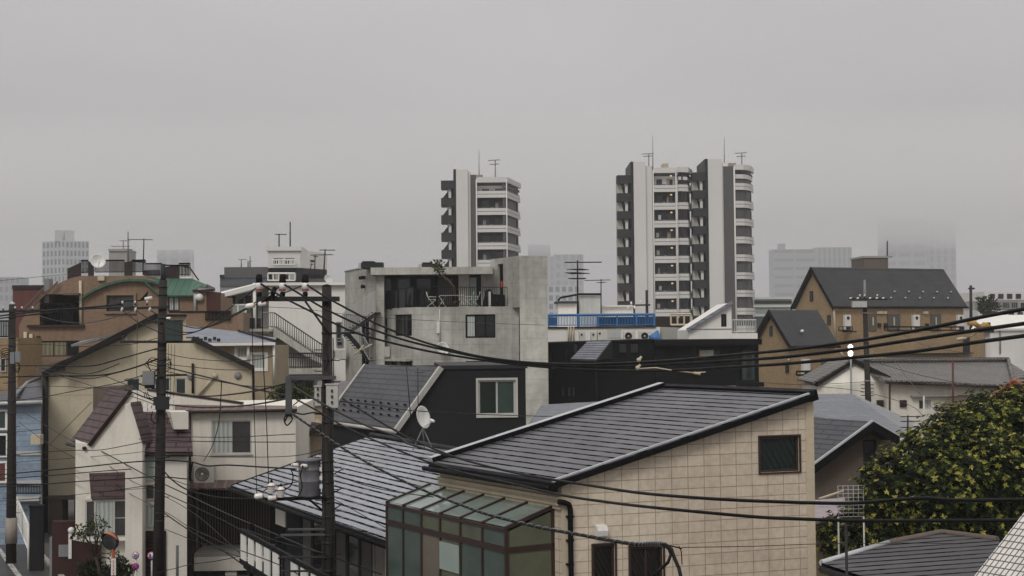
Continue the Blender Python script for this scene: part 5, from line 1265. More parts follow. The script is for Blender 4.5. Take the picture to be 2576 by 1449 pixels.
MB().lathe(P(816, 893, DW - 2.5), (1, 0, 0), [(-.8, .03), (.8, .03)], 6).build('rail_bar', 'steel_dark', ry)
# plant clumps below the stair
b = P(738, 1010, 66); sh = thing('bush', 'green bush showing behind the left cables, between the beige and plum-tiled houses', 'plant', (b.x, b.y, 0))
m = MB(); 
for i, (x, y, s_) in enumerate(((700, 1000, .5), (725, 1003, .55), (750, 998, .55), (772, 1005, .5), (715, 985, .3), (745, 985, .3))): leaf_blob(m, P(x, y, 66), s_, 420, .15, (.2, .75), .8, .3, 70 + i)
m.build('foliage', 'leaves', sh); MB().tube([V((b.x, b.y, 0)), P(738, 1005, 66)], .08, 5).build('stem', 'bark', sh)
# plum and brown roofs between the white annex and the charcoal house
k = fpx(745, 1050, 58, 8); rh = thing('brown_gabled_house', 'brown rendered gable house with plum slate roof, half hidden behind the centre pole', 'house', (k.O.x, k.O.y, 0))
body(rh, k, [(742, 1115), (800, 1072), (850, 1100)], 6, 'tan_stucco')
a, b = k.off(.3).px(733, 1118), k.off(.3).px(806, 1064); vb = vback(28, 6)
rf = roof_pts(rh, [a, b, b + vb, a + vb], .12, 'purple_slate'); m = MB(); beam(m, a, b, (k.n * .06, vv * -.22)); m.build('bargeboard', 'brown_alu', rf)
a2 = k.off(.3).px(875, 1115); roof_pts(rh, [a2, b, b + vb, a2 + vb], .12, 'purple_slate')
m = MB(); m.tube([k.px(762, 1085, .08), k.px(763, 1145, .08)], .05, 6); m.build('downpipe', 'cream_trim', rh)
k = fpx(800, 985, 64, 3); rp_ = thing('plum_roof_house', 'pale plum ribbed roof house beside the charcoal slope', 'house', (k.O.x, k.O.y, 0))
body(rp_, k, [(792, 1012), (905, 1010)], 5, 'tan_stucco')
roof_pts(rp_, [k.off(.3).px(786, 1010), k.off(.3).px(905, 1008), k.off(-4).px(905, 958), k.off(-4).px(800, 958)], .12, 'plum_ribbed_roof')

# ================================================================ brown tiled flats with green roof, left
DB = 92.0; FN = fpx(209, 830, DB, 3)
rn = thing('brown_tiled_flats', 'brown tiled apartment block with stepped green roof, arch band and railed roof terrace', 'apartment building', (FN.O.x, FN.O.y, 0))
wn = [FN.rect(269, 743, 337, 783), FN.rect(422, 745, 452, 783)]
wn2 = FN.rect(101, 857, 199, 897)
recess = FN.rect(100, 740, 209, 818)
tops = [(48, 818), (62, 792), (112, 741), (150, 711), (180, 699), (202, 694), (520, 694), (520, 728), (536, 728)]
tops = [(48, 818), (62, 792), (112, 741), (150, 711), (180, 699), (202, 694), (366, 694), (368, 700), (404, 716), (404, 741), (535, 741)]
pts = outline(FN, tops)
body(rn, FN, pts, 9, 'brown_tile_wall', [wn[0], wn[1], wn2, (recess[0], recess[1], recess[2], recess[3])], .9, raw=True)
for r in wn:
    fo = win(rn, FN, r, 'brown_alu', 'curtain_glass' if r is wn[1] else ['screen_glass', 'teal_glass'], 2, hd=.14, fw=.1)
r = wn[0]; ring(MB(), FN, r, .16, -.1, .16).build('casing', 'brown_tile_wall', rn)
win(rn, FN, wn2, 'brown_alu', ['lit_curtain', 'lit_curtain', 'dark_glass'], 3, hd=.16, fw=.08)
m = MB(); k = FN.off(-.5); r = k.rect(100, 770, 209, 818); bars(m, k.w(r[0] + .05, .4, r[2] + .25), k.w(r[1] - .05, .4, r[2] + .25), 1.1, 26, .025, .05, .05); m.build('balcony_railing', 'black_metal', rn)
r = FN.rect(70, 817, 213, 823); MB().box(FN, r[0], r[1], .0, .25, r[2], r[3]).build('ledge', 'dark_brown', rn)
r = FN.off(-.85).rect(155, 765, 185, 812); MB().box(FN.off(-.85), r[0], r[1], 0, .04, r[2], r[3]).build('balcony_door', 'dark_glass', rn)
r = FN.rect(166, 738, 205, 743); MB().box(FN, r[0], r[1], .0, .8, r[2], r[3]).build('canopy', 'brown_wall', rn)
# arch band
m = MB(); arc = [(209, 753), (225, 742), (245, 731), (270, 720), (300, 711), (330, 708), (365, 709), (390, 713), (408, 719)]
ap = [FN.at(*p) for p in arc]
for i in range(len(ap) - 1):
    (q0_, z0_), (q1_, z1_) = ap[i], ap[i + 1]; m.prism([FN.w(q0_, .0, z0_), FN.w(q1_, .0, z1_), FN.w(q1_, .0, z1_ + .16), FN.w(q0_, .0, z0_ + .16)], FN.n * .35)
m.build('arch_band', 'green_roof', rn)
# green sloping roof
gA = [FN.off(.5).px(404, 742), FN.off(.5).px(486, 742), FN.off(-.2).px(523, 716), FN.off(-2.5).px(484, 702), FN.off(-2.5).px(366, 701), FN.off(-.5).px(366, 707)]
kt = FN.off(-2.6); ka = FN.off(.35); kb2 = FN.off(-1.2)
m = MB(); m.slab([ka.px(404, 743), ka.px(487, 743), kt.px(484, 701), kt.px(366, 700)], .12); m.slab([ka.px(404, 743), kt.px(366, 700), ka.px(366, 708)], .1); m.slab([ka.px(487, 743), kb2.px(523, 717), kt.px(484, 701)], .12); m.build('green_roof', 'green_roof', rn)
kk = FN.off(.8); r = kk.rect(487, 730, 519, 790); MB().box(kk, r[0], r[1], -8, 0, 0, kk.at(510, 729)[1]).build('bay_wall', 'brown_tile_wall', rn)
m = MB(); rr_ = Fr(kk.w(r[1] + .02, 0, 0), 70); m.box(rr_, 0, 1.7, -.02, .0, 0, r[3] - .1); m.build('end_wall', 'rust_wall', rn)
m = MB(); m.slab([kk.px(484, 729, .3), kk.px(541, 726, .3), kk.off(-2.5).px(541, 724), kk.off(-3).px(520, 714)], .15); m.build('bay_roof', 'dark_brown', rn)
m = MB(); m.tube([kk.px(532, 730, .15), kk.px(500, 730, .15), kk.px(494, 736, .15), kk.px(490, 740, .15), kk.px(490, 787, .15)], .1, 6); m.build('downpipe', 'pale_metal', rn)
m = MB(); m.tube([FN.px(202, 706, .1), FN.px(204, 820, .1)], .1, 6); m.build('downpipe', 'cream_trim', rn)
MB().lathe(kk.px(502, 748, .05), FN.n, [(0, .25), (.2, .25), (.3, .1)], 10).build('wall_lamp', 'plastic_white', rn)
r = FN.rect(247, 693, 264, 706); MB().box(FN, r[0], r[1], .0, .2, r[2], r[3]).build('sign_box', 'cream_trim', rn)
# escape stair stringers on the left slope
m = MB(); beam(m, FN.px(57, 783, .2), FN.px(112, 726, .2), (FN.n * .12, vv * .14)); beam(m, FN.px(72, 783, .25), FN.px(146, 712, .25), (FN.n * .12, vv * .14)); m.build('stair_stringer', 'brown_wall', rn)
m = MB(); r = FN.rect(105, 700, 118, 722); m.box(FN.off(-1), r[0], r[1], -.5, .5, r[2] - 1, r[3]); m.build('water_meter_box', 'grey_metal', rn)
# roof terrace railings and dark privacy panels
k = FN.off(-.8); zt = k.at(280, 694)[1]; zt2 = k.at(280, 655)[1]; hh = zt2 - zt
m = MB()
for x0, x1, n_ in ((204, 222, 7), (240, 313, 26), (333, 366, 13)): bars(MB(), k.w(k.at(x0, 680)[0], 0, zt), k.w(k.at(x1, 680)[0], 0, zt), hh, n_, .022, .05, .25).build('roof_railing', 'black_metal', rn)
for q_ in ([k.off(-2).px(455, 668), k.off(-2).px(478, 674), k.off(-1.8).px(500, 705)], [k.px(330, 657), k.px(366, 659)], [k.off(-2).px(405, 667), k.off(-2).px(476, 668)]): MB().tube(q_, .05, 5).build('handrail', 'black_metal', rn)
kr2 = FN.off(-2.9); ztr = kr2.at(430, 701)[1]; m = MB()
for x0, x1, n_ in ((366, 407, 15), (450, 478, 9)): bars(MB(), kr2.w(kr2.at(x0, 680)[0], 0, ztr), kr2.w(kr2.at(x1, 680)[0], 0, ztr), hh, n_, .022, .05, .25).build('roof_railing', 'black_metal', rn)
for x0, x1, y0, y1 in ((170, 204, 676, 660), (222, 236, 659, 656), (313, 333, 660, 657), (362, 372, 680, 680), (415, 451, 672, 665)):
    if x0 > 350: k = kr2
    qa, qb = k.at(x0, 690)[0], k.at(x1, 690)[0]; za, zb_ = k.at(x0, y0)[1], k.at(x1, y1)[1]
    MB().prism([k.w(qa, .05, zt - .2), k.w(qa, .05, za), k.w(qb, .05, zb_), k.w(qb, .05, zt - .2)], FN.n * -.1).build('privacy_panel', 'dark_brown', rn)
k2 = FN.off(-3); r = k2.rect(372, 680, 402, 700); o = MB(); bars(o, k2.w(r[0], 0, r[2]), k2.w(r[1], 0, r[2]), r[3] - r[2], 14, .03); o.build('roof_railing', 'pale_metal', rn)
r = k2.rect(450, 666, 482, 703); o = MB(); bars(o, k2.w(r[0], 0, r[2]), k2.w(r[1], 0, r[2]), r[3] - r[2], 4, .06); o.build('screen_frame', 'white_paint', rn)
MB().box(FN, FN.at(206, 690)[0], FN.at(366, 690)[0], -8, -.4, zt - .5, zt - .02).build('roof_deck', 'grey_stucco', rn)
k = FN.off(-2.7)
k = FN.off(-.9)
dish('large white dish on the roof railing of the brown flats', k.off(.6).px(246, 657), .50, V((.45, -.85, .35)), mast=[k.px(243, 660), k.px(235, 690)])
antenna('bare tv antenna with short boom standing on the brown flats roof', k.px(360, 692), k.px(362, 600), [(.97, -1, -.3, 1.6, 6, .5)], .035)
# lower terrace of the brown flats
k = FN.off(1.5); z_lt = k.at(500, 787)[1]
tl = MB().box(k, k.at(456, 800)[0], k.at(612, 800)[0], -3, 0, 0, z_lt).build('terrace_wall', 'brown_tile_wall', rn)
m = MB(); m.box(k, k.at(425, 788)[0], k.at(580, 788)[0], -.1, .05, z_lt + .01, z_lt + .12); bars(m, k.off(.15).px(517, 808), k.off(.15).px(580, 808), .62, 18, .03, .05); m.build('terrace_railing', 'black_metal', rn)
for (x0, x1, y0, y1) in ((78, 88, 840, 925), (64, 72, 835, 905)):
    m = MB(); m.tube([FN.px(x0, y0, .15), FN.px(x0, y1, .15)], .12, 6); m.build('downpipe', 'cream_trim', rn)
r = FN.rect(92, 845, 102, 905); MB().box(FN, r[0], r[1], .0, .05, r[2], r[3]).build('stair_opening', 'tower_black', rn)
# rust red block behind, pale block at the left edge
k = fpx(40, 740, 110, 5); m = MB(); m.box(k, k.at(32, 750)[0], k.at(160, 750)[0], -8, 0, 0, k.at(90, 727)[1])
tb = thing('rust_red_block', 'plain rust red block behind the left slope of the brown flats', 'building', (k.O.x, k.O.y, 0)); m.build('wall', 'rust_wall', tb)
MB().box(k, k.at(31, 750)[0], k.at(161, 750)[0], -8.1, .1, k.at(90, 727)[1] + .01, k.at(90, 727)[1] + .3).build('parapet', 'dark_brown', tb)
k = fpx(0, 840, 84, 5); tb = thing('orange_tiled_block', 'pale orange tiled block with railing behind left-edge pole', 'building', (k.O.x, k.O.y, 0))
MB().box(k, k.at(-80, 900)[0], k.at(44, 900)[0], -6, 0, 0, k.at(20, 850)[1]).build('wall', 'tan_tile_wall', tb)
m = MB(); bars(m, k.px(-60, 850), k.px(34, 850), 1.0, 22, .03, .05); m.build('railing', 'black_metal', tb)
r = k.rect(5, 905, 14, 930); win(tb, k, k.rect(2, 900, 16, 935), 'alu', 'dark_glass', 1, hd=0, proud=.05)
# ================================================================ black modern house
DK = 84.0; FL1 = fpx(1646, 860, DK, 2); pL = P(1381, 866, DK + 3.5); pM = P(1646, 857, DK)
angK = math.degrees(math.atan2(pM.y - pL.y, pM.x - pL.x)); FKb = Fr(pL, angK); lk = (pM - pL).xy.length
rkb = thing('black_flat_house', 'long black flat-roofed house with grey sloped roof light and tall corner window', 'house', (pM.x, pM.y, 0))
wk = [FKb.rect(1487, 868, 1495, 910)]
body(rkb, FKb, [(0, 0), (0, pL.z), (lk, pM.z), (lk, 0)], 0, 'black_wall', raw=True, vec=(0, 12, 0))
wr = [FL1.rect(1753, 877, 1812, 899), FL1.rect(1862, 879, 1899, 957)]
body(rkb, FL1.off(.5), outline(FL1.off(.5), [(1650, 868), (1908, 864)]), 11, 'black_wall', [FL1.off(.5).rect(1753, 877, 1812, 899), FL1.off(.5).rect(1862, 879, 1899, 957)], .16, raw=True)
k = FL1.off(.5)
win(rkb, k, wr[0], 'black_metal', ['tan_stucco', 'frost_pale', 'dark_brown'], 1, hd=.14, fw=.08)
win(rkb, k, wr[1], 'steel_dark', ['teal_glass', 'green_glass', 'teal_glass'], 3, hd=.14, fw=.1)
m = MB(); m.box(k, k.at(1646, 860)[0], k.at(1912, 860)[0], -11, .5, k.at(1780, 868)[1], k.at(1780, 853.5)[1]); m.build('parapet', 'black_metal', rkb)
m = MB(); m.prism([FKb.w(-.05, .1, pL.z + .0), FKb.w(lk, .1, pM.z), FKb.w(lk, .1, pM.z + .1), FKb.w(-.05, .1, pL.z + .1)], (0, 12, 0)); m.build('roof_cap', 'black_metal', rkb)
m = MB(); m.box(k, k.at(1850, 962)[0], k.at(1916, 962)[0], -.3, .7, k.at(1880, 972)[1], k.at(1880, 961)[1]); m.build('sill_band', 'black_metal', rkb)
m = MB(); m.box(k, k.at(1651, 972)[0], k.at(1912, 972)[0], -.1, .2, k.at(1780, 974)[1], k.at(1780, 971)[1]); m.build('drip_edge', 'pale_metal', rkb)
k = FKb.off(.12)
hp = [FKb.off(1.3).px(1436, 902), FKb.off(1.3).px(1500, 904), FKb.px(1537, 856, .1), FKb.px(1478, 858, .1)]
m = MB(); m.slab(hp, .15); h_ = m.build('roof_light', 'ribbed_grey_roof', rkb)
m = MB(); m.prism([hp[1], hp[2], V((hp[2].x, hp[2].y, hp[1].z))], FKb.u * .1); m.tube([hp[0] - vv * .1, hp[1] - vv * .1], .08, 6); m.tube([FKb.px(1499, 905, .5), FKb.px(1501, 1010, .2)], .07, 6); m.build('gutter', 'steel_dark', h_)
for x0, y0, x1, y1 in ((1425, 880, 1430, 914), (1384, 885, 1391, 955)): r = k.rect(x0, y0, x1, y1); MB().box(k, r[0], r[1], 0, .06, r[2], r[3]).build('slit_window', 'dark_glass', rkb)
for x in (1416, 1432, 1443): MB().cbox(FKb.px(x, 986, .1), .12, .2, .5).build('vent', 'steel_dark', rkb)
for x, y in ((1448, 877), (1567, 876), (1596, 876)): MB().cbox(FKb.px(x, y, .1), .4 if y == 876 else .2, .15, .5).build('vent', 'steel_dark', rkb)

# ================================================================ white building with blue roof fence and air conditioners
DV = 100.0; FV = fpx(1380, 825, DV, 1)
rv = thing('white_flat_building', 'long white flat-roofed building behind the black house, carrying the blue fence', 'building', (FV.O.x, FV.O.y, 0))
body(rv, FV, [(1378, 823), (1660, 823)], 12, 'white_paint')
FVb = FV.off(-.5); body(rv, FVb, outline(FVb, [(1650, 822), (1740, 825)]), 8, 'grey_stucco', raw=True, name='grey_wall')
r = FV.rect(1528, 828, 1562, 850); MB().box(FV, r[0], r[1], 0, .05, r[2], r[3]).build('shutter', 'pale_metal', rv)
m = MB(); m.box(FV, FV.at(1378, 823)[0], FV.at(1650, 823)[0], -.3, .12, FV.at(1500, 825)[1], FV.at(1500, 821)[1]); m.build('roof_edge', 'steel_dark', rv)
for x in (1430, 1436, 1443): MB().tube([FV.px(x, 822, .1), FV.px(x, 858, .1)], .05, 5).build('pipe', 'cream_trim', rv)
fb = thing('blue_fence', 'bright blue metal roof fence with slatted bars', 'fence', FV.w(0, -.4, FV.at(1500, 822)[1]))
k = FV.off(-.4); m = MB(); z0 = k.at(1500, 822)[1]
bars(m, k.w(k.at(1378, 810)[0], 0, z0), k.w(k.at(1647, 810)[0], 0, z0), k.at(1500, 792)[1] - z0, 70, .028, .09, .12); fr_ = m.build('bars', 'blue_paint', fb)
for x in (1379, 1454, 1504, 1552, 1601, 1646): q = k.at(x, 810)[0]; MB().box(k, q - .06, q + .06, -.06, .08, z0, k.at(1500, 791)[1]).build('fence_post', 'blue_paint', fb)
r = k.rect(1501, 797, 1646, 820); MB().box(k, r[0], r[1], -.3, -.26, r[2], r[3]).build('backing_sheet', 'charcoal_wall', fb)
r = k.rect(1379, 799, 1401, 819); MB().box(k, r[0], r[1], -.2, -.12, r[2], r[3]).build('blue_sheet', 'blue_paint', fb)
for i, (x0, y0, x1, y1, lb) in enumerate(((1567, 834, 1596, 857, 'white air conditioner with round fan on the black house roof, left of the fan pair'), (1606, 834, 1639, 857, 'white air conditioner with round fan on the black house roof, beside the blue tarp'),
      (1456, 835, 1471, 858, 'narrow white air conditioner seen end-on, leftmost on the black house roof'), (1485, 835, 1499, 858, 'narrow white air conditioner seen end-on, right of an empty gap on the black roof'), (1501, 832, 1525, 858, 'taller white double-height unit right of the end-on air conditioners'))):
    k = FV.off(2.5)
    r = k.rect(x0, y0, x1, y1)
    if i < 2: ac_unit(lb, k, r, .5, 0)
    else:
        t_ = thing('air_conditioner', lb, 'air conditioner', k.w(r[0], 0, r[2]), 'air conditioner units'); MB().box(k, r[0], r[1], 0, .9, r[2], r[3]).build('casing', 'ac_white', t_); MB().box(k, r[0] + .08, r[0] + .2, .9, .94, r[3] - .25, r[3] - .12).build('handle', 'steel_dark', t_)
        m = MB(); [m.box(k, q, q + .08, .0, .9, r[2] - .1, r[2] - .002) for q in (r[0], r[1] - .08)]; m.build('foot', 'pale_metal', t_)
c = FV.off(3).px(1647, 853); m = MB(); m.lathe(c - vv * .1, (.3, 0, 1), [(0, .45), (.2, .5), (.4, .3), (.6, .15), (.75, .03)], 9); tg_ = tag(m.build('tarp_bundle', 'blue_paint'), 'small bright blue tarp bundle beside the fan units', 'tarp')
# rooftop tank, shed, antennas
k = FV.off(-6); r = k.rect(1457, 742, 1513, 800); t_ = thing('rooftop_tank', 'pale rectangular rooftop tank house behind the blue fence', 'tank', k.w(r[0], 0, r[2]))
MB().box(k, r[0], r[1], -3, 0, 0, r[3]).build('body', 'pale_metal', t_)
m = MB(); m.tube([k.px(1404, 757, .2), k.px(1410, 749, .2), k.px(1458, 740, .2), k.px(1513, 740, .2)], .08, 5); m.build('pipe', 'black_metal', t_)
r = k.rect(1404, 764, 1450, 800); t_ = thing('roof_shed', 'small white roof shed with dark flat lid left of the tank house', 'shed', k.w(r[0], 0, r[2]))
MB().box(k, r[0], r[1], -2, .3, 0, r[3]).build('wall', 'white_paint', t_); r = k.rect(1397, 758, 1455, 764); MB().box(k, r[0], r[1], -2.2, .6, r[2], r[3]).build('roof', 'teal_box', t_)
antenna('tall tv antenna mast with crossed yagis behind the blue fence, left of the tank house', P(1453, 818, 101), P(1453, 655, 101), [(.97, 1, .1, 2.6, 9, 1.2), (.80, -.4, -1, 2.0, 7, 1.4), (.86, .6, 1, 1.5, 6, 1.2), (.72, .1, 1, 1.2, 5, 1.3)], .06)
antenna('shorter tv antenna with one slanted boom, right corner of the tank house', P(1512, 790, 101), P(1512, 702, 101), [(.97, -1, .3, 1.8, 8, .9), (.9, .4, -1, .8, 3, .5)], .04)
k = FV.off(-8); r = k.rect(1513, 772, 1560, 800); t_ = thing('white_roof_house', 'low white stair head with bright roof edge right of the tank house', 'building', k.w(r[0], 0, 0))
MB().box(k, r[0], r[1] + 1, -3, 0, 0, r[3]).build('wall', 'white_paint', t_); r = k.rect(1511, 768, 1562, 772); MB().box(k, r[0], r[1] + 1, -3, .3, r[2], r[3]).build('roof', 'tower_white', t_)
# white single-pitch house
k = fpx(1735, 850, 92, 2); rs = thing('white_lean_house', 'small cream house with steep single-pitch grey roof rising right, slit window', 'house', (k.O.x, k.O.y, 0))
ws = k.rect(1814, 790, 1828, 822)
body(rs, k, [(1733, 830), (1838, 762), (1841, 850)][:2] + [(1840, 764)], 5, 'white_paint', [ws], .15)
win(rs, k, ws, 'black_metal', 'dark_glass', 1, hd=.15, fw=.06)
a, b = k.off(.3).px(1726, 827), k.off(.3).px(1840, 757); vb = vback(-7, 5.2); roof_pts(rs, [a, b, b + vb, a + vb], .2, 'blue_grey_roof')
m = MB(); m.box(k, k.at(1733, 828)[0], k.at(1841, 828)[0], .0, .03, k.at(1780, 829)[1], k.at(1780, 827)[1]); m.build('trim_band', 'grey_metal', rs)
m = MB(); bars(m, P(1842, 838, 92.5), P(1900, 838, 92.5), .85, 10, .03, .05); bars(m, P(1900, 838, 92.5), P(1902, 836, 96), .85, 4, .03, .05); m.build('terrace_railing', 'pale_metal', rs)
MB().box(k, k.at(1841, 845)[0], k.at(1905, 845)[0], -4, .1, 0, k.at(1870, 838)[1]).build('terrace', 'white_paint', rs)
# timber deck in front of the twin towers
k = fpx(1700, 800, 108, 2); t_ = thing('roof_deck', 'dark timber roof deck with pale railing below the twin towers', 'deck', (k.O.x, k.O.y, 0))
r = k.rect(1648, 800, 1740, 824); MB().box(k, r[0], r[1], -4, 0, 0, r[3]).build('wall', 'dark_brown', t_)
m = MB(); bars(m, k.px(1688, 820, .5), k.px(1738, 820, .5), .9, 3, .07, .08); m.build('railing', 'cream_trim', t_)

# ================================================================ high-rise flats
DT = 228.0
def tower(name, label, cfg):
    k = fpx(cfg['x0'], 700, DT, 0); rt_ = thing(name, label, 'apartment tower', (k.O.x, k.O.y, 0), 'black and white high-rise flats')
    X = lambda x: k.at(x, cfg['ref'])[0]; Z = lambda y: k.at(cfg['x0'], y)[1]
    ys, n, sp = cfg['band0'], cfg['n'], cfg['sp']
    l0, l1 = cfg['land']; f0, f1 = cfg['fin']; d0, d1 = cfg['dark']; b0, b1 = cfg['bal']; path = cfg['side']
    ztop = Z(cfg['ytop']); dp = 12.0
    core = MB(); core.box(k, X(d0), X(b1) if not cfg.get('curved') else X(d1), -dp, -1.3, 0, ztop)
    core.build('core', 'tower_dark', rt_)
    # fin slab
    MB().box(k, X(f0), X(f1), -dp * .8, .9, 0, Z(cfg['yfin'])).build('white_slab', 'tower_white', rt_)
    if cfg.get('fin2'): a, b, y = cfg['fin2']; MB().box(k, X(a) + .003, X(b), -dp * .8, .3, 0, Z(y)).build('white_slab', 'tower_white', rt_)
    MB().box(k, X(f0) - .45, X(f0) - .003, -dp * .8, .5, 0, Z(cfg['yfin']) + .1).build('dark_slab', 'tower_black', rt_)
    MB().box(k, X(d0) + .003, X(d1), -6, .1, 0, Z(cfg['ydark'])).build('grey_slab', 'tower_grey', rt_)
    # access landings and stairs on the left
    for i in range(cfg['nl']):
        y = cfg['ly'] + i * cfg['lsp']; z1 = Z(y); z0 = z1 - 1.35
        o = MB().box(k, X(l0), X(l1), -2.2, .4, z0, z1).build('landing', 'tower_dark', rt_)
        zn = Z(y + cfg['lsp'])
        MB().box(k, X(l0) + .9, X(l1), -2.6, -2.2, zn, z0).build('landing_wall', 'tower_brown' if cfg.get('brown') else 'tower_black', o)
        s_ = MB(); q = X(l0) + .55 * (X(l1) - X(l0)); s_.box(k, q, q + .42, -.4, .0, zn + .05, z0 - .1); s_.lathe(k.w(q + .15, -.2, z0 - .35), (0, 0, 1), [(0, .3), (.3, .34), (.4, .1)], 8); s_.build('white_post', 'tower_white', o)
        if cfg.get('stair'):
            s_ = MB(); s_.prism([k.w(X(l0) + .2, -.5, zn + .03), k.w(X(l0) + 1.3, -.5, z0 - .02), k.w(X(l0) + 1.7, -.5, z0 - .02), k.w(X(l0) + 1.5, -.5, zn + .03)], k.n * -1.4); s_.build('stair', 'tower_black', o)
        else:
            s_ = MB(); s_.prism([k.w(X(l0) - .05, -.6, zn + .03), k.w(X(l0) - .05, -.6, z0 - .02), k.w(X(l0) + .7, -.6, z0 - .02), k.w(X(l0) + 1.05, -.6, zn + .03)], k.n * -1.2); s_.build('stair', 'pale_concrete', o)
    # plan path of the balconies: front edge then round the side
    plan = [V((k.w(X(b0), 0, 0).x, k.w(X(b0), 0, 0).y, 0)), V((k.w(X(b1), 0, 0).x, k.w(X(b1), 0, 0).y, 0))] + [V((P(x, cfg['ref'], D).x, D, 0)) for x, D in path]
    if cfg.get('curved'): plan = [V((P(x, cfg['ref'], D).x, D, 0)) for x, D in path]
    def ribbon(m, pl, z0, z1, th=.2, ins=0.0):
        cx = sum((p for p in pl), V((0, 0, 0))) / len(pl)
        for a, b in zip(pl, pl[1:]):
            d = (b - a).normalized(); nn_ = V((d.y, -d.x, 0)); nn_ = nn_ if nn_.y < 0 or (abs(nn_.y) < .05 and nn_.x > 0) else -nn_
            m.prism([a - nn_ * (ins + th) + vv * z0, b - nn_ * (ins + th) + vv * z0, b - nn_ * ins + vv * z0, a - nn_ * ins + vv * z0], vv * (z1 - z0))
        return m
    back = [p for p in plan]
    side_pl = plan[1:] if not cfg.get('curved') else plan
    sm_ = MB(); ribbon(sm_, side_pl, 0, ztop - .3, .3, .35); sm_.build('side_wall', cfg.get('sidemat', 'tower_grey'), rt_)
    for i in range(n + 1):
        y = ys + (i - 1) * sp if i else None
        if i == 0:
            z1 = ztop + .35; z0 = ztop - .75
            o = ribbon(MB(), plan, z0 + .25, z1, .35, -.15).build('roof_band', 'tower_white', rt_)
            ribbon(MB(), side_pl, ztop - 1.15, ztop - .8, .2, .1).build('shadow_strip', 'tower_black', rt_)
            ribbon(MB(), side_pl, Z(ys) + .75, ztop - 1.2, .25, .12).build('top_wall', 'tower_white', rt_)
            continue
        z1 = Z(y); h1 = 1.05
        ribbon(m_ := MB(), plan, z1 - .47, z1, .18); ribbon(m_, plan, z1 - 1.08, z1 - .56, .18, -.04); o = m_.build('balcony', 'tower_white', rt_)
        ribbon(MB(), plan, z1 - .56, z1 - .47, .15, .06).build('groove', 'tower_grey', o)
        ribbon(MB(), plan, z1 + .12, z1 + .2, .05, .05).build('handrail', 'tower_grey', o)
        if not cfg.get('curved'):
            MB().box(k, X(b0), X(b1), -1.29, -.2, z1 - 1.06, z1 - .9).build('floor', 'tower_grey', o)
            zc = Z(y - sp) - 1.08 if i > 1 else ztop - .5
            w_ = X(b1) - X(b0)
            if i == 1: MB().box(k, X(b0) + .1, X(b1) - .1, -1.28, -1.2, z1 - .9, zc - .4).build('back_wall', 'tower_white', o)
            for (a_, b_) in ((.18, .42), (.62, .88)): fr_ = MB().box(k, X(b0) + w_ * a_, X(b0) + w_ * b_, -1.19, -1.12, z1 - .9, zc - (.5 if i > 1 else .9)); fr_.build('window', 'tower_glass', o)
            au = rnd.uniform(.42, .5)
            if rnd.random() < .8: MB().box(k, X(b0) + w_ * au, X(b0) + w_ * (au + .11), -1.1, -.7, z1 - .88, z1 + .25).build('air_unit', 'grey_metal', o)
            if rnd.random() < .5: cu_ = rnd.choice((.2, .62)); MB().box(k, X(b0) + w_ * cu_, X(b0) + w_ * (cu_ + rnd.uniform(.06, .14)), -1.115, -1.10, z1 - .85, zc - .75).build('curtain', 'grey_stucco', o)
            if rnd.random() < .35 and i > 1: la = rnd.uniform(.08, .3); MB().box(k, X(b0) + w_ * la, X(b0) + w_ * (la + .12), -.55, -.5, z1 + .25, z1 + .95).build('laundry', rnd.choice(('pale_metal', 'blue_grey_roof', 'grey_stucco')), o)
            if cfg.get('lamps'): MB().lathe(k.w(X(b0) + w_ * .80, -.7, zc - .4), (0, 0, 1), [(-.12, .05), (-.08, .16), (.05, .19), (.1, .08)], 8).build('lamp', 'corridor_glow', o)
        zc = Z(y - sp) - 1.75 if i > 1 else Z(ys) + .75
        if i > 1 and len(side_pl) > 1:
            e = side_pl[-1]; d = (side_pl[-1] - side_pl[-2]).normalized()
            ribbon(MB(), [e - d * 1.6, e - d * .8], z1 + .1, z1 + 1.5, .1, .25).build('slit_window', 'tower_black', o)
    m = MB(); q = X(b1); m.tube([k.w(q, .15, 0), k.w(q, .15, ztop)], .1, 5); m.tube([k.w(X(b0), .12, 0), k.w(X(b0), .12, ztop)], .12, 5); m.build('drainpipe', 'tower_white', rt_)
    for (x0, x1, y0, mat) in cfg['tops']: MB().box(k, X(x0), X(x1), -7, -4, ztop - .5, Z(y0)).build('roof_house', mat, rt_)
    for (x, y0, y1, kind) in cfg['masts']:
        p0, p1_ = k.off(-5).px(x, y0), k.off(-5).px(x, y1)
        m = MB(); m.tube([p0 - vv * 2, p1_], [.12, .04] if kind == 'rod' else [.12, .1], 5)
        if kind == 'tv':
            for h, dx, L_ in ((1.0, 1, 1.3), (.75, -1, 1.0)): c = p0.lerp(p1_, h); m.tube([c - V((L_ * .9, .2, 0)), c + V((L_ * .6, -.2, .1))], .07, 4)
        m.build('lightning_rod' if kind == 'rod' else 'roof_antenna', 'grey_metal', rt_)
    return rt_
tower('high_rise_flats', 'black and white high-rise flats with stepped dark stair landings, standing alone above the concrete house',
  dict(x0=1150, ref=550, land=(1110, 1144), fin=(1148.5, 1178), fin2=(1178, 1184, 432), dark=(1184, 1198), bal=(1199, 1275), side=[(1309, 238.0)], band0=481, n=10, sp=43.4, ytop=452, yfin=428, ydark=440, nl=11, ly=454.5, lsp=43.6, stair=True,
       tops=[(1195, 1214, 433, 'tan_stucco'), (1216, 1248, 440, 'tower_white')], masts=[(1205, 440, 376, 'rod'), (1246, 445, 404, 'tv')]))
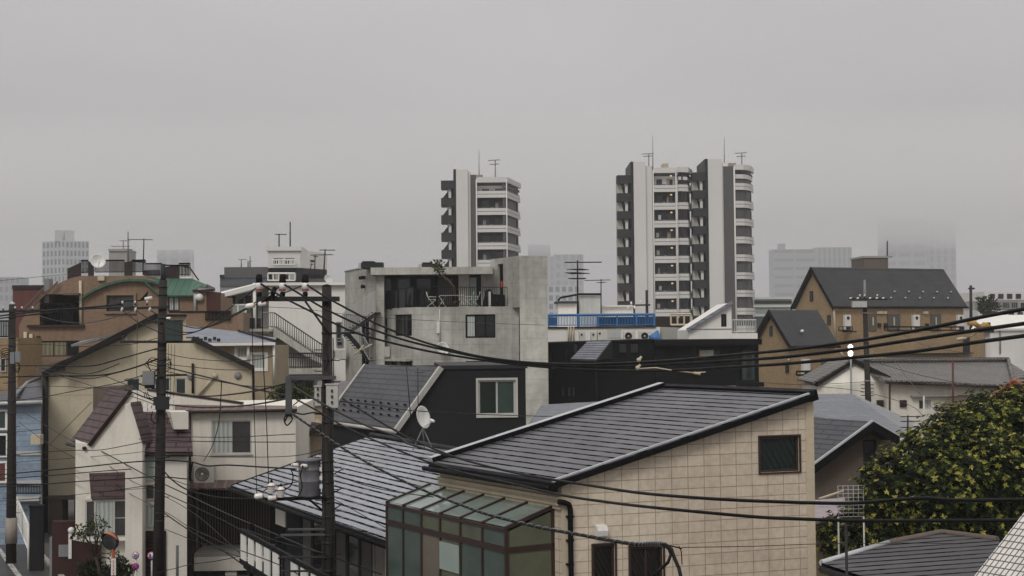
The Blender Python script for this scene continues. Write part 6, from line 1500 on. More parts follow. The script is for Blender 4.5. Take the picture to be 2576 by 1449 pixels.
tower('high_rise_flats', 'twin high-rise with amber lamps on its balconies and white stair posts',
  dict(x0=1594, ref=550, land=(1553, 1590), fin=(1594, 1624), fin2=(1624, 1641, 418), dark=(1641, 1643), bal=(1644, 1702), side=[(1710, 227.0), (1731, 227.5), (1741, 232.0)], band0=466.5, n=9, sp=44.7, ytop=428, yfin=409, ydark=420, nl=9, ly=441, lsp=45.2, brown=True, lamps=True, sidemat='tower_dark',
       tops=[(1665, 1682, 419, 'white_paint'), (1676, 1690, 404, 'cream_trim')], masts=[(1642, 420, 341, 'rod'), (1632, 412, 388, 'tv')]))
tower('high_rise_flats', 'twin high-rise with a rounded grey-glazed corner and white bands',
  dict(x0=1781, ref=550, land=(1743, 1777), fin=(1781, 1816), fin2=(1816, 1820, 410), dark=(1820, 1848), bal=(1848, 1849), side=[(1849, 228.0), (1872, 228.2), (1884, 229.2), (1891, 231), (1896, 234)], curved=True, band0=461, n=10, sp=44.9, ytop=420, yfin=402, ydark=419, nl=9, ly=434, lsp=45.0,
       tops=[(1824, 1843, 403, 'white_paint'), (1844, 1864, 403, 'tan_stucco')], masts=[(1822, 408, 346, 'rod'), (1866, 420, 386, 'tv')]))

# ================================================================ slim white flats, grey office block (left middle)
k = fpx(676, 700, 170, 3); rs = thing('slim_white_flats', 'slim white top storeys with balcony above the white stair building', 'building', (k.O.x, k.O.y, 0))
q0, q1 = k.at(674, 680)[0], k.at(755, 680)[0]; zt = k.at(715, 631)[1]; zm = k.at(715, 674)[1]
wt = [k.rect(688, 649, 712, 666), k.rect(716, 649, 741, 666)]; wl = [k.rect(684, 686, 700, 705), k.rect(706, 686, 745, 705)]
body(rs, k, [(q0, zm + .02), (q0, zt), (q1, zt), (q1, zm + .02)], 9, 'tower_white', wt, .5, raw=True)
body(rs, k.off(-.3), [(q0, 0), (q0, zm), (q1, zm), (q1, 0)], 9, 'charcoal_wall', raw=True, name='lower_wall')
for r in wt: win(rs, k, r, 'white_paint', ['tower_glass', 'curtain_glass'], 2, hd=.3, fw=.12)
for r in wl: win(rs, k, r, 'grey_metal', ['tower_glass', 'curtain_glass'], 2, hd=0, fw=.12, proud=-.22)
m = MB(); m.box(k, q0 - .2, q1 + .2, -9, .3, zt + .003, zt + .5); m.build('roof_edge', 'tower_white', rs)
kr = Fr(k.w(q1 + .01, 0, 0), 62); m = MB(); m.box(kr, 0, 5.5, -.5, .0, zm, zt); m.build('side_wall', 'white_paint', rs); MB().box(kr, 2.0, 2.8, .01, .05, zm + .8, zt - 1).build('side_window', 'tower_glass', rs); MB().box(kr, 0, 5.5, -.6, -.02, 0, zm - .01).build('side_wall', 'tower_dark', rs)
m = MB(); bars(m, k.off(.9).px(674, 708), k.off(.9).px(742, 708), .95, 5, .09, .12, .1); o = m.build('balcony_railing', 'white_paint', rs)
MB().box(k, q0, q1, .02, 1.0, k.at(715, 712)[1], k.at(715, 709)[1]).build('balcony_floor', 'tower_dark', rs)
m = MB(); bars(m, k.off(.5).px(686, 667), k.off(.5).px(742, 667), .6, 6, .06, .08, .05); m.build('balcony_railing', 'white_paint', rs)
for (x, y0, y1, tv) in ((702, 631, 588, True), (730, 630, 558, False)):
    antenna('short tv antenna on the slim white flats roof' if tv else 'tall thin lightning rod on the slim white flats roof', k.off(-2).px(x, y0), k.off(-2).px(x, y1), [(.96, 1, .2, 1.4, 4, .6)] if tv else [(.12, 1, 0, .8, 2, .3)], .08)
k = fpx(556, 720, 215, 3); ro = thing('grey_office', 'long grey office block with pale glass band left of the slim white flats', 'building', (k.O.x, k.O.y, 0))
q0, q1 = k.at(553, 690)[0], k.at(676, 690)[0]; zz = [k.at(600, y)[1] for y in (672, 699, 712, 720, 730)]
MB().box(k, k.at(564, 690)[0], q1, -12, 0, zz[1] + .02, zz[0]).build('top_storey', 'tower_grey', ro); MB().box(k, q0, k.at(564, 690)[0] - .01, -12, .1, zz[1] + .02, k.at(560, 691)[1]).build('end_wall', 'charcoal_wall', ro)
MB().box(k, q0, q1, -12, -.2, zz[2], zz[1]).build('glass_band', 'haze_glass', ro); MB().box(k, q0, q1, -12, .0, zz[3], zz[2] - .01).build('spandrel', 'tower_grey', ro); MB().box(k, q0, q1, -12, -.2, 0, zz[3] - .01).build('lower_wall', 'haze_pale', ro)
for (x, y1) in ((607, 652), (624, 655), (629, 645)): antenna(['pale thin mast on the grey office, left of its pair', 'shorter of the paired thin masts on the grey office', 'taller of the paired thin masts on the grey office'][(607, 624, 629).index(x)], k.off(-3).px(x, 672), k.off(-3).px(x, y1), [(.95, 1, 0, 1.2, 3, .4)] if x == 607 else [(.5, 1, 0, .4, 2, .2)], .09, mat='grey_metal')
# roof plant right of the white building
k = fpx(778, 710, 150, 2); t_ = thing('grey_stair_head', 'grey flat stair head carrying leaning antenna masts', 'building', (k.O.x, k.O.y, 0))
MB().box(k, k.at(778, 700)[0], k.at(815, 700)[0], -4, 0, 0, k.at(795, 697)[1]).build('wall', 'tower_grey', t_); MB().box(k, k.at(777, 700)[0], k.at(816, 700)[0], -4.1, .2, k.at(795, 697)[1] + .01, k.at(795, 697)[1] + .25).build('parapet', 'charcoal_wall', t_)
antenna('tall double-boom tv antenna on the grey stair head, nearest the concrete house', k.off(-1).px(814, 697), k.off(-1).px(818, 627), [(.97, 1, .3, 1.6, 6, .7), (.8, -1, .2, 2.4, 8, .9)], .07)
antenna('thin straight mast on the grey stair head, middle one', k.off(-1).px(791, 697), k.off(-1).px(793, 640), [(.9, 1, 0, .5, 2, .3)], .06); antenna('leaning thin mast on the left of the grey stair head', k.off(-1).px(776, 700), k.off(-1).px(784, 662), [(.9, 1, 0, .4, 2, .2)], .05)
dish('pale dish on the stair-head roof edge beside the concrete house', k.off(1).px(826, 702), .5, V((.6, -.8, .3)), mast=[k.px(818, 695), k.px(824, 704)])
# pale box with masts above the brown flats
k = fpx(275, 660, 300, 3); t_ = thing('pale_roof_block', 'faint pale stair block above the brown flats, between the dish and tv antenna', 'building', (k.O.x, k.O.y, 0))
MB().box(k, k.at(274, 650)[0], k.at(319, 650)[0], -9, 0, 0, k.at(297, 632)[1]).build('wall', 'grey_stucco', t_); MB().box(k, k.at(273, 650)[0], k.at(320, 650)[0], -9.2, .3, k.at(297, 632)[1] + .01, k.at(297, 632)[1] + .5).build('parapet', 'grey_stucco', t_)
antenna('faint tv antenna on the pale roof block, left of the tall spike', k.off(-1).px(311, 660), k.off(-1).px(310, 604), [(.97, 1, .2, 2.2, 5, .8), (.72, -1, .1, 4, 7, 1)], .13, mat='grey_metal'); antenna('tall faint spike mast with a small drum on the pale roof block', k.off(-1).px(323, 660), k.off(-1).px(322, 583), [(.42, 1, 0, 1.2, 4, 1.2)], .16, mat='grey_metal')

# ================================================================ faint buildings in the haze
def far_block(label, x0, x1, y0, D, a, mat, rows=0, cols=0, deep=30, wmat='haze_glass', wf=.62, hf=.6, extra=None, name='hazy_tower'):
    k = fpx(x0, 700, D, a); t_ = thing(name, label, 'tower', (k.O.x, k.O.y, 0), 'faint far buildings in the haze')
    q0, q1 = k.at(x0, y0 + 40)[0], k.at(x1, y0 + 40)[0]; zt = k.at((x0 + x1) / 2, y0)[1]
    MB().box(k, q0, q1, -deep, 0, 0, zt).build('wall', mat, t_)
    if rows:
        fh = 2.9 * max(1, D / 480)
        for r in range(rows):
            z = zt - 1.2 - r * fh; MB().box(k, q0 + .3, q1 - .3, .01, .25, z - fh * hf, z).build('glazing', wmat, t_)
        for c in range(cols + 1):
            q = q0 + (q1 - q0) * c / cols; hw = (q1 - q0) / cols * (1 - wf) / 2; MB().box(k, max(q0, q - hw), min(q1, q + hw), .02, .4, 0, zt - .01).build('pier', mat, t_)
    if extra:
        for (ex0, ex1, ey) in extra: MB().box(k, k.at(ex0, ey)[0], k.at(ex1, ey)[0], -deep * .6, -deep * .2, zt + .01, k.at((ex0 + ex1) / 2, ey)[1]).build('roof_house', mat, t_)
    return t_
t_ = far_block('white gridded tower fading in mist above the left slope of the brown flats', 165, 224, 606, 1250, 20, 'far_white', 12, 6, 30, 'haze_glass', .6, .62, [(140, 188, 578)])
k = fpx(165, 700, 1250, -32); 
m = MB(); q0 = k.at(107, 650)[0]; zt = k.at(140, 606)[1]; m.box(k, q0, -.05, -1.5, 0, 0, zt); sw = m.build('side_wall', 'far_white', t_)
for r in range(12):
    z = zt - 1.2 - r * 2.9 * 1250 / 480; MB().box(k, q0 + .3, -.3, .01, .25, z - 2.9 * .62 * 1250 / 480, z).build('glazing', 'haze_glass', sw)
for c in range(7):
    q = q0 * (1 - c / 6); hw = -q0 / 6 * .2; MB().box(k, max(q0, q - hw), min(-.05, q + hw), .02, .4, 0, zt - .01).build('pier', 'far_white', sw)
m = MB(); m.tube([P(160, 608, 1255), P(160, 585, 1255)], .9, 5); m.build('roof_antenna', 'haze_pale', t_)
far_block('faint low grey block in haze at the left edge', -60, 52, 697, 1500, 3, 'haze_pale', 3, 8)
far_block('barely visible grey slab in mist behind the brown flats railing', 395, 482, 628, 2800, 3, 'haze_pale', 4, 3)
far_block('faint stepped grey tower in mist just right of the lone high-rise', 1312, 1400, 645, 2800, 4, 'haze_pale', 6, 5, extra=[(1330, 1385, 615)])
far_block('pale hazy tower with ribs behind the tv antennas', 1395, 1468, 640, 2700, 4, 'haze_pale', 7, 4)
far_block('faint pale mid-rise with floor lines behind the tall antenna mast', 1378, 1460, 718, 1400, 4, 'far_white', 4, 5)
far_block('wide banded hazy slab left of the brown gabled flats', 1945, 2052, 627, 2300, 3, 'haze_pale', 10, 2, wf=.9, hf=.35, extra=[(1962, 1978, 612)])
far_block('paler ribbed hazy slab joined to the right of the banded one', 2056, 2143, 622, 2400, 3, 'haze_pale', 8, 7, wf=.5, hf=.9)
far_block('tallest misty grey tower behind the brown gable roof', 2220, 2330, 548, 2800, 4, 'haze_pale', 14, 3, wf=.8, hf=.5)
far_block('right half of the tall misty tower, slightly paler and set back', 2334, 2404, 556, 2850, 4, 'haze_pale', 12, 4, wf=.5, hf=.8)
k = fpx(1898, 790, 260, 6); t_ = thing('teal_block', 'pale teal banded low building in light mist beside the rounded twin tower', 'building', (k.O.x, k.O.y, 0))
q0, q1 = k.at(1898, 790)[0], k.at(1992, 790)[0]
for i, (ya, yb, mt) in enumerate(((748, 753, 'tower_white'), (753, 768, 'frost_pale'), (768, 773, 'tower_white'), (773, 790, 'frost_pale'), (790, 796, 'tower_white'), (796, 850, 'frost_green'))):
    m = MB().box(k, q0, q1, -10 + .05 * i, .3 if mt == 'tower_white' else 0, k.at(1940, yb)[1] + .01 if yb < 850 else 0, k.at(1940, ya)[1]); m.build('roof_band' if i == 0 else ('ledge' if mt == 'tower_white' else 'glass_band'), mt, t_)
for i in range(12): q = q0 + (q1 - q0) * (i + .5) / 12; MB().box(k, q - .3, q + .3, .01, .1, k.at(1940, 764)[1], k.at(1940, 757)[1]).build('window', 'tower_glass', t_)

# ================================================================ brown gabled flats, right
DG = 130.0
def gabled(label, apex, eave_r, ridge_r, eave_rr, left_e, D, base, gang, name='gabled_flats'):
    pe = P(*eave_r, D); kf = Fr(pe, gang); kg = Fr(pe, gang - 90 + 0)
    pr_ = P(*apex, D)
    t_ = thing(name, label, 'apartment building', (pe.x, pe.y, 0), 'brown gabled flats')
    return t_, kf
pe = P(2104, 773, DG); kf = Fr(pe, 24); rg_ = thing('gabled_flats', 'larger tan tiled gabled flats with dark slate roof and white snow studs', 'apartment building', (pe.x, pe.y, 0), 'brown gabled flats')
def gable_block(rt_, pe, kf, apex, left, ridge_end, eave_end, mat, roofmat):
    gu = -kf.n                                                  # along the gable wall, away from the viewer
    kgf = Side(pe, gu, -kf.u)
    qa, za = kgf.at(*apex); ql, zl = kgf.at(*left); qe, ze = kf.at(*eave_end)
    ln = qe - .3
    outl = [kgf.w(.25, 0, 0), kgf.w(.25, 0, pe.z), kgf.w(qa, 0, za - .3), kgf.w(2 * qa - .25, 0, pe.z), kgf.w(2 * qa - .25, 0, 0)]
    MB().prism(outl, kf.u * ln).build('wall', mat, rt_)
    A = pe - kf.u * .35 + vv * .1; Rr = kgf.w(qa, 0, za) - kf.u * .35; Bq = kgf.w(2 * qa, 0, pe.z + .1) - kf.u * .35
    ve = kf.u * (qe + .35)
    o = roof_pts(rt_, [A, A + ve, Rr + ve, Rr], .22, roofmat); MB().slab([Bq, Bq + ve, Rr + ve, Rr], .22).build('rear_slope', roofmat, o)
    m = MB(); beam(m, A + vv * .05, Rr + vv * .05, (kf.u * -.08, vv * -.4)); beam(m, Bq + vv * .05, Rr + vv * .05, (kf.u * -.08, vv * -.4)); m.build('bargeboard', 'black_metal', o)
    m = MB(); m.tube([A - vv * .12 + kf.n * .1, A + ve - vv * .12 + kf.n * .1], .11, 6); m.build('gutter', 'black_metal', rt_)
    return kgf, o, A, Rr, ve
kgf, ro_, A_, R_, ve_ = gable_block(rg_, pe, kf, (2048, 672), (1973, 774), (2365, 672), (2434, 775), 'tan_tile_wall', 'dark_slate')
slv = (R_ - A_).normalized()
for r_ in range(2):
    m = MB()
    for i in range(5): p = A_ + slv * (1.0 + .8 * r_) + ve_ * (.45 + (i + .5 * r_) * .108) + vv * .05; m.lathe(p, kf.n, [(0, .02), (.05, .10), (.15, .08), (.2, .02)], 6)
    m.build('snow_studs', 'pale_metal', ro_)
kf2 = kf.off(-.25)
def strips(rt_, kf, xs, y0, y1, mat, name, w_=.04):
    for x0, x1 in xs: r = kf.rect(x0, y0, x1, y1); MB().box(kf, r[0], r[1], .0, w_, r[2], r[3]).build(name, mat, rt_)
for (x0, x1) in ((2121, 2136), (2293, 2309), (2405, 2419)):
    r = kf2.rect(x0, 792, x1, 829); o = MB().box(kf2, r[0], r[1], .0, .3, r[2], r[3]).build('heater_box', 'plastic_white', rg_)
    MB().lathe(kf2.w((r[0] + r[1]) / 2, .3, r[3] - .3), kf.n, [(0, .16), (.05, .16)], 8).build('flue', 'steel_dark', o); MB().box(kf2, r[0] + .1, r[1] - .1, .3, .4, r[2], r[2] + .3).build('base', 'steel_dark', o)
for (x0, x1) in ((2185, 2204), (2232, 2263), (2340, 2366)):
    r = kf2.rect(x0, 790, x1, 832); o = MB().box(kf2, r[0], r[1], .0, .1, r[2], r[3]).build('door', 'tower_grey', rg_)
    MB().box(kf2, (r[0] + r[1]) / 2 - .07, (r[0] + r[1]) / 2 + .07, .1, .14, r[2] + .5, r[3] - .3).build('handle_plate', 'cream_trim', o)
m = MB(); m.box(kf2, kf2.at(2110, 835)[0], kf2.at(2145, 835)[0], .5, .6, kf2.at(2130, 836)[1], kf2.at(2130, 833)[1]); m.build('gallery_railing', 'black_metal', rg_); bars(MB(), kf2.px(2110, 834, .9), kf2.px(2144, 834, .9), .45, 3, .04).build('gallery_railing', 'black_metal', rg_); m = MB(); bars(m, kf2.px(2225, 833, .9), kf2.px(2425, 833, .9), .4, 6, .05, .07); m.build('gallery_railing', 'black_metal', rg_)
m = MB(); m.tube([kf2.px(2107, 778, .1), kf2.px(2100, 780, .15), kf2.px(2098, 785, .15), kf2.px(2101, 860, .15)], .11, 6); m.build('downpipe', 'cream_trim', rg_)
for x, y in ((2042, 745), (2086, 805)): r = kgf.rect(x - 4, y - 13, x + 4, y + 13); q0, q1 = sorted(r[:2]); MB().box(kgf, q0, q1, .0, .08, r[2], r[3]).build('slit_window', 'dark_glass', rg_)
for x in (2212, 2228, 2332): MB().cbox(kf2.px(x, 818, .1), .35, .2, .35).build('vent', 'tower_black', rg_)
for x in (2212, 2224, 2328): MB().cbox(kf2.px(x, 786, .1), .5, .2, .25).build('gallery_light', 'cream_trim', rg_)
MB().box(kf, kf.at(2130, 870)[0], kf.at(2440, 870)[0], -4, 2.0, 0, kf.at(2300, 838)[1]).build('lower_wall', 'tan_tile_wall', rg_)
m = MB(); kz = kf.off(2.02); m.box(kz, kz.at(2225, 888)[0], kz.at(2440, 888)[0], -.1, .5, kz.at(2300, 892)[1], kz.at(2300, 889)[1]); m.build('canopy', 'dark_metal', rg_)
r = kz.rect(2422, 848, 2438, 888); MB().box(kz, r[0] + .02, r[1], .01, .1, r[2], r[3]).build('slit_window', 'dark_glass', rg_)
pe = P(1998, 873, 112.0); kw = Fr(pe, 24); rw2 = thing('gabled_flats', 'smaller tan gabled wing stepped in front of the larger gabled flats', 'apartment building', (pe.x, pe.y, 0), 'brown gabled flats')
kg2, ro2, A2_, R2_, ve2_ = gable_block(rw2, pe, kw, (1944, 780), (1895, 850), (2052, 777), (2112, 880), 'tan_tile_wall', 'dark_slate')
for x, y in ((1940, 832), (1981, 925)): r = kg2.rect(x - 3.5, y - 13, x + 3.5, y + 13); q0, q1 = sorted(r[:2]); MB().box(kg2, q0, q1, .0, .08, r[2], r[3]).build('slit_window', 'dark_glass', rw2)
kw2 = kw.off(-.25); r = kw2.rect(2015, 903, 2033, 948); o = MB().box(kw2, r[0], r[1], 0, .3, r[2], r[3]).build('heater_box', 'plastic_white', rw2); MB().box(kw2, r[0] + .1, r[1] - .1, .3, .4, r[2], r[2] + .4).build('base', 'steel_dark', o)
r = kw2.rect(2066, 900, 2094, 950); o = MB().box(kw2, r[0], r[1], 0, .1, r[2], r[3]).build('door', 'tower_grey', rw2); MB().box(kw2, (r[0] + r[1]) / 2 - .06, (r[0] + r[1]) / 2 + .06, .1, .13, r[2] + .5, r[3] - .3).build('handle_plate', 'cream_trim', o)
m = MB(); bars(m, kw2.px(2004, 946, .8), kw2.px(2094, 944, .8), .35, 2, .06, .08); m.build('gallery_railing', 'black_metal', rw2)
m = MB(); m.lathe(A2_ + ve2_ * .38 + (R2_ - A2_) * .38 + vv * .05, kw.n, [(0, .1), (.2, .15), (.3, .05)], 8); m.build('roof_vent', 'plastic_white', ro2)
m = MB(); m.tube([P(2110, 880, 112.5), P(2122, 897, 112.5)], .1, 6); m.build('downpipe', 'cream_trim', rw2)
MB().lathe(kg2.px(1985, 905, .05), -kw.u, [(0, .07), (.1, .06)], 8).build('wall_lamp', 'plastic_white', rw2)
# brown stair tower behind the ridge
k = fpx(2173, 660, 175, 4); t_ = thing('brown_stair_tower', 'small plain brown roof tower showing above the dark slate ridge', 'building', (k.O.x, k.O.y, 0))
q0, q1 = k.at(2173, 660)[0], k.at(2234, 660)[0]; zt = k.at(2200, 649)[1]; MB().box(k, q0, q1, -5, 0, 0, zt).build('wall', 'brown_wall', t_); MB().box(k, q0 - .1, q1 + .1, -5.1, .15, zt + .01, zt + .25).build('parapet', 'grey_stucco', t_); MB().box(k, q1 - 1.0, q1 - .4, .01, .1, zt - 2, zt - 1.4).build('vent', 'plastic_white', t_)
antenna('thin mast with a small drum on the plain brown roof tower', k.px(2232, 660, -1), k.px(2232, 606, -1), [(.25, 1, 0, .9, 4, .5)], .08)
# right edge: far flats, white sheds, excavator arm
k = fpx(2465, 780, 250, 5); t_ = thing('beige_terraced_flats', 'faint beige terraced flats at the right edge', 'apartment building', (k.O.x, k.O.y, 0))
for i, (x0, ya, yb) in enumerate(((2480, 733, 755), (2467, 756, 778), (2455, 779, 830))):
    MB().box(k, k.at(x0, 760)[0], k.at(2640, 760)[0], -12, -.5 + .6 * i, k.at(2520, yb)[1] if i < 2 else 0, k.at(2520, ya)[1] - .02).build('storey', 'tower_white' if i != 1 else 'grey_stucco', t_)
    for j in range(7): x = x0 + 12 + 22 * j; r = k.rect(x, ya + 6, x + 13, min(yb, ya + 18)); MB().box(k, r[0], r[1], -.49 + .6 * i, -.35 + .6 * i, r[2], r[3]).build('window', 'tower_glass', t_)
m = MB(); bars(m, k.px(2455, 778, .8), k.px(2560, 778, .8), 1.3, 20, .07, .1); m.build('railing', 'grey_metal', t_)
b = P(2530, 800, 200); sh = thing('roof_garden_tree', 'dark bush among the beige terraced flats', 'plant', (b.x, b.y, 0))
m = MB(); leaf_blob(m, P(2478, 768, 200), 1.1, 260, .6, (.2, .6), seed=91); leaf_blob(m, P(2490, 774, 200), 1.2, 260, .6, (.2, .6), seed=92); m.build('foliage', 'leaves', sh); m = MB(); m.tube([V((P(2484, 775, 200).x, 200, 0)), P(2484, 775, 200)], .2, 5); m.build('stem', 'bark', sh)
antenna('dark lattice mast rising beside the right end of the slate roof', P(2443, 830, 165), P(2442, 718, 165), [(.93, 1, 0, .6, 4, .5)], .16)
k = fpx(2440, 850, 142, 6); t_ = thing('white_shed', 'long white block with ribbed white roof at the right edge', 'building', (k.O.x, k.O.y, 0))
q0, q1 = k.at(2445, 850)[0], k.at(2660, 850)[0]; zt = k.at(2500, 828)[1]; MB().box(k, q0, q1, -10, 0, 0, zt).build('wall', 'tower_white', t_)
zr_ = k.off(-8).at(2560, 792)[1]; roof_pts(t_, [k.w(q0 - .2, .3, zt + .05), k.w(q1, .3, zt + .05), k.off(-8).w(k.off(-8).at(2700, 792)[0], 0, zr_), k.off(-8).w(k.off(-8).at(2468, 792)[0], 0, zr_)], .2, 'white_paint')
for x in (2474, 2516): MB().tube([k.px(x, 830, .1), k.px(x, 890, .1)], .09, 5).build('downpipe', 'grey_metal', t_)
r = k.rect(2440, 905, 2545, 917); MB().box(k, r[0] + .0, r[1], .0, 3, r[2] - .3, r[2]).build('porch_roof', 'tower_white', t_)
k = fpx(2440, 815, 135, 4); t_ = thing('excavator', 'yellow excavator arm behind the upper thick cable at right', 'excavator', k.w(0, 0, k.at(2470, 830)[1]))
m = MB(); m.tube([k.px(2435, 813), k.px(2452, 814), k.px(2466, 824)], .25, 6); m.tube([k.px(2466, 823), k.px(2480, 818), k.px(2490, 826)], .3, 6); m.build('boom', 'yellow_paint', t_)
r = k.rect(2482, 811, 2492, 824); MB().box(k, r[0], r[1], -1, .0, r[2], r[3]).build('cab', 'dark_metal', t_); MB().box(k, r[0] - .6, r[1] + .2, -1.6, .3, r[2] - .5, r[2] - .02).build('carriage', 'dark_metal', t_); MB().box(k, r[0] - .1, r[1], -1.2, -.2, 0, r[2] - .52).build('track_base', 'tower_white', t_)

# ================================================================ white house with grey kawara roof, right middle
DH = 74.0; kh = fpx(2234, 958, DH, 10)
rh_ = thing('white_tiled_roof_house', 'white rendered house under a grey pantile roof with brown porch hood', 'house', (kh.O.x, kh.O.y, 0))
ke = [kh.off(.6).px(2228, 958), kh.off(.6).px(2552, 972)]
body(rh_, kh, [(2236, 962), (2545, 972)], 8, 'white_stucco', [kh.rect(2312, 1006, 2342, 1030)], .15)
win(rh_, kh, kh.rect(2312, 1006, 2342, 1030), 'alu', ['teal_glass', 'curtain_glass'], 2, hd=.14, fw=.05)
rA, rB = P(2146, 912, DH + 3), P(2536, 909, DH + 8)
rf = roof_pts(rh_, [ke[0], ke[1], rB, rA], .16, 'kawara_roof')
MB().slab([ke[1], P(2610, 955, DH + 6), rB], .16).build('hip', 'kawara_roof', rf)
m = MB(); m.tube([rA + vv * .1, rB + vv * .1], .16, 6); m.tube([rB + vv * .1, ke[1] + vv * .1], .12, 6); m.build('ridge_tiles', 'kawara_roof', rf)
m = MB(); n_ = 60
for i in range(n_): p = ke[0].lerp(ke[1], (i + .5) / n_); m.lathe(p + kh.n * .02, kh.n, [(0, .09), (.05, .09)], 7)
m.build('eave_tiles', 'kawara_roof', rf)
kg_ = fpx(2145, 915, DH + 1.5, -6); gb_ = [P(2057, 972, DH + 1.2), P(2146, 915, DH + 1.6), P(2234, 958, DH + .6)]
MB().prism([V((gb_[0].x, gb_[0].y, 0)), gb_[0], gb_[1], gb_[2], V((gb_[2].x, gb_[2].y, 0))], V((.2, 5, 0))).build('gable_wall', 'white_stucco', rh_)
m = MB()
for a, b in ((gb_[0], gb_[1]), (gb_[2], gb_[1])): beam(m, a + (a - b) * .04 + V((0, -.3, .05)), b + V((0, -.3, .05)), (V((0, .6, 0)), vv * .22))
m.build('gable_verge', 'dark_metal', rf)
m = MB(); m.slab([gb_[0] + V((-.3, -.2, .24)), gb_[1] + V((0, -.2, .24)), gb_[1] + V((.2, 5, .24)), gb_[0] + V((-.1, 5, .24))], .1); m.build('side_slope', 'kawara_roof', rf)
r = kh.rect(2330, 1003, 2402, 1015)
MB().prism([kh.px(2352, 1035, 1.2), kh.px(2400, 1000, .05), kh.px(2450, 1000, .05), kh.px(2415, 1035, 1.2)], vv * .12).build('porch_hood', 'brown_wall', rh_)
r = kh.rect(2405, 1000, 2446, 1060); MB().box(kh, r[0], r[1], .01, .06, r[2], r[3]).build('dark_opening', 'tower_black', rh_)
m = MB(); m.box(kh, kh.at(2290, 1000)[0], kh.at(2400, 1000)[0], 0, .3, kh.at(2340, 997)[1], kh.at(2340, 994)[1]); m.build('eyebrow', 'grey_stucco', rh_)
for x, y in ((2214, 1015), (2272, 1015)): MB().cbox((kh if x > 2234 else kh).px(x, y, .06) if x > 2234 else P(x, y, DH + .5), .35, .12, .35).build('vent_grille', 'dark_brown', rh_)
m = MB(); m.tube([kh.px(2240, 962, .2), kh.px(2238, 972, .1), kh.px(2238, 1045, .1)], .05, 6); m.build('downpipe', 'brown_wall', rh_)
m = MB(); m.tube([P(2130, 986, DH + 1), P(2185, 982, DH + 1)], .06, 5); m.build('sign_bracket', 'pale_metal', rh_)
a = P(2397, 1030, DH - 3); antenna('thin rusty antenna mast in front of the grey pantile roof', V((a.x, a.y, 4.2)), P(2397, 905, DH - 3), [(.98, 1, .1, .8, 3, .4)], .05, mat='rust_wall')
a = P(2324, 1085, 60); antenna('pale forked antenna pole between pantile house and tree', V((a.x, a.y, a.z - 1)), P(2324, 996, 60), [(.55, -1, .2, 1.6, 2, .8), (.42, 1, .1, 1.2, 2, .6)], .04, mat='pale_metal')
k = fpx(2540, 1000, 66, 12); t_ = thing('orange_tile_roof_house', 'orange pantile roof corner poking out above the tree at right edge', 'house', (k.O.x, k.O.y, 0))
a = [k.off(.4).px(2478, 1006), k.off(.4).px(2546, 956), k.off(.4).px(2640, 1008)]; vo = vback(-21, 5)
body(t_, k, [(2486, 1008), (2546, 966), (2630, 1012)], 4, 'cream_trim', vec=vo * .85)
rf = MB().slab([a[0], a[1], a[1] + vo, a[0] + vo], .18).build('roof', 'orange_tile', t_); MB().slab([a[1], a[2], a[2] + vo, a[1] + vo], .18).build('rear_slope', 'orange_tile', rf)
m = MB(); beam(m, a[0] + vv * .02, a[1] + vv * .02, (k.n * .12, vv * -.3)); beam(m, a[1] + vv * .02, a[2] + vv * .02, (k.n * .12, vv * -.3)); m.build('verge_tiles', 'orange_tile', rf)

# ================================================================ ribbed grey roof and dark hipped house right of the cream house
k = fpx(2055, 1068, 50, 14); t_ = thing('grey_ribbed_house', 'low house with wide pale grey ribbed hip roof, right of the cream house', 'house', (k.O.x, k.O.y, 0))
q = [k.off(0).px(2000, 1075), P(2290, 1092, 49), P(2143, 990, 58), P(2000, 992, 60)]
rf = roof_pts(t_, [q[0], q[1], q[2], q[3]], .15, 'ribbed_grey_roof'); MB().slab([q[1], P(2300, 1060, 56), q[2]], .15).build('hip', 'grey_metal', rf)
MB().prism([V((q[0].x, q[0].y + .5, 0)), q[0] + V((0, .5, -.3)), q[1] + V((-.4, .5, -.3)), V((q[1].x - .4, q[1].y + .5, 0))], V((0, 6, 0))).build('wall', 'tan_stucco', t_)
k = fpx(2150, 1150, 39, 6); t_ = thing('dark_gable_house', 'brown walled house with dark verge gable and slate slope, half hidden by the tree', 'house', (k.O.x, k.O.y, 0))
ap, le, re = P(2196, 1061, 38.6), P(2058, 1163, 38.4), P(2262, 1100, 39.4)
wg = k.rect(2171, 1106, 2205, 1162)
body(t_, k, [(2040, 1180), (2060, 1165), (2195, 1072), (2262, 1108)], 5, 'brown_wall', [wg], .12)
win(t_, k, wg, 'steel_dark', 'dark_glass', 1, hd=.1, fw=.05)
kk = k.off(.5); ap, le, re = kk.px(2196, 1060), kk.px(2040, 1174), kk.px(2262, 1098); vb = vback(30, 7)
far_l = kk.off(0).px(2040, 1174)
rf = roof_pts(t_, [le, ap, ap + vb, le + vb], .14, 'charcoal_slate'); MB().slab([re, ap, ap + vb, re + vb], .14).build('rear_slope', 'charcoal_slate', rf)
m = MB(); beam(m, le, ap, (kk.n * .05, vv * -.24)); beam(m, re, ap, (kk.n * .05, vv * -.24)); m.build('bargeboard', 'black_metal', rf)
m = MB(); beam(m, le + kk.n * .06, ap + kk.n * .06, (kk.n * -.12, vv * .05)); beam(m, re + kk.n * .06, ap + kk.n * .06, (kk.n * -.12, vv * .05)); m.build('verge_cap', 'verge_metal', rf)
k = fpx(2062, 1290, 31, 10); t_ = thing('pink_roof_shed', 'small shed under a pale pink ribbed roof between the cream house and tree', 'shed', (k.O.x, k.O.y, 0))
ribs('pink_ribbed_roof', '#a3949a', .18, .025, '#5d4f55', 'v', .4, .5)
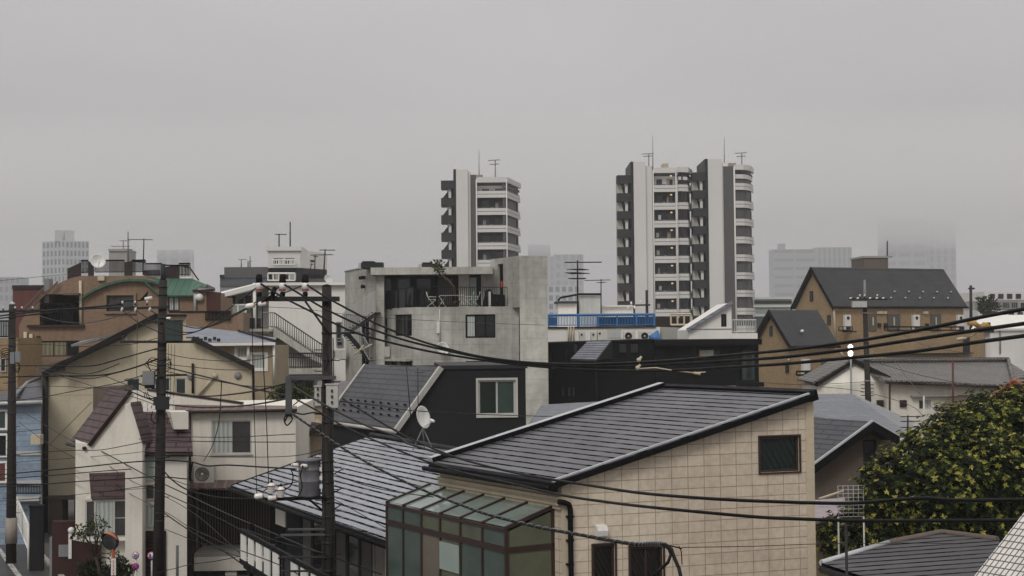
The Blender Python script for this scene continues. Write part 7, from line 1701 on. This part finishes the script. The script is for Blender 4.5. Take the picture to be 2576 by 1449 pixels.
roof_pts(t_, [k.px(2040, 1312, .3), k.px(2125, 1300, .3), k.off(-2.2).px(2125, 1252), k.off(-2.2).px(2040, 1258)], .06, 'pink_ribbed_roof'); MB().box(k, k.at(2040, 1300)[0], k.at(2120, 1300)[0], -2, 0, 0, k.at(2080, 1318)[1]).build('wall', 'tan_stucco', t_)
m = MB(); m.tube([k.off(-1).px(2060, 1255), k.off(-1).px(2122, 1235)], .03, 5); m.build('ridge_pole', 'cream_trim', t_)
k = fpx(2110, 1290, 29.5, 4); t_ = thing('wire_rack', 'pale wire grid drying rack beside the tree', 'rack', k.w(k.at(2140, 1300)[0], 0, k.at(2140, 1312)[1]))
m = MB(); r = k.rect(2108, 1222, 2172, 1300)
for i in range(9): z = r[2] + (r[3] - r[2]) * i / 8; m.tube([k.w(r[0], 0, z), k.w(r[1], 0, z)], .006, 4)
for i in range(6): q = r[0] + (r[1] - r[0]) * i / 5; m.tube([k.w(q, .01, r[2]), k.w(q, .01, r[3])], .006, 4)
m.tube([k.w(r[0], 0, r[2]), k.w(r[0], 0, 0)], .02, 5); m.tube([k.w(r[1], 0, r[2]), k.w(r[1], 0, 0)], .02, 5); m.build('grid', 'pale_metal', t_)
a = P(2254, 1120, 37); t_ = antenna('small tv antenna with short bars above the dark gable, by the tree edge', P(2283, 1105, 37), P(2284, 1045, 37), [(.95, 1, .1, .45, 2, .3), (.75, 1, .1, .45, 2, .3), (.5, 1, .1, .45, 2, .3), (.25, 1, 0, .45, 2, .3)], .02, mat='steel_dark')
# bottom right dark roof
ku = 23.0; t_ = thing('dark_ribbed_house', 'dark ribbed metal roof house under the big tree', 'house', (P(2270, 1400, ku).x, ku, 0))
q = [P(2066, 1416, 22.5), P(2440, 1560, 17.0), P(2560, 1380, 20), P(2370, 1339, 24.5), P(2237, 1365, 24.6)]
a, b, c, d, e_ = q
nrm = (b - a).cross(d - a).normalized(); nrm = nrm if nrm.z > 0 else -nrm
def onpl(x, y): dd_ = ray(x, y); return CAM + dd_ * ((a - CAM).dot(nrm) / dd_.dot(nrm))
a = P(2066, 1416, 23.0); b = G(2420, 1526, a.z); d = P(2369, 1339, 25.0); nrm = (b - a).cross(d - a).normalized(); nrm = nrm if nrm.z > 0 else -nrm
pl = [onpl(2066, 1416), onpl(2420, 1530), onpl(2560, 1420), onpl(2509, 1357), onpl(2369, 1339), onpl(2237, 1365)]
rf = roof_pts(t_, pl, .10, 'dark_ribbed_roof')
m = MB(); m.tube([pl[0], pl[5]], .05, 6); m.build('verge_cap', 'verge_metal', rf); m = MB(); m.tube([pl[5], pl[4], pl[3]], .06, 6); m.build('ridge_cap', 'brown_wall', rf)
m = MB(); m.tube([pl[0] - vv * .1, pl[1] - vv * .1], .06, 6); m.build('gutter', 'steel_dark', rf)
bs = [p - vv * .25 for p in pl]; cx = sum(bs, V()) / len(bs); bs = [cx + (p - cx) * .9 for p in bs]
m = MB()
for i in range(len(bs)): p, q_ = bs[i], bs[(i + 1) % len(bs)]; m.face(p, q_, V((q_.x, q_.y, 0)), V((p.x, p.y, 0)))
m.build('wall', 'tan_stucco', t_)
a = P(2130, 1385, 21); antenna('thin blue-grey mast in front of the dark ribbed lower roof', V((a.x, a.y, 0)), P(2128, 1318, 21), [(.995, 1, 0, .12, 2, .1)], .022, mat='steel_dark')
# white mosaic tiled slope, bottom right corner
grid('mosaic_tile', '#cfcac4', .044, .064, .0055, '#4a4642', 0, .35, .04, .5, .5, .03)
t_ = thing('white_mosaic_wall', 'sloped white mosaic-tiled parapet cutting across the dark ribbed roof', 'building', (P(2560, 1449, 10).x, 10, 0))
b = P(2451, 1449, 10.0); ex = V((.5, -.866, 0)); ed_ = V((.866, .5, 0))
dd_ = ray(2577, 1288); nn = ed_.cross(V((0, 0, 1))); tt = (b - CAM).dot(nn) / dd_.dot(nn); a = CAM + dd_ * tt; e_ = a - b
pl = [b - e_ * .6, a + e_ * 1.2, a + e_ * 1.2 + ex * 3, b - e_ * .6 + ex * 3]
m = MB(); m.slab(pl, .3); m.build('tiled_slope', 'mosaic_tile', t_)
m = MB(); cx = sum(pl, V()) / 4; p4 = [cx + (p - cx) * .9 - vv * .45 for p in pl]
for i in range(4): p, q_ = p4[i], p4[(i + 1) % 4]; m.face(p, q_, V((q_.x, q_.y, 0)), V((p.x, p.y, 0)))
m.build('wall', 'white_stucco', t_)
# grey corrugated strip roof between charcoal house, concrete block and black house
k = fpx(1330, 1070, 60, 8); t_ = thing('grey_strip_house', 'low grey ribbed roof behind the cream house ridge, below the concrete block', 'house', (k.O.x, k.O.y, 0))
roof_pts(t_, [k.px(1310, 1095, .2), k.px(1560, 1080, .2), k.off(-6).px(1545, 1008), k.off(-6).px(1362, 1018)], .14, 'ribbed_grey_roof'); MB().box(k, k.at(1312, 1080)[0], k.at(1555, 1080)[0], -5, .0, 0, k.at(1430, 1098)[1]).build('wall', 'grey_stucco', t_)

# ================================================================ big broadleaf tree
tb = P(2400, 1449, 31); tt_ = thing('broadleaf_tree', 'big dark green broadleaf tree with yellow-green shoot tips over the lower roofs', 'tree', (tb.x, tb.y, 0))
m = MB(); c0 = P(2420, 1250, 31.5); base = V((c0.x, c0.y, 0))
m.tube([base, base + V((.05, 0, 1.2)), c0], [.3, .24, .12], 10)
lobes = [(2275, 1248, 30, 1.05), (2360, 1190, 30.5, 1.1), (2450, 1135, 31, 1.15), (2540, 1095, 31.5, 1.15), (2630, 1090, 32, 1.3), (2380, 1280, 29.6, 1.2), (2500, 1230, 29.8, 1.3), (2600, 1220, 30, 1.3), (2160, 1345, 30.4, .75), (2260, 1345, 30, .85), (2370, 1365, 29.6, .9), (2480, 1360, 29.5, .95), (2570, 1350, 29.6, 1.0), (2222, 1200, 30.5, .5), (2318, 1128, 31, .55), (2400, 1078, 31.6, .6), (2488, 1042, 32, .55), (2575, 1025, 32.2, .55), (2105, 1345, 30.6, .42)]
for i, (x, y, D, r_) in enumerate(lobes):
    e_ = P(x, y, D); m.tube([c0 - vv * (.6 if i > 7 else .2), c0.lerp(e_, .5) + V((0, 0, .15)), e_], [.08, .05, .015], 6)
m.build('trunk', 'bark', tt_)
rg = random.Random(5)
class Fast:
    def __init__(s): s.v = []; s.f = []; s.t = []
fm = MB()
def rosette(p, out, size, tint, nl):
    """whorl of pointed leaves at a shoot tip"""
    out = out.normalized(); a = out.orthogonal().normalized(); b = out.cross(a)
    w0 = rg.random() * 6.28
    for j in range(nl):
        w = w0 + 6.283 * j / nl + rg.uniform(-.25, .25); d = (a * math.cos(w) + b * math.sin(w)) * rg.uniform(.75, 1) + out * rg.uniform(.1, .75)
        d.normalize(); s_ = size * rg.uniform(.7, 1.25); sd1 = d.cross(out + V((.01, 0, 0))).normalized(); fm.t = min(1, max(0, tint + rg.uniform(-.09, .09)))
        fm.add([p, p + d * s_ * .45 + sd1 * s_ * .19 + out * .01, p + d * s_ - vv * s_ * .12, p + d * s_ * .45 - sd1 * s_ * .19 + out * .01], [(0, 1, 2, 3)])
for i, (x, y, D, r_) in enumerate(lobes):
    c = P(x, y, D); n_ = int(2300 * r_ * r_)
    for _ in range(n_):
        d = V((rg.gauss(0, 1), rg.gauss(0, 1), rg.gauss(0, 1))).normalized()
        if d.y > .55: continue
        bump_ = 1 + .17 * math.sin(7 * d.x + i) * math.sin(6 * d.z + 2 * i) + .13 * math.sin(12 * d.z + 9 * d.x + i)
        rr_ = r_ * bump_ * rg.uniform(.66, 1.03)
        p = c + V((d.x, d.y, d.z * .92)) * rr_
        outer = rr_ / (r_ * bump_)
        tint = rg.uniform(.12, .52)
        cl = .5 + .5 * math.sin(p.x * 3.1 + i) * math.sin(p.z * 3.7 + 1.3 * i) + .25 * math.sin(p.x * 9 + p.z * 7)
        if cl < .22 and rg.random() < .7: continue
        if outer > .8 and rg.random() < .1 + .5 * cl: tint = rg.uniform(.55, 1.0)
        if outer < .78: rosette(p, d + V((0, -.2, .5)), rg.uniform(.11, .16), rg.uniform(0, .3), 5)  # inner leaves coloured darker, painting in the shade inside the crown
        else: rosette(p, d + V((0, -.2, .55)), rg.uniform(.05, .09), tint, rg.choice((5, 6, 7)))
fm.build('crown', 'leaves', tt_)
# ================================================================ overhead cables
def dz(pts, d0, d1):
    n = len(pts); x0, x1 = pts[0][0], pts[-1][0]
    return [(x, y, d0 + (d1 - d0) * ((x - x0) / (x1 - x0)) ** 1.0) for x, y in pts]
def bend(pts, ds):                                    # ds: list of (x, depth)
    o = []
    for x, y in pts:
        for (xa, da), (xb, db) in zip(ds, ds[1:]):
            if xa <= x <= xb or (xb, db) == ds[-1]: o.append((x, y, da + (db - da) * (x - xa) / (xb - xa))); break
    return o
dd3 = [(640, 29.8), (1300, 27), (2000, 19), (2600, 14.5)]
T1 = [(773, 717), (816, 745), (891, 786), (953, 817), (1041, 852), (1128, 878), (1210, 897), (1321, 911), (1451, 916), (1581, 913), (1711, 905), (1841, 893), (1994, 879), (2178, 854), (2338, 825), (2477, 796), (2590, 775)]
T2 = [(716, 716), (768, 748), (816, 776), (891, 812), (941, 830), (1016, 855), (1116, 880), (1210, 899), (1321, 914), (1451, 921), (1581, 921), (1711, 915), (1841, 907), (1965, 899), (2130, 880), (2269, 859), (2442, 833), (2590, 812)]
T3 = [(656, 714), (716, 750), (791, 788), (838, 812), (903, 840), (991, 864), (1091, 886), (1210, 905), (1321, 919), (1451, 929), (1581, 933), (1711, 931), (1841, 923), (1965, 916), (2130, 901), (2303, 884), (2442, 863), (2590, 843)]
for pts, lb, gm in ((T1, 'topmost of the three thick black lines crossing the black flat house and rising right', None), (T2, 'middle of the three thick black lines crossing the black flat house and rising right', None), (T3, 'lowest of the three thick black lines crossing the black flat house and rising right', None)):
    cable(lb, bend(pts, dd3), .0215, group='high lines rising to the right', n=8)
m = MB()
for x, y in ((1607, 905), (1604, 925)): m.tube([P(x - 2, y + 5, 22.4), P(x + 2, y - 2, 22.4), P(x + 7, y - 8, 22.4)], .022, 6); m.lathe(P(x, y, 22.4), (0, -1, 0), [(-.05, .032), (.05, .032)], 8)
m.tube([P(1600, 928, 22.6), P(1650, 925, 22.6), P(1700, 933, 22.5), P(1745, 938, 22.4), P(1775, 936, 22.4)], .011, 6); m.tube([P(1745, 938, 22.4), P(1762, 941, 22.4)], .024, 6)
tag(m.build('line_clamp', 'beige_stucco'), 'beige splice ties and tail hanging on the three lines over the black house', 'cable clamp')
m = MB(); m.tube([P(2470, 818, 15.6), P(2462, 832, 15.7), P(2445, 845, 15.8), P(2424, 851, 15.8)], .009, 6); m.lathe(P(2418, 852, 15.8), (1, 0, .1), [(-.05, .012), (0, .02), (.06, .012)], 8)
tag(m.build('line_clamp', 'cream_trim'), 'short cream tail hanging from the thick line at the right edge', 'cable clamp')
m = MB(); m.tube([P(890, 893, 29), P(905, 880, 29), P(915, 868, 29)], .02, 6); m.tube([P(908, 880, 29), P(925, 872, 29), P(936, 866, 29)], .02, 6)
tag(m.build('line_clamp', 'beige_stucco'), 'pale tie on the lines in front of the concrete house stair', 'cable clamp')
L1 = [(861, 1003), (961, 1064), (1040, 1107), (1132, 1145), (1200, 1166), (1290, 1188), (1386, 1206), (1490, 1222), (1610, 1240), (1781, 1254), (1950, 1262), (2133, 1266), (2256, 1257), (2332, 1253), (2408, 1258), (2600, 1257)]
L2 = [(746, 1005), (803, 1036), (864, 1072), (943, 1108), (1069, 1159), (1169, 1190), (1294, 1218), (1416, 1246), (1520, 1262), (1647, 1277), (1885, 1299), (2000, 1305), (2164, 1310), (2347, 1310), (2600, 1309)]
L0 = [(738, 973), (825, 1023), (925, 1072), (1000, 1098), (1025, 1115), (1090, 1135), (1141, 1149)]
L3 = [(738, 1043), (796, 1083), (871, 1133), (954, 1180), (1062, 1232), (1159, 1270), (1230, 1295), (1349, 1325), (1462, 1346), (1587, 1368), (1641, 1368), (1672, 1370), (1690, 1384)]
dl = [(700, 29.6), (1200, 22), (1700, 15), (2600, 12.5)]
cable('upper of two smooth black cables sagging across the cream tiled gable', bend(L1, dl), .0175, n=8)
cable('lower of two smooth black cables sagging across the cream tiled gable', bend(L2, dl), .0175, n=8)
cable('pale thin cable ending on the cream house verge, right of the centre pole', bend(L0, [(700, 29.6), (1200, 26)]), .022, 'cable_grey')
w3 = smooth_path([P(*p) for p in bend(L3, dl)], 6); t_ = MB().tube(w3, .0215, 8).build('overhead_cable', 'cable'); tag(t_, 'thick lashed cable with spiral wraps crossing the sunroom roof', 'cable', 'overhead cables')
hx = []
for i in range(2, len(w3) - 6):
    d = (w3[i + 1] - w3[i]).normalized(); sd1 = d.cross(vv).normalized(); up1 = sd1.cross(d)
    for j in range(12): w_ = 2 * math.pi * j / 12; hx.append(w3[i].lerp(w3[i + 1], j / 12) + (sd1 * math.cos(w_) + up1 * math.sin(w_)) * .024)
MB().tube(hx, .006, 4).build('lashing', 'grey_metal', t_)
tl = MB(); e = P(1690, 1384, 15.0); tl.tube([P(1668, 1370, 15.1), e, P(1697, 1405, 15), P(1708, 1430, 14.9), P(1718, 1475, 14.8)], .02, 7); tl.tube([P(1680, 1375, 15.1), P(1688, 1395, 15), P(1680, 1415, 15), P(1660, 1432, 15), P(1634, 1458, 15)], .018, 7)
tl.tube([P(1660, 1368, 15), P(1700, 1376, 15), P(1716, 1380, 15)], .008, 5); tl.tube([P(1708, 1374, 15), P(1714, 1388, 15), P(1716, 1420, 15)], .006, 5); tag(tl.build('cable_tail', 'cable'), 'forked cable ends dropping in front of the lower gable windows', 'cable')
cable('hair-thin wire running right from the forked cable ends over the cream gable', [(1716, 1377, 15), (1900, 1374, 16), (2072, 1368, 18), (2300, 1366, 20), (2420, 1368, 20)], .0045, group='overhead cables', n=5)
# thin sagging lines between the pole at the white house and the centre pole
for (pts, lb) in (([(307, 780), (350, 812), (405, 836), (457, 842), (512, 826), (575, 777), (652, 718)], 'lowest thin sagging line between the two tall poles, nearest the beige gable'),
                  ([(342, 780), (390, 812), (440, 831), (480, 836), (520, 824), (617, 776), (711, 716)], 'middle thin sagging line between the two tall poles'),
                  ([(377, 780), (425, 805), (490, 825), (550, 814), (640, 768), (768, 716)], 'upper thin sagging line between the two tall poles')):
    cable(lb, bend(pts, [(300, 45.8), (540, 40), (770, 29.9)]), .016, 'cable', group='thin lines between the poles', n=5)
cable('drooping grey jumper line between insulators and the brown flats', [(85, 790, 54.5), (140, 806, 52), (205, 813, 50), (270, 803, 47.5), (341, 780, 45.8)], .014, 'cable_grey')
for (pts, lb, r_, mt) in (
   ([(-20, 797), (100, 783), (225, 773), (305, 765)], 'thick black line from left edge to the tall pole, topmost', .04, 'cable'),
   ([(-20, 803), (88, 791), (200, 778), (341, 772)], 'thick black line from left edge to the tall pole, second from top', .035, 'cable'),
   ([(-20, 788), (100, 780), (220, 776), (320, 775), (377, 772)], 'slim black line from left edge, crossing the two thick ones', .02, 'cable')):
    cable(lb, bend(pts, [(-20, 55), (380, 45.8)]), r_ * .8, mt)
for (pts, lb, r_) in (
   ([(-20, 921), (110, 920), (225, 921), (300, 903), (398, 876)], 'upper black service cable from left edge rising to the tall pole', .022),
   ([(-20, 949), (125, 946), (251, 944), (334, 926), (398, 902)], 'lower black service cable from left edge rising to the tall pole', .028),
   ([(100, 925), (190, 940), (240, 937), (300, 915)], 'short slack loop under the upper service cable on the beige gable', .015),
   ([(120, 938), (210, 952), (255, 948), (300, 935)], 'short slack loop under the lower service cable on the beige gable', .015)):
    cable(lb, bend(pts, [(-20, 55), (420, 45.8)]), r_)
for (pts, lb, r_, mt) in (
   ([(425, 925), (557, 958), (640, 978), (732, 997)], 'black cable descending from the tall pole to the grey terminal box', .022, 'cable'),
   ([(314, 955), (427, 988), (511, 997), (628, 986), (735, 960)], 'grey-black cable sagging under the beige gable, rising to the terminal box', .022, 'cable'),
   ([(314, 979), (384, 1007), (427, 1018), (511, 1025), (628, 1019), (735, 1000)], 'lowest cable sagging across the flat brown eave to the centre pole', .022, 'cable'),
   ([(420, 935), (557, 961), (640, 972), (735, 968)], 'thin twin cable just above the descending black one', .012, 'cable')):
    cable(lb, bend(pts, [(300, 46.5), (427, 45.8), (740, 29.8)]), r_, mt)
for (pts, lb, r_) in (
   ([(-20, 1196), (187, 1177), (323, 1163), (398, 1159), (431, 1158), (485, 1163), (520, 1172), (575, 1170), (660, 1175), (745, 1180)], 'black cable crossing both white houses at air conditioner height', .024),
   ([(-20, 1206), (130, 1196), (234, 1187), (330, 1180)], 'black cable ending over the plum awning', .018),
   ([(-20, 1226), (110, 1218), (216, 1210), (320, 1204), (396, 1199), (470, 1205)], 'black cable crossing the plum awning', .02),
   ([(-20, 1148), (90, 1139), (180, 1133), (252, 1132), (330, 1118), (392, 1107), (485, 1110), (640, 1112), (742, 1112)], 'thin cable crossing the plum slates and the two-pane window', .014),
   ([(160, 1248), (250, 1238), (330, 1231), (392, 1227)], 'thin dark wire across the awning lower edge', .01),
   ([(412, 1185), (440, 1213), (480, 1235), (560, 1252), (660, 1254)], 'dark cable dropping from the tall pole over the corrugated porch', .022)):
    cable(lb, bend(pts, [(-20, 52), (400, 45.7), (745, 38)]), r_)
for (pts, lb, r_) in (
   ([(100, 932), (187, 968), (251, 943), (258, 950), (330, 990), (427, 1022)], 'x', 0),
   ([(187, 1100), (251, 1133), (320, 1170), (392, 1208), (478, 1248), (566, 1290), (644, 1323), (780, 1380), (900, 1425)], 'grey twisted cable slanting down across the white corner house to the balcony slats', .018),
   ([(40, 1025), (140, 1085), (237, 1145), (323, 1205), (406, 1244), (500, 1300), (611, 1399)], 'thin grey wire slanting from the left-edge pole past the awning', .010),
   ([(45, 1060), (120, 1115), (200, 1158), (260, 1190), (323, 1240), (420, 1290), (478, 1327), (560, 1365), (640, 1410)], 'thin grey wire slanting across the bay window to the balcony', .010),
   ([(100, 932), (180, 955), (280, 985), (340, 1000), (400, 1022)], 'grey wire slanting over the beige wall to the tall pole', .012),
   ([(262, 945), (330, 973), (400, 1006)], 'grey wire from the service loops down to the tall pole', .014),
   ([(126, 1118), (180, 1062), (230, 1012)], 'slim stay wire slanting up the beige wall', .010)):
    if r_: cable(lb, bend(pts, [(-20, 53), (400, 47.0), (900, 33)] if pts[0][0] > 100 else [(-20, 54), (400, 47.0), (900, 35)]), r_, 'cable_grey')
cable('black drop cable looping from the sagging line down to the air conditioner', [(557, 961, 38), (556, 990, 40), (551, 1060, 44), (535, 1120, 47), (512, 1160, 49)], .014)
cable('left of two vertical black drop wires over the white flat house', [(634, 765, 31), (636, 900, 31), (640, 1050, 31), (646, 1243, 30.4)], .009, n=5)
cable('right of two vertical black drop wires over the white flat house', [(660, 770, 31), (662, 900, 31), (670, 1050, 31), (677, 1245, 30.4)], .011, n=5)
cable('thin wire over charcoal house from the centre pole', [(856, 1010, 30), (960, 1022, 33), (1040, 1033, 36), (1200, 1042, 40), (1325, 1046, 44), (1400, 1048, 48)], .012, n=5)
cable('thin grey wire across the concrete house front', [(645, 771, 60), (760, 777, 62), (866, 790, 66), (1000, 802, 70), (1200, 812, 76), (1370, 818, 80)], .012, 'cable_grey', n=5)
for (pts, lb) in (([(2057, 972, 71), (2170, 985, 70), (2290, 1020, 66), (2330, 1060, 60)], 'thin wire from the cream ridge slanting below the pantile gable'), ([(2184, 905, 71), (2300, 940, 68), (2420, 965, 66), (2590, 1000, 62)], 'thin wire crossing the pantile roof to the right edge'), ([(2178, 860, 71), (2240, 830, 75), (2330, 870, 80), (2440, 890, 84)], 'thin wire from the right pole across the brown flats'), ([(1895, 960, 80), (2020, 968, 76), (2184, 960, 71.5)], 'thin wire from the black house to the right pole'), ([(2250, 905, 68), (2290, 960, 64), (2350, 1030, 58), (2385, 1060, 56)], 'thin wire slanting in front of the pantile house window'), ([(0, 706, 80), (90, 697, 84), (170, 690, 89), (235, 684, 91)], 'thin wire at far left running to the roof railing')):
    cable(lb, pts, .014, 'cable_grey', n=5)

for (pts, lb, r_) in (
   ([(398, 885), (470, 900), (560, 908), (640, 905), (690, 895)], 'thin dark wire from the tall pole across the beige gable to the tan house', .011),
   ([(398, 914), (470, 922), (560, 930), (640, 930)], 'second thin dark wire across the beige gable, just below the first', .011),
   ([(-20, 1010), (80, 1003), (180, 985), (300, 962), (398, 930)], 'dark wire rising over the blue house roof to the tall pole coils', .014),
   ([(-20, 1090), (60, 1085), (104, 1080)], 'short dark wire tied to the blue house wall', .012),
   ([(-20, 1262), (120, 1252), (240, 1240), (395, 1218)], 'dark wire below the awning running to the tall pole', .013),
   ([(412, 1290), (470, 1330), (560, 1385), (640, 1440), (700, 1470)], 'twisted dark cable dropping from the tall pole past the porch recess', .018),
   ([(412, 1240), (500, 1280), (600, 1330), (700, 1395), (790, 1449)], 'dark cable from the tall pole crossing the balcony slats', .014),
   ([(395, 1440), (440, 1430), (478, 1420), (540, 1412), (610, 1398)], 'dark wire sagging along the white house foot to the balcony', .012),
   ([(-20, 870), (90, 866), (220, 872), (330, 866), (398, 850)], 'thin dark wire across the brown flats lower windows to the tall pole', .010),
   ([(-20, 985), (110, 972), (240, 975), (330, 968), (395, 955)], 'thin dark wire over the blue house ridge and the beige wall', .010),
   ([(-20, 1168), (104, 1158), (190, 1152), (300, 1143), (395, 1132)], 'thin dark wire crossing the white gable just above the awning', .010),
   ([(412, 1140), (520, 1148), (640, 1150), (745, 1146), (815, 1130)], 'thin dark wire under the two-pane window sill running to the centre pole', .010),
   ([(412, 1198), (480, 1222), (560, 1232), (650, 1228), (820, 1200)], 'slack dark wire sagging above the porch recess to the transformer', .011),
   ([(412, 1330), (520, 1372), (640, 1412), (760, 1440), (820, 1449)], 'dark wire low across the porch front to the centre pole foot', .010),
   ([(350, 1105), (412, 1098), (560, 1100), (742, 1092)], 'dark twisted wire under the flat brown eave', .012)):
    cable(lb, bend(pts, [(-20, 54), (400, 45.6), (800, 33)]), r_, 'cable')
for (pts, lb, r_) in (
   ([(836, 1190, 29.8), (900, 1215, 29), (980, 1235, 28), (1090, 1250, 26)], 'thin dark wire from the centre pole across the ribbed roof to the cream eave', .009),
   ([(830, 1250, 29.8), (920, 1300, 30), (1010, 1350, 30.5)], 'thin dark wire low over the ribbed roof edge', .008),
   ([(612, 1330, 33), (700, 1362, 31.5), (820, 1395, 29.8), (960, 1445, 29)], 'twisted dark cable running along the balcony to the centre pole foot', .014),
   ([(606, 1385, 33), (700, 1420, 31.5), (800, 1470, 30)], 'lower twisted dark cable in front of the white slats', .012)):
    cable(lb, pts, r_, 'cable', n=5)

# ================================================================ haze
def haze_box(x0, x1, y0, y1, z0, z1, name='haze', dens=HAZE, label='pale rain haze thickening with distance', albedo=(.96, .955, .965)):
    m = MB(); p = [(x, y, z) for z in (z0, z1) for y in (y0, y1) for x in (x0, x1)]
    m.add(p, [(0, 2, 3, 1), (4, 5, 7, 6), (0, 1, 5, 4), (2, 6, 7, 3), (0, 4, 6, 2), (1, 3, 7, 5)])
    mt = bpy.data.materials.new(name); mt.use_nodes = True; t = mt.node_tree; t.nodes.clear()
    o = t.nodes.new('ShaderNodeOutputMaterial'); v = t.nodes.new('ShaderNodeVolumePrincipled')
    v.inputs['Color'].default_value = (*albedo, 1); v.inputs['Density'].default_value = dens; v.inputs['Anisotropy'].default_value = 0.0
    t.links.new(v.outputs[0], o.inputs['Volume'])
    h = m.build(name, mt); h['kind'] = 'stuff'; h['label'] = label; return h
haze_box(-1450, 1450, -80, 3000, -1.0, 330.0)
haze_box(-1420, 1420, 1900, 2980, 172.0, 320.0, 'fog_bank', .0026, 'low grey fog bank swallowing the tops of the far towers', (.905, .895, .904))
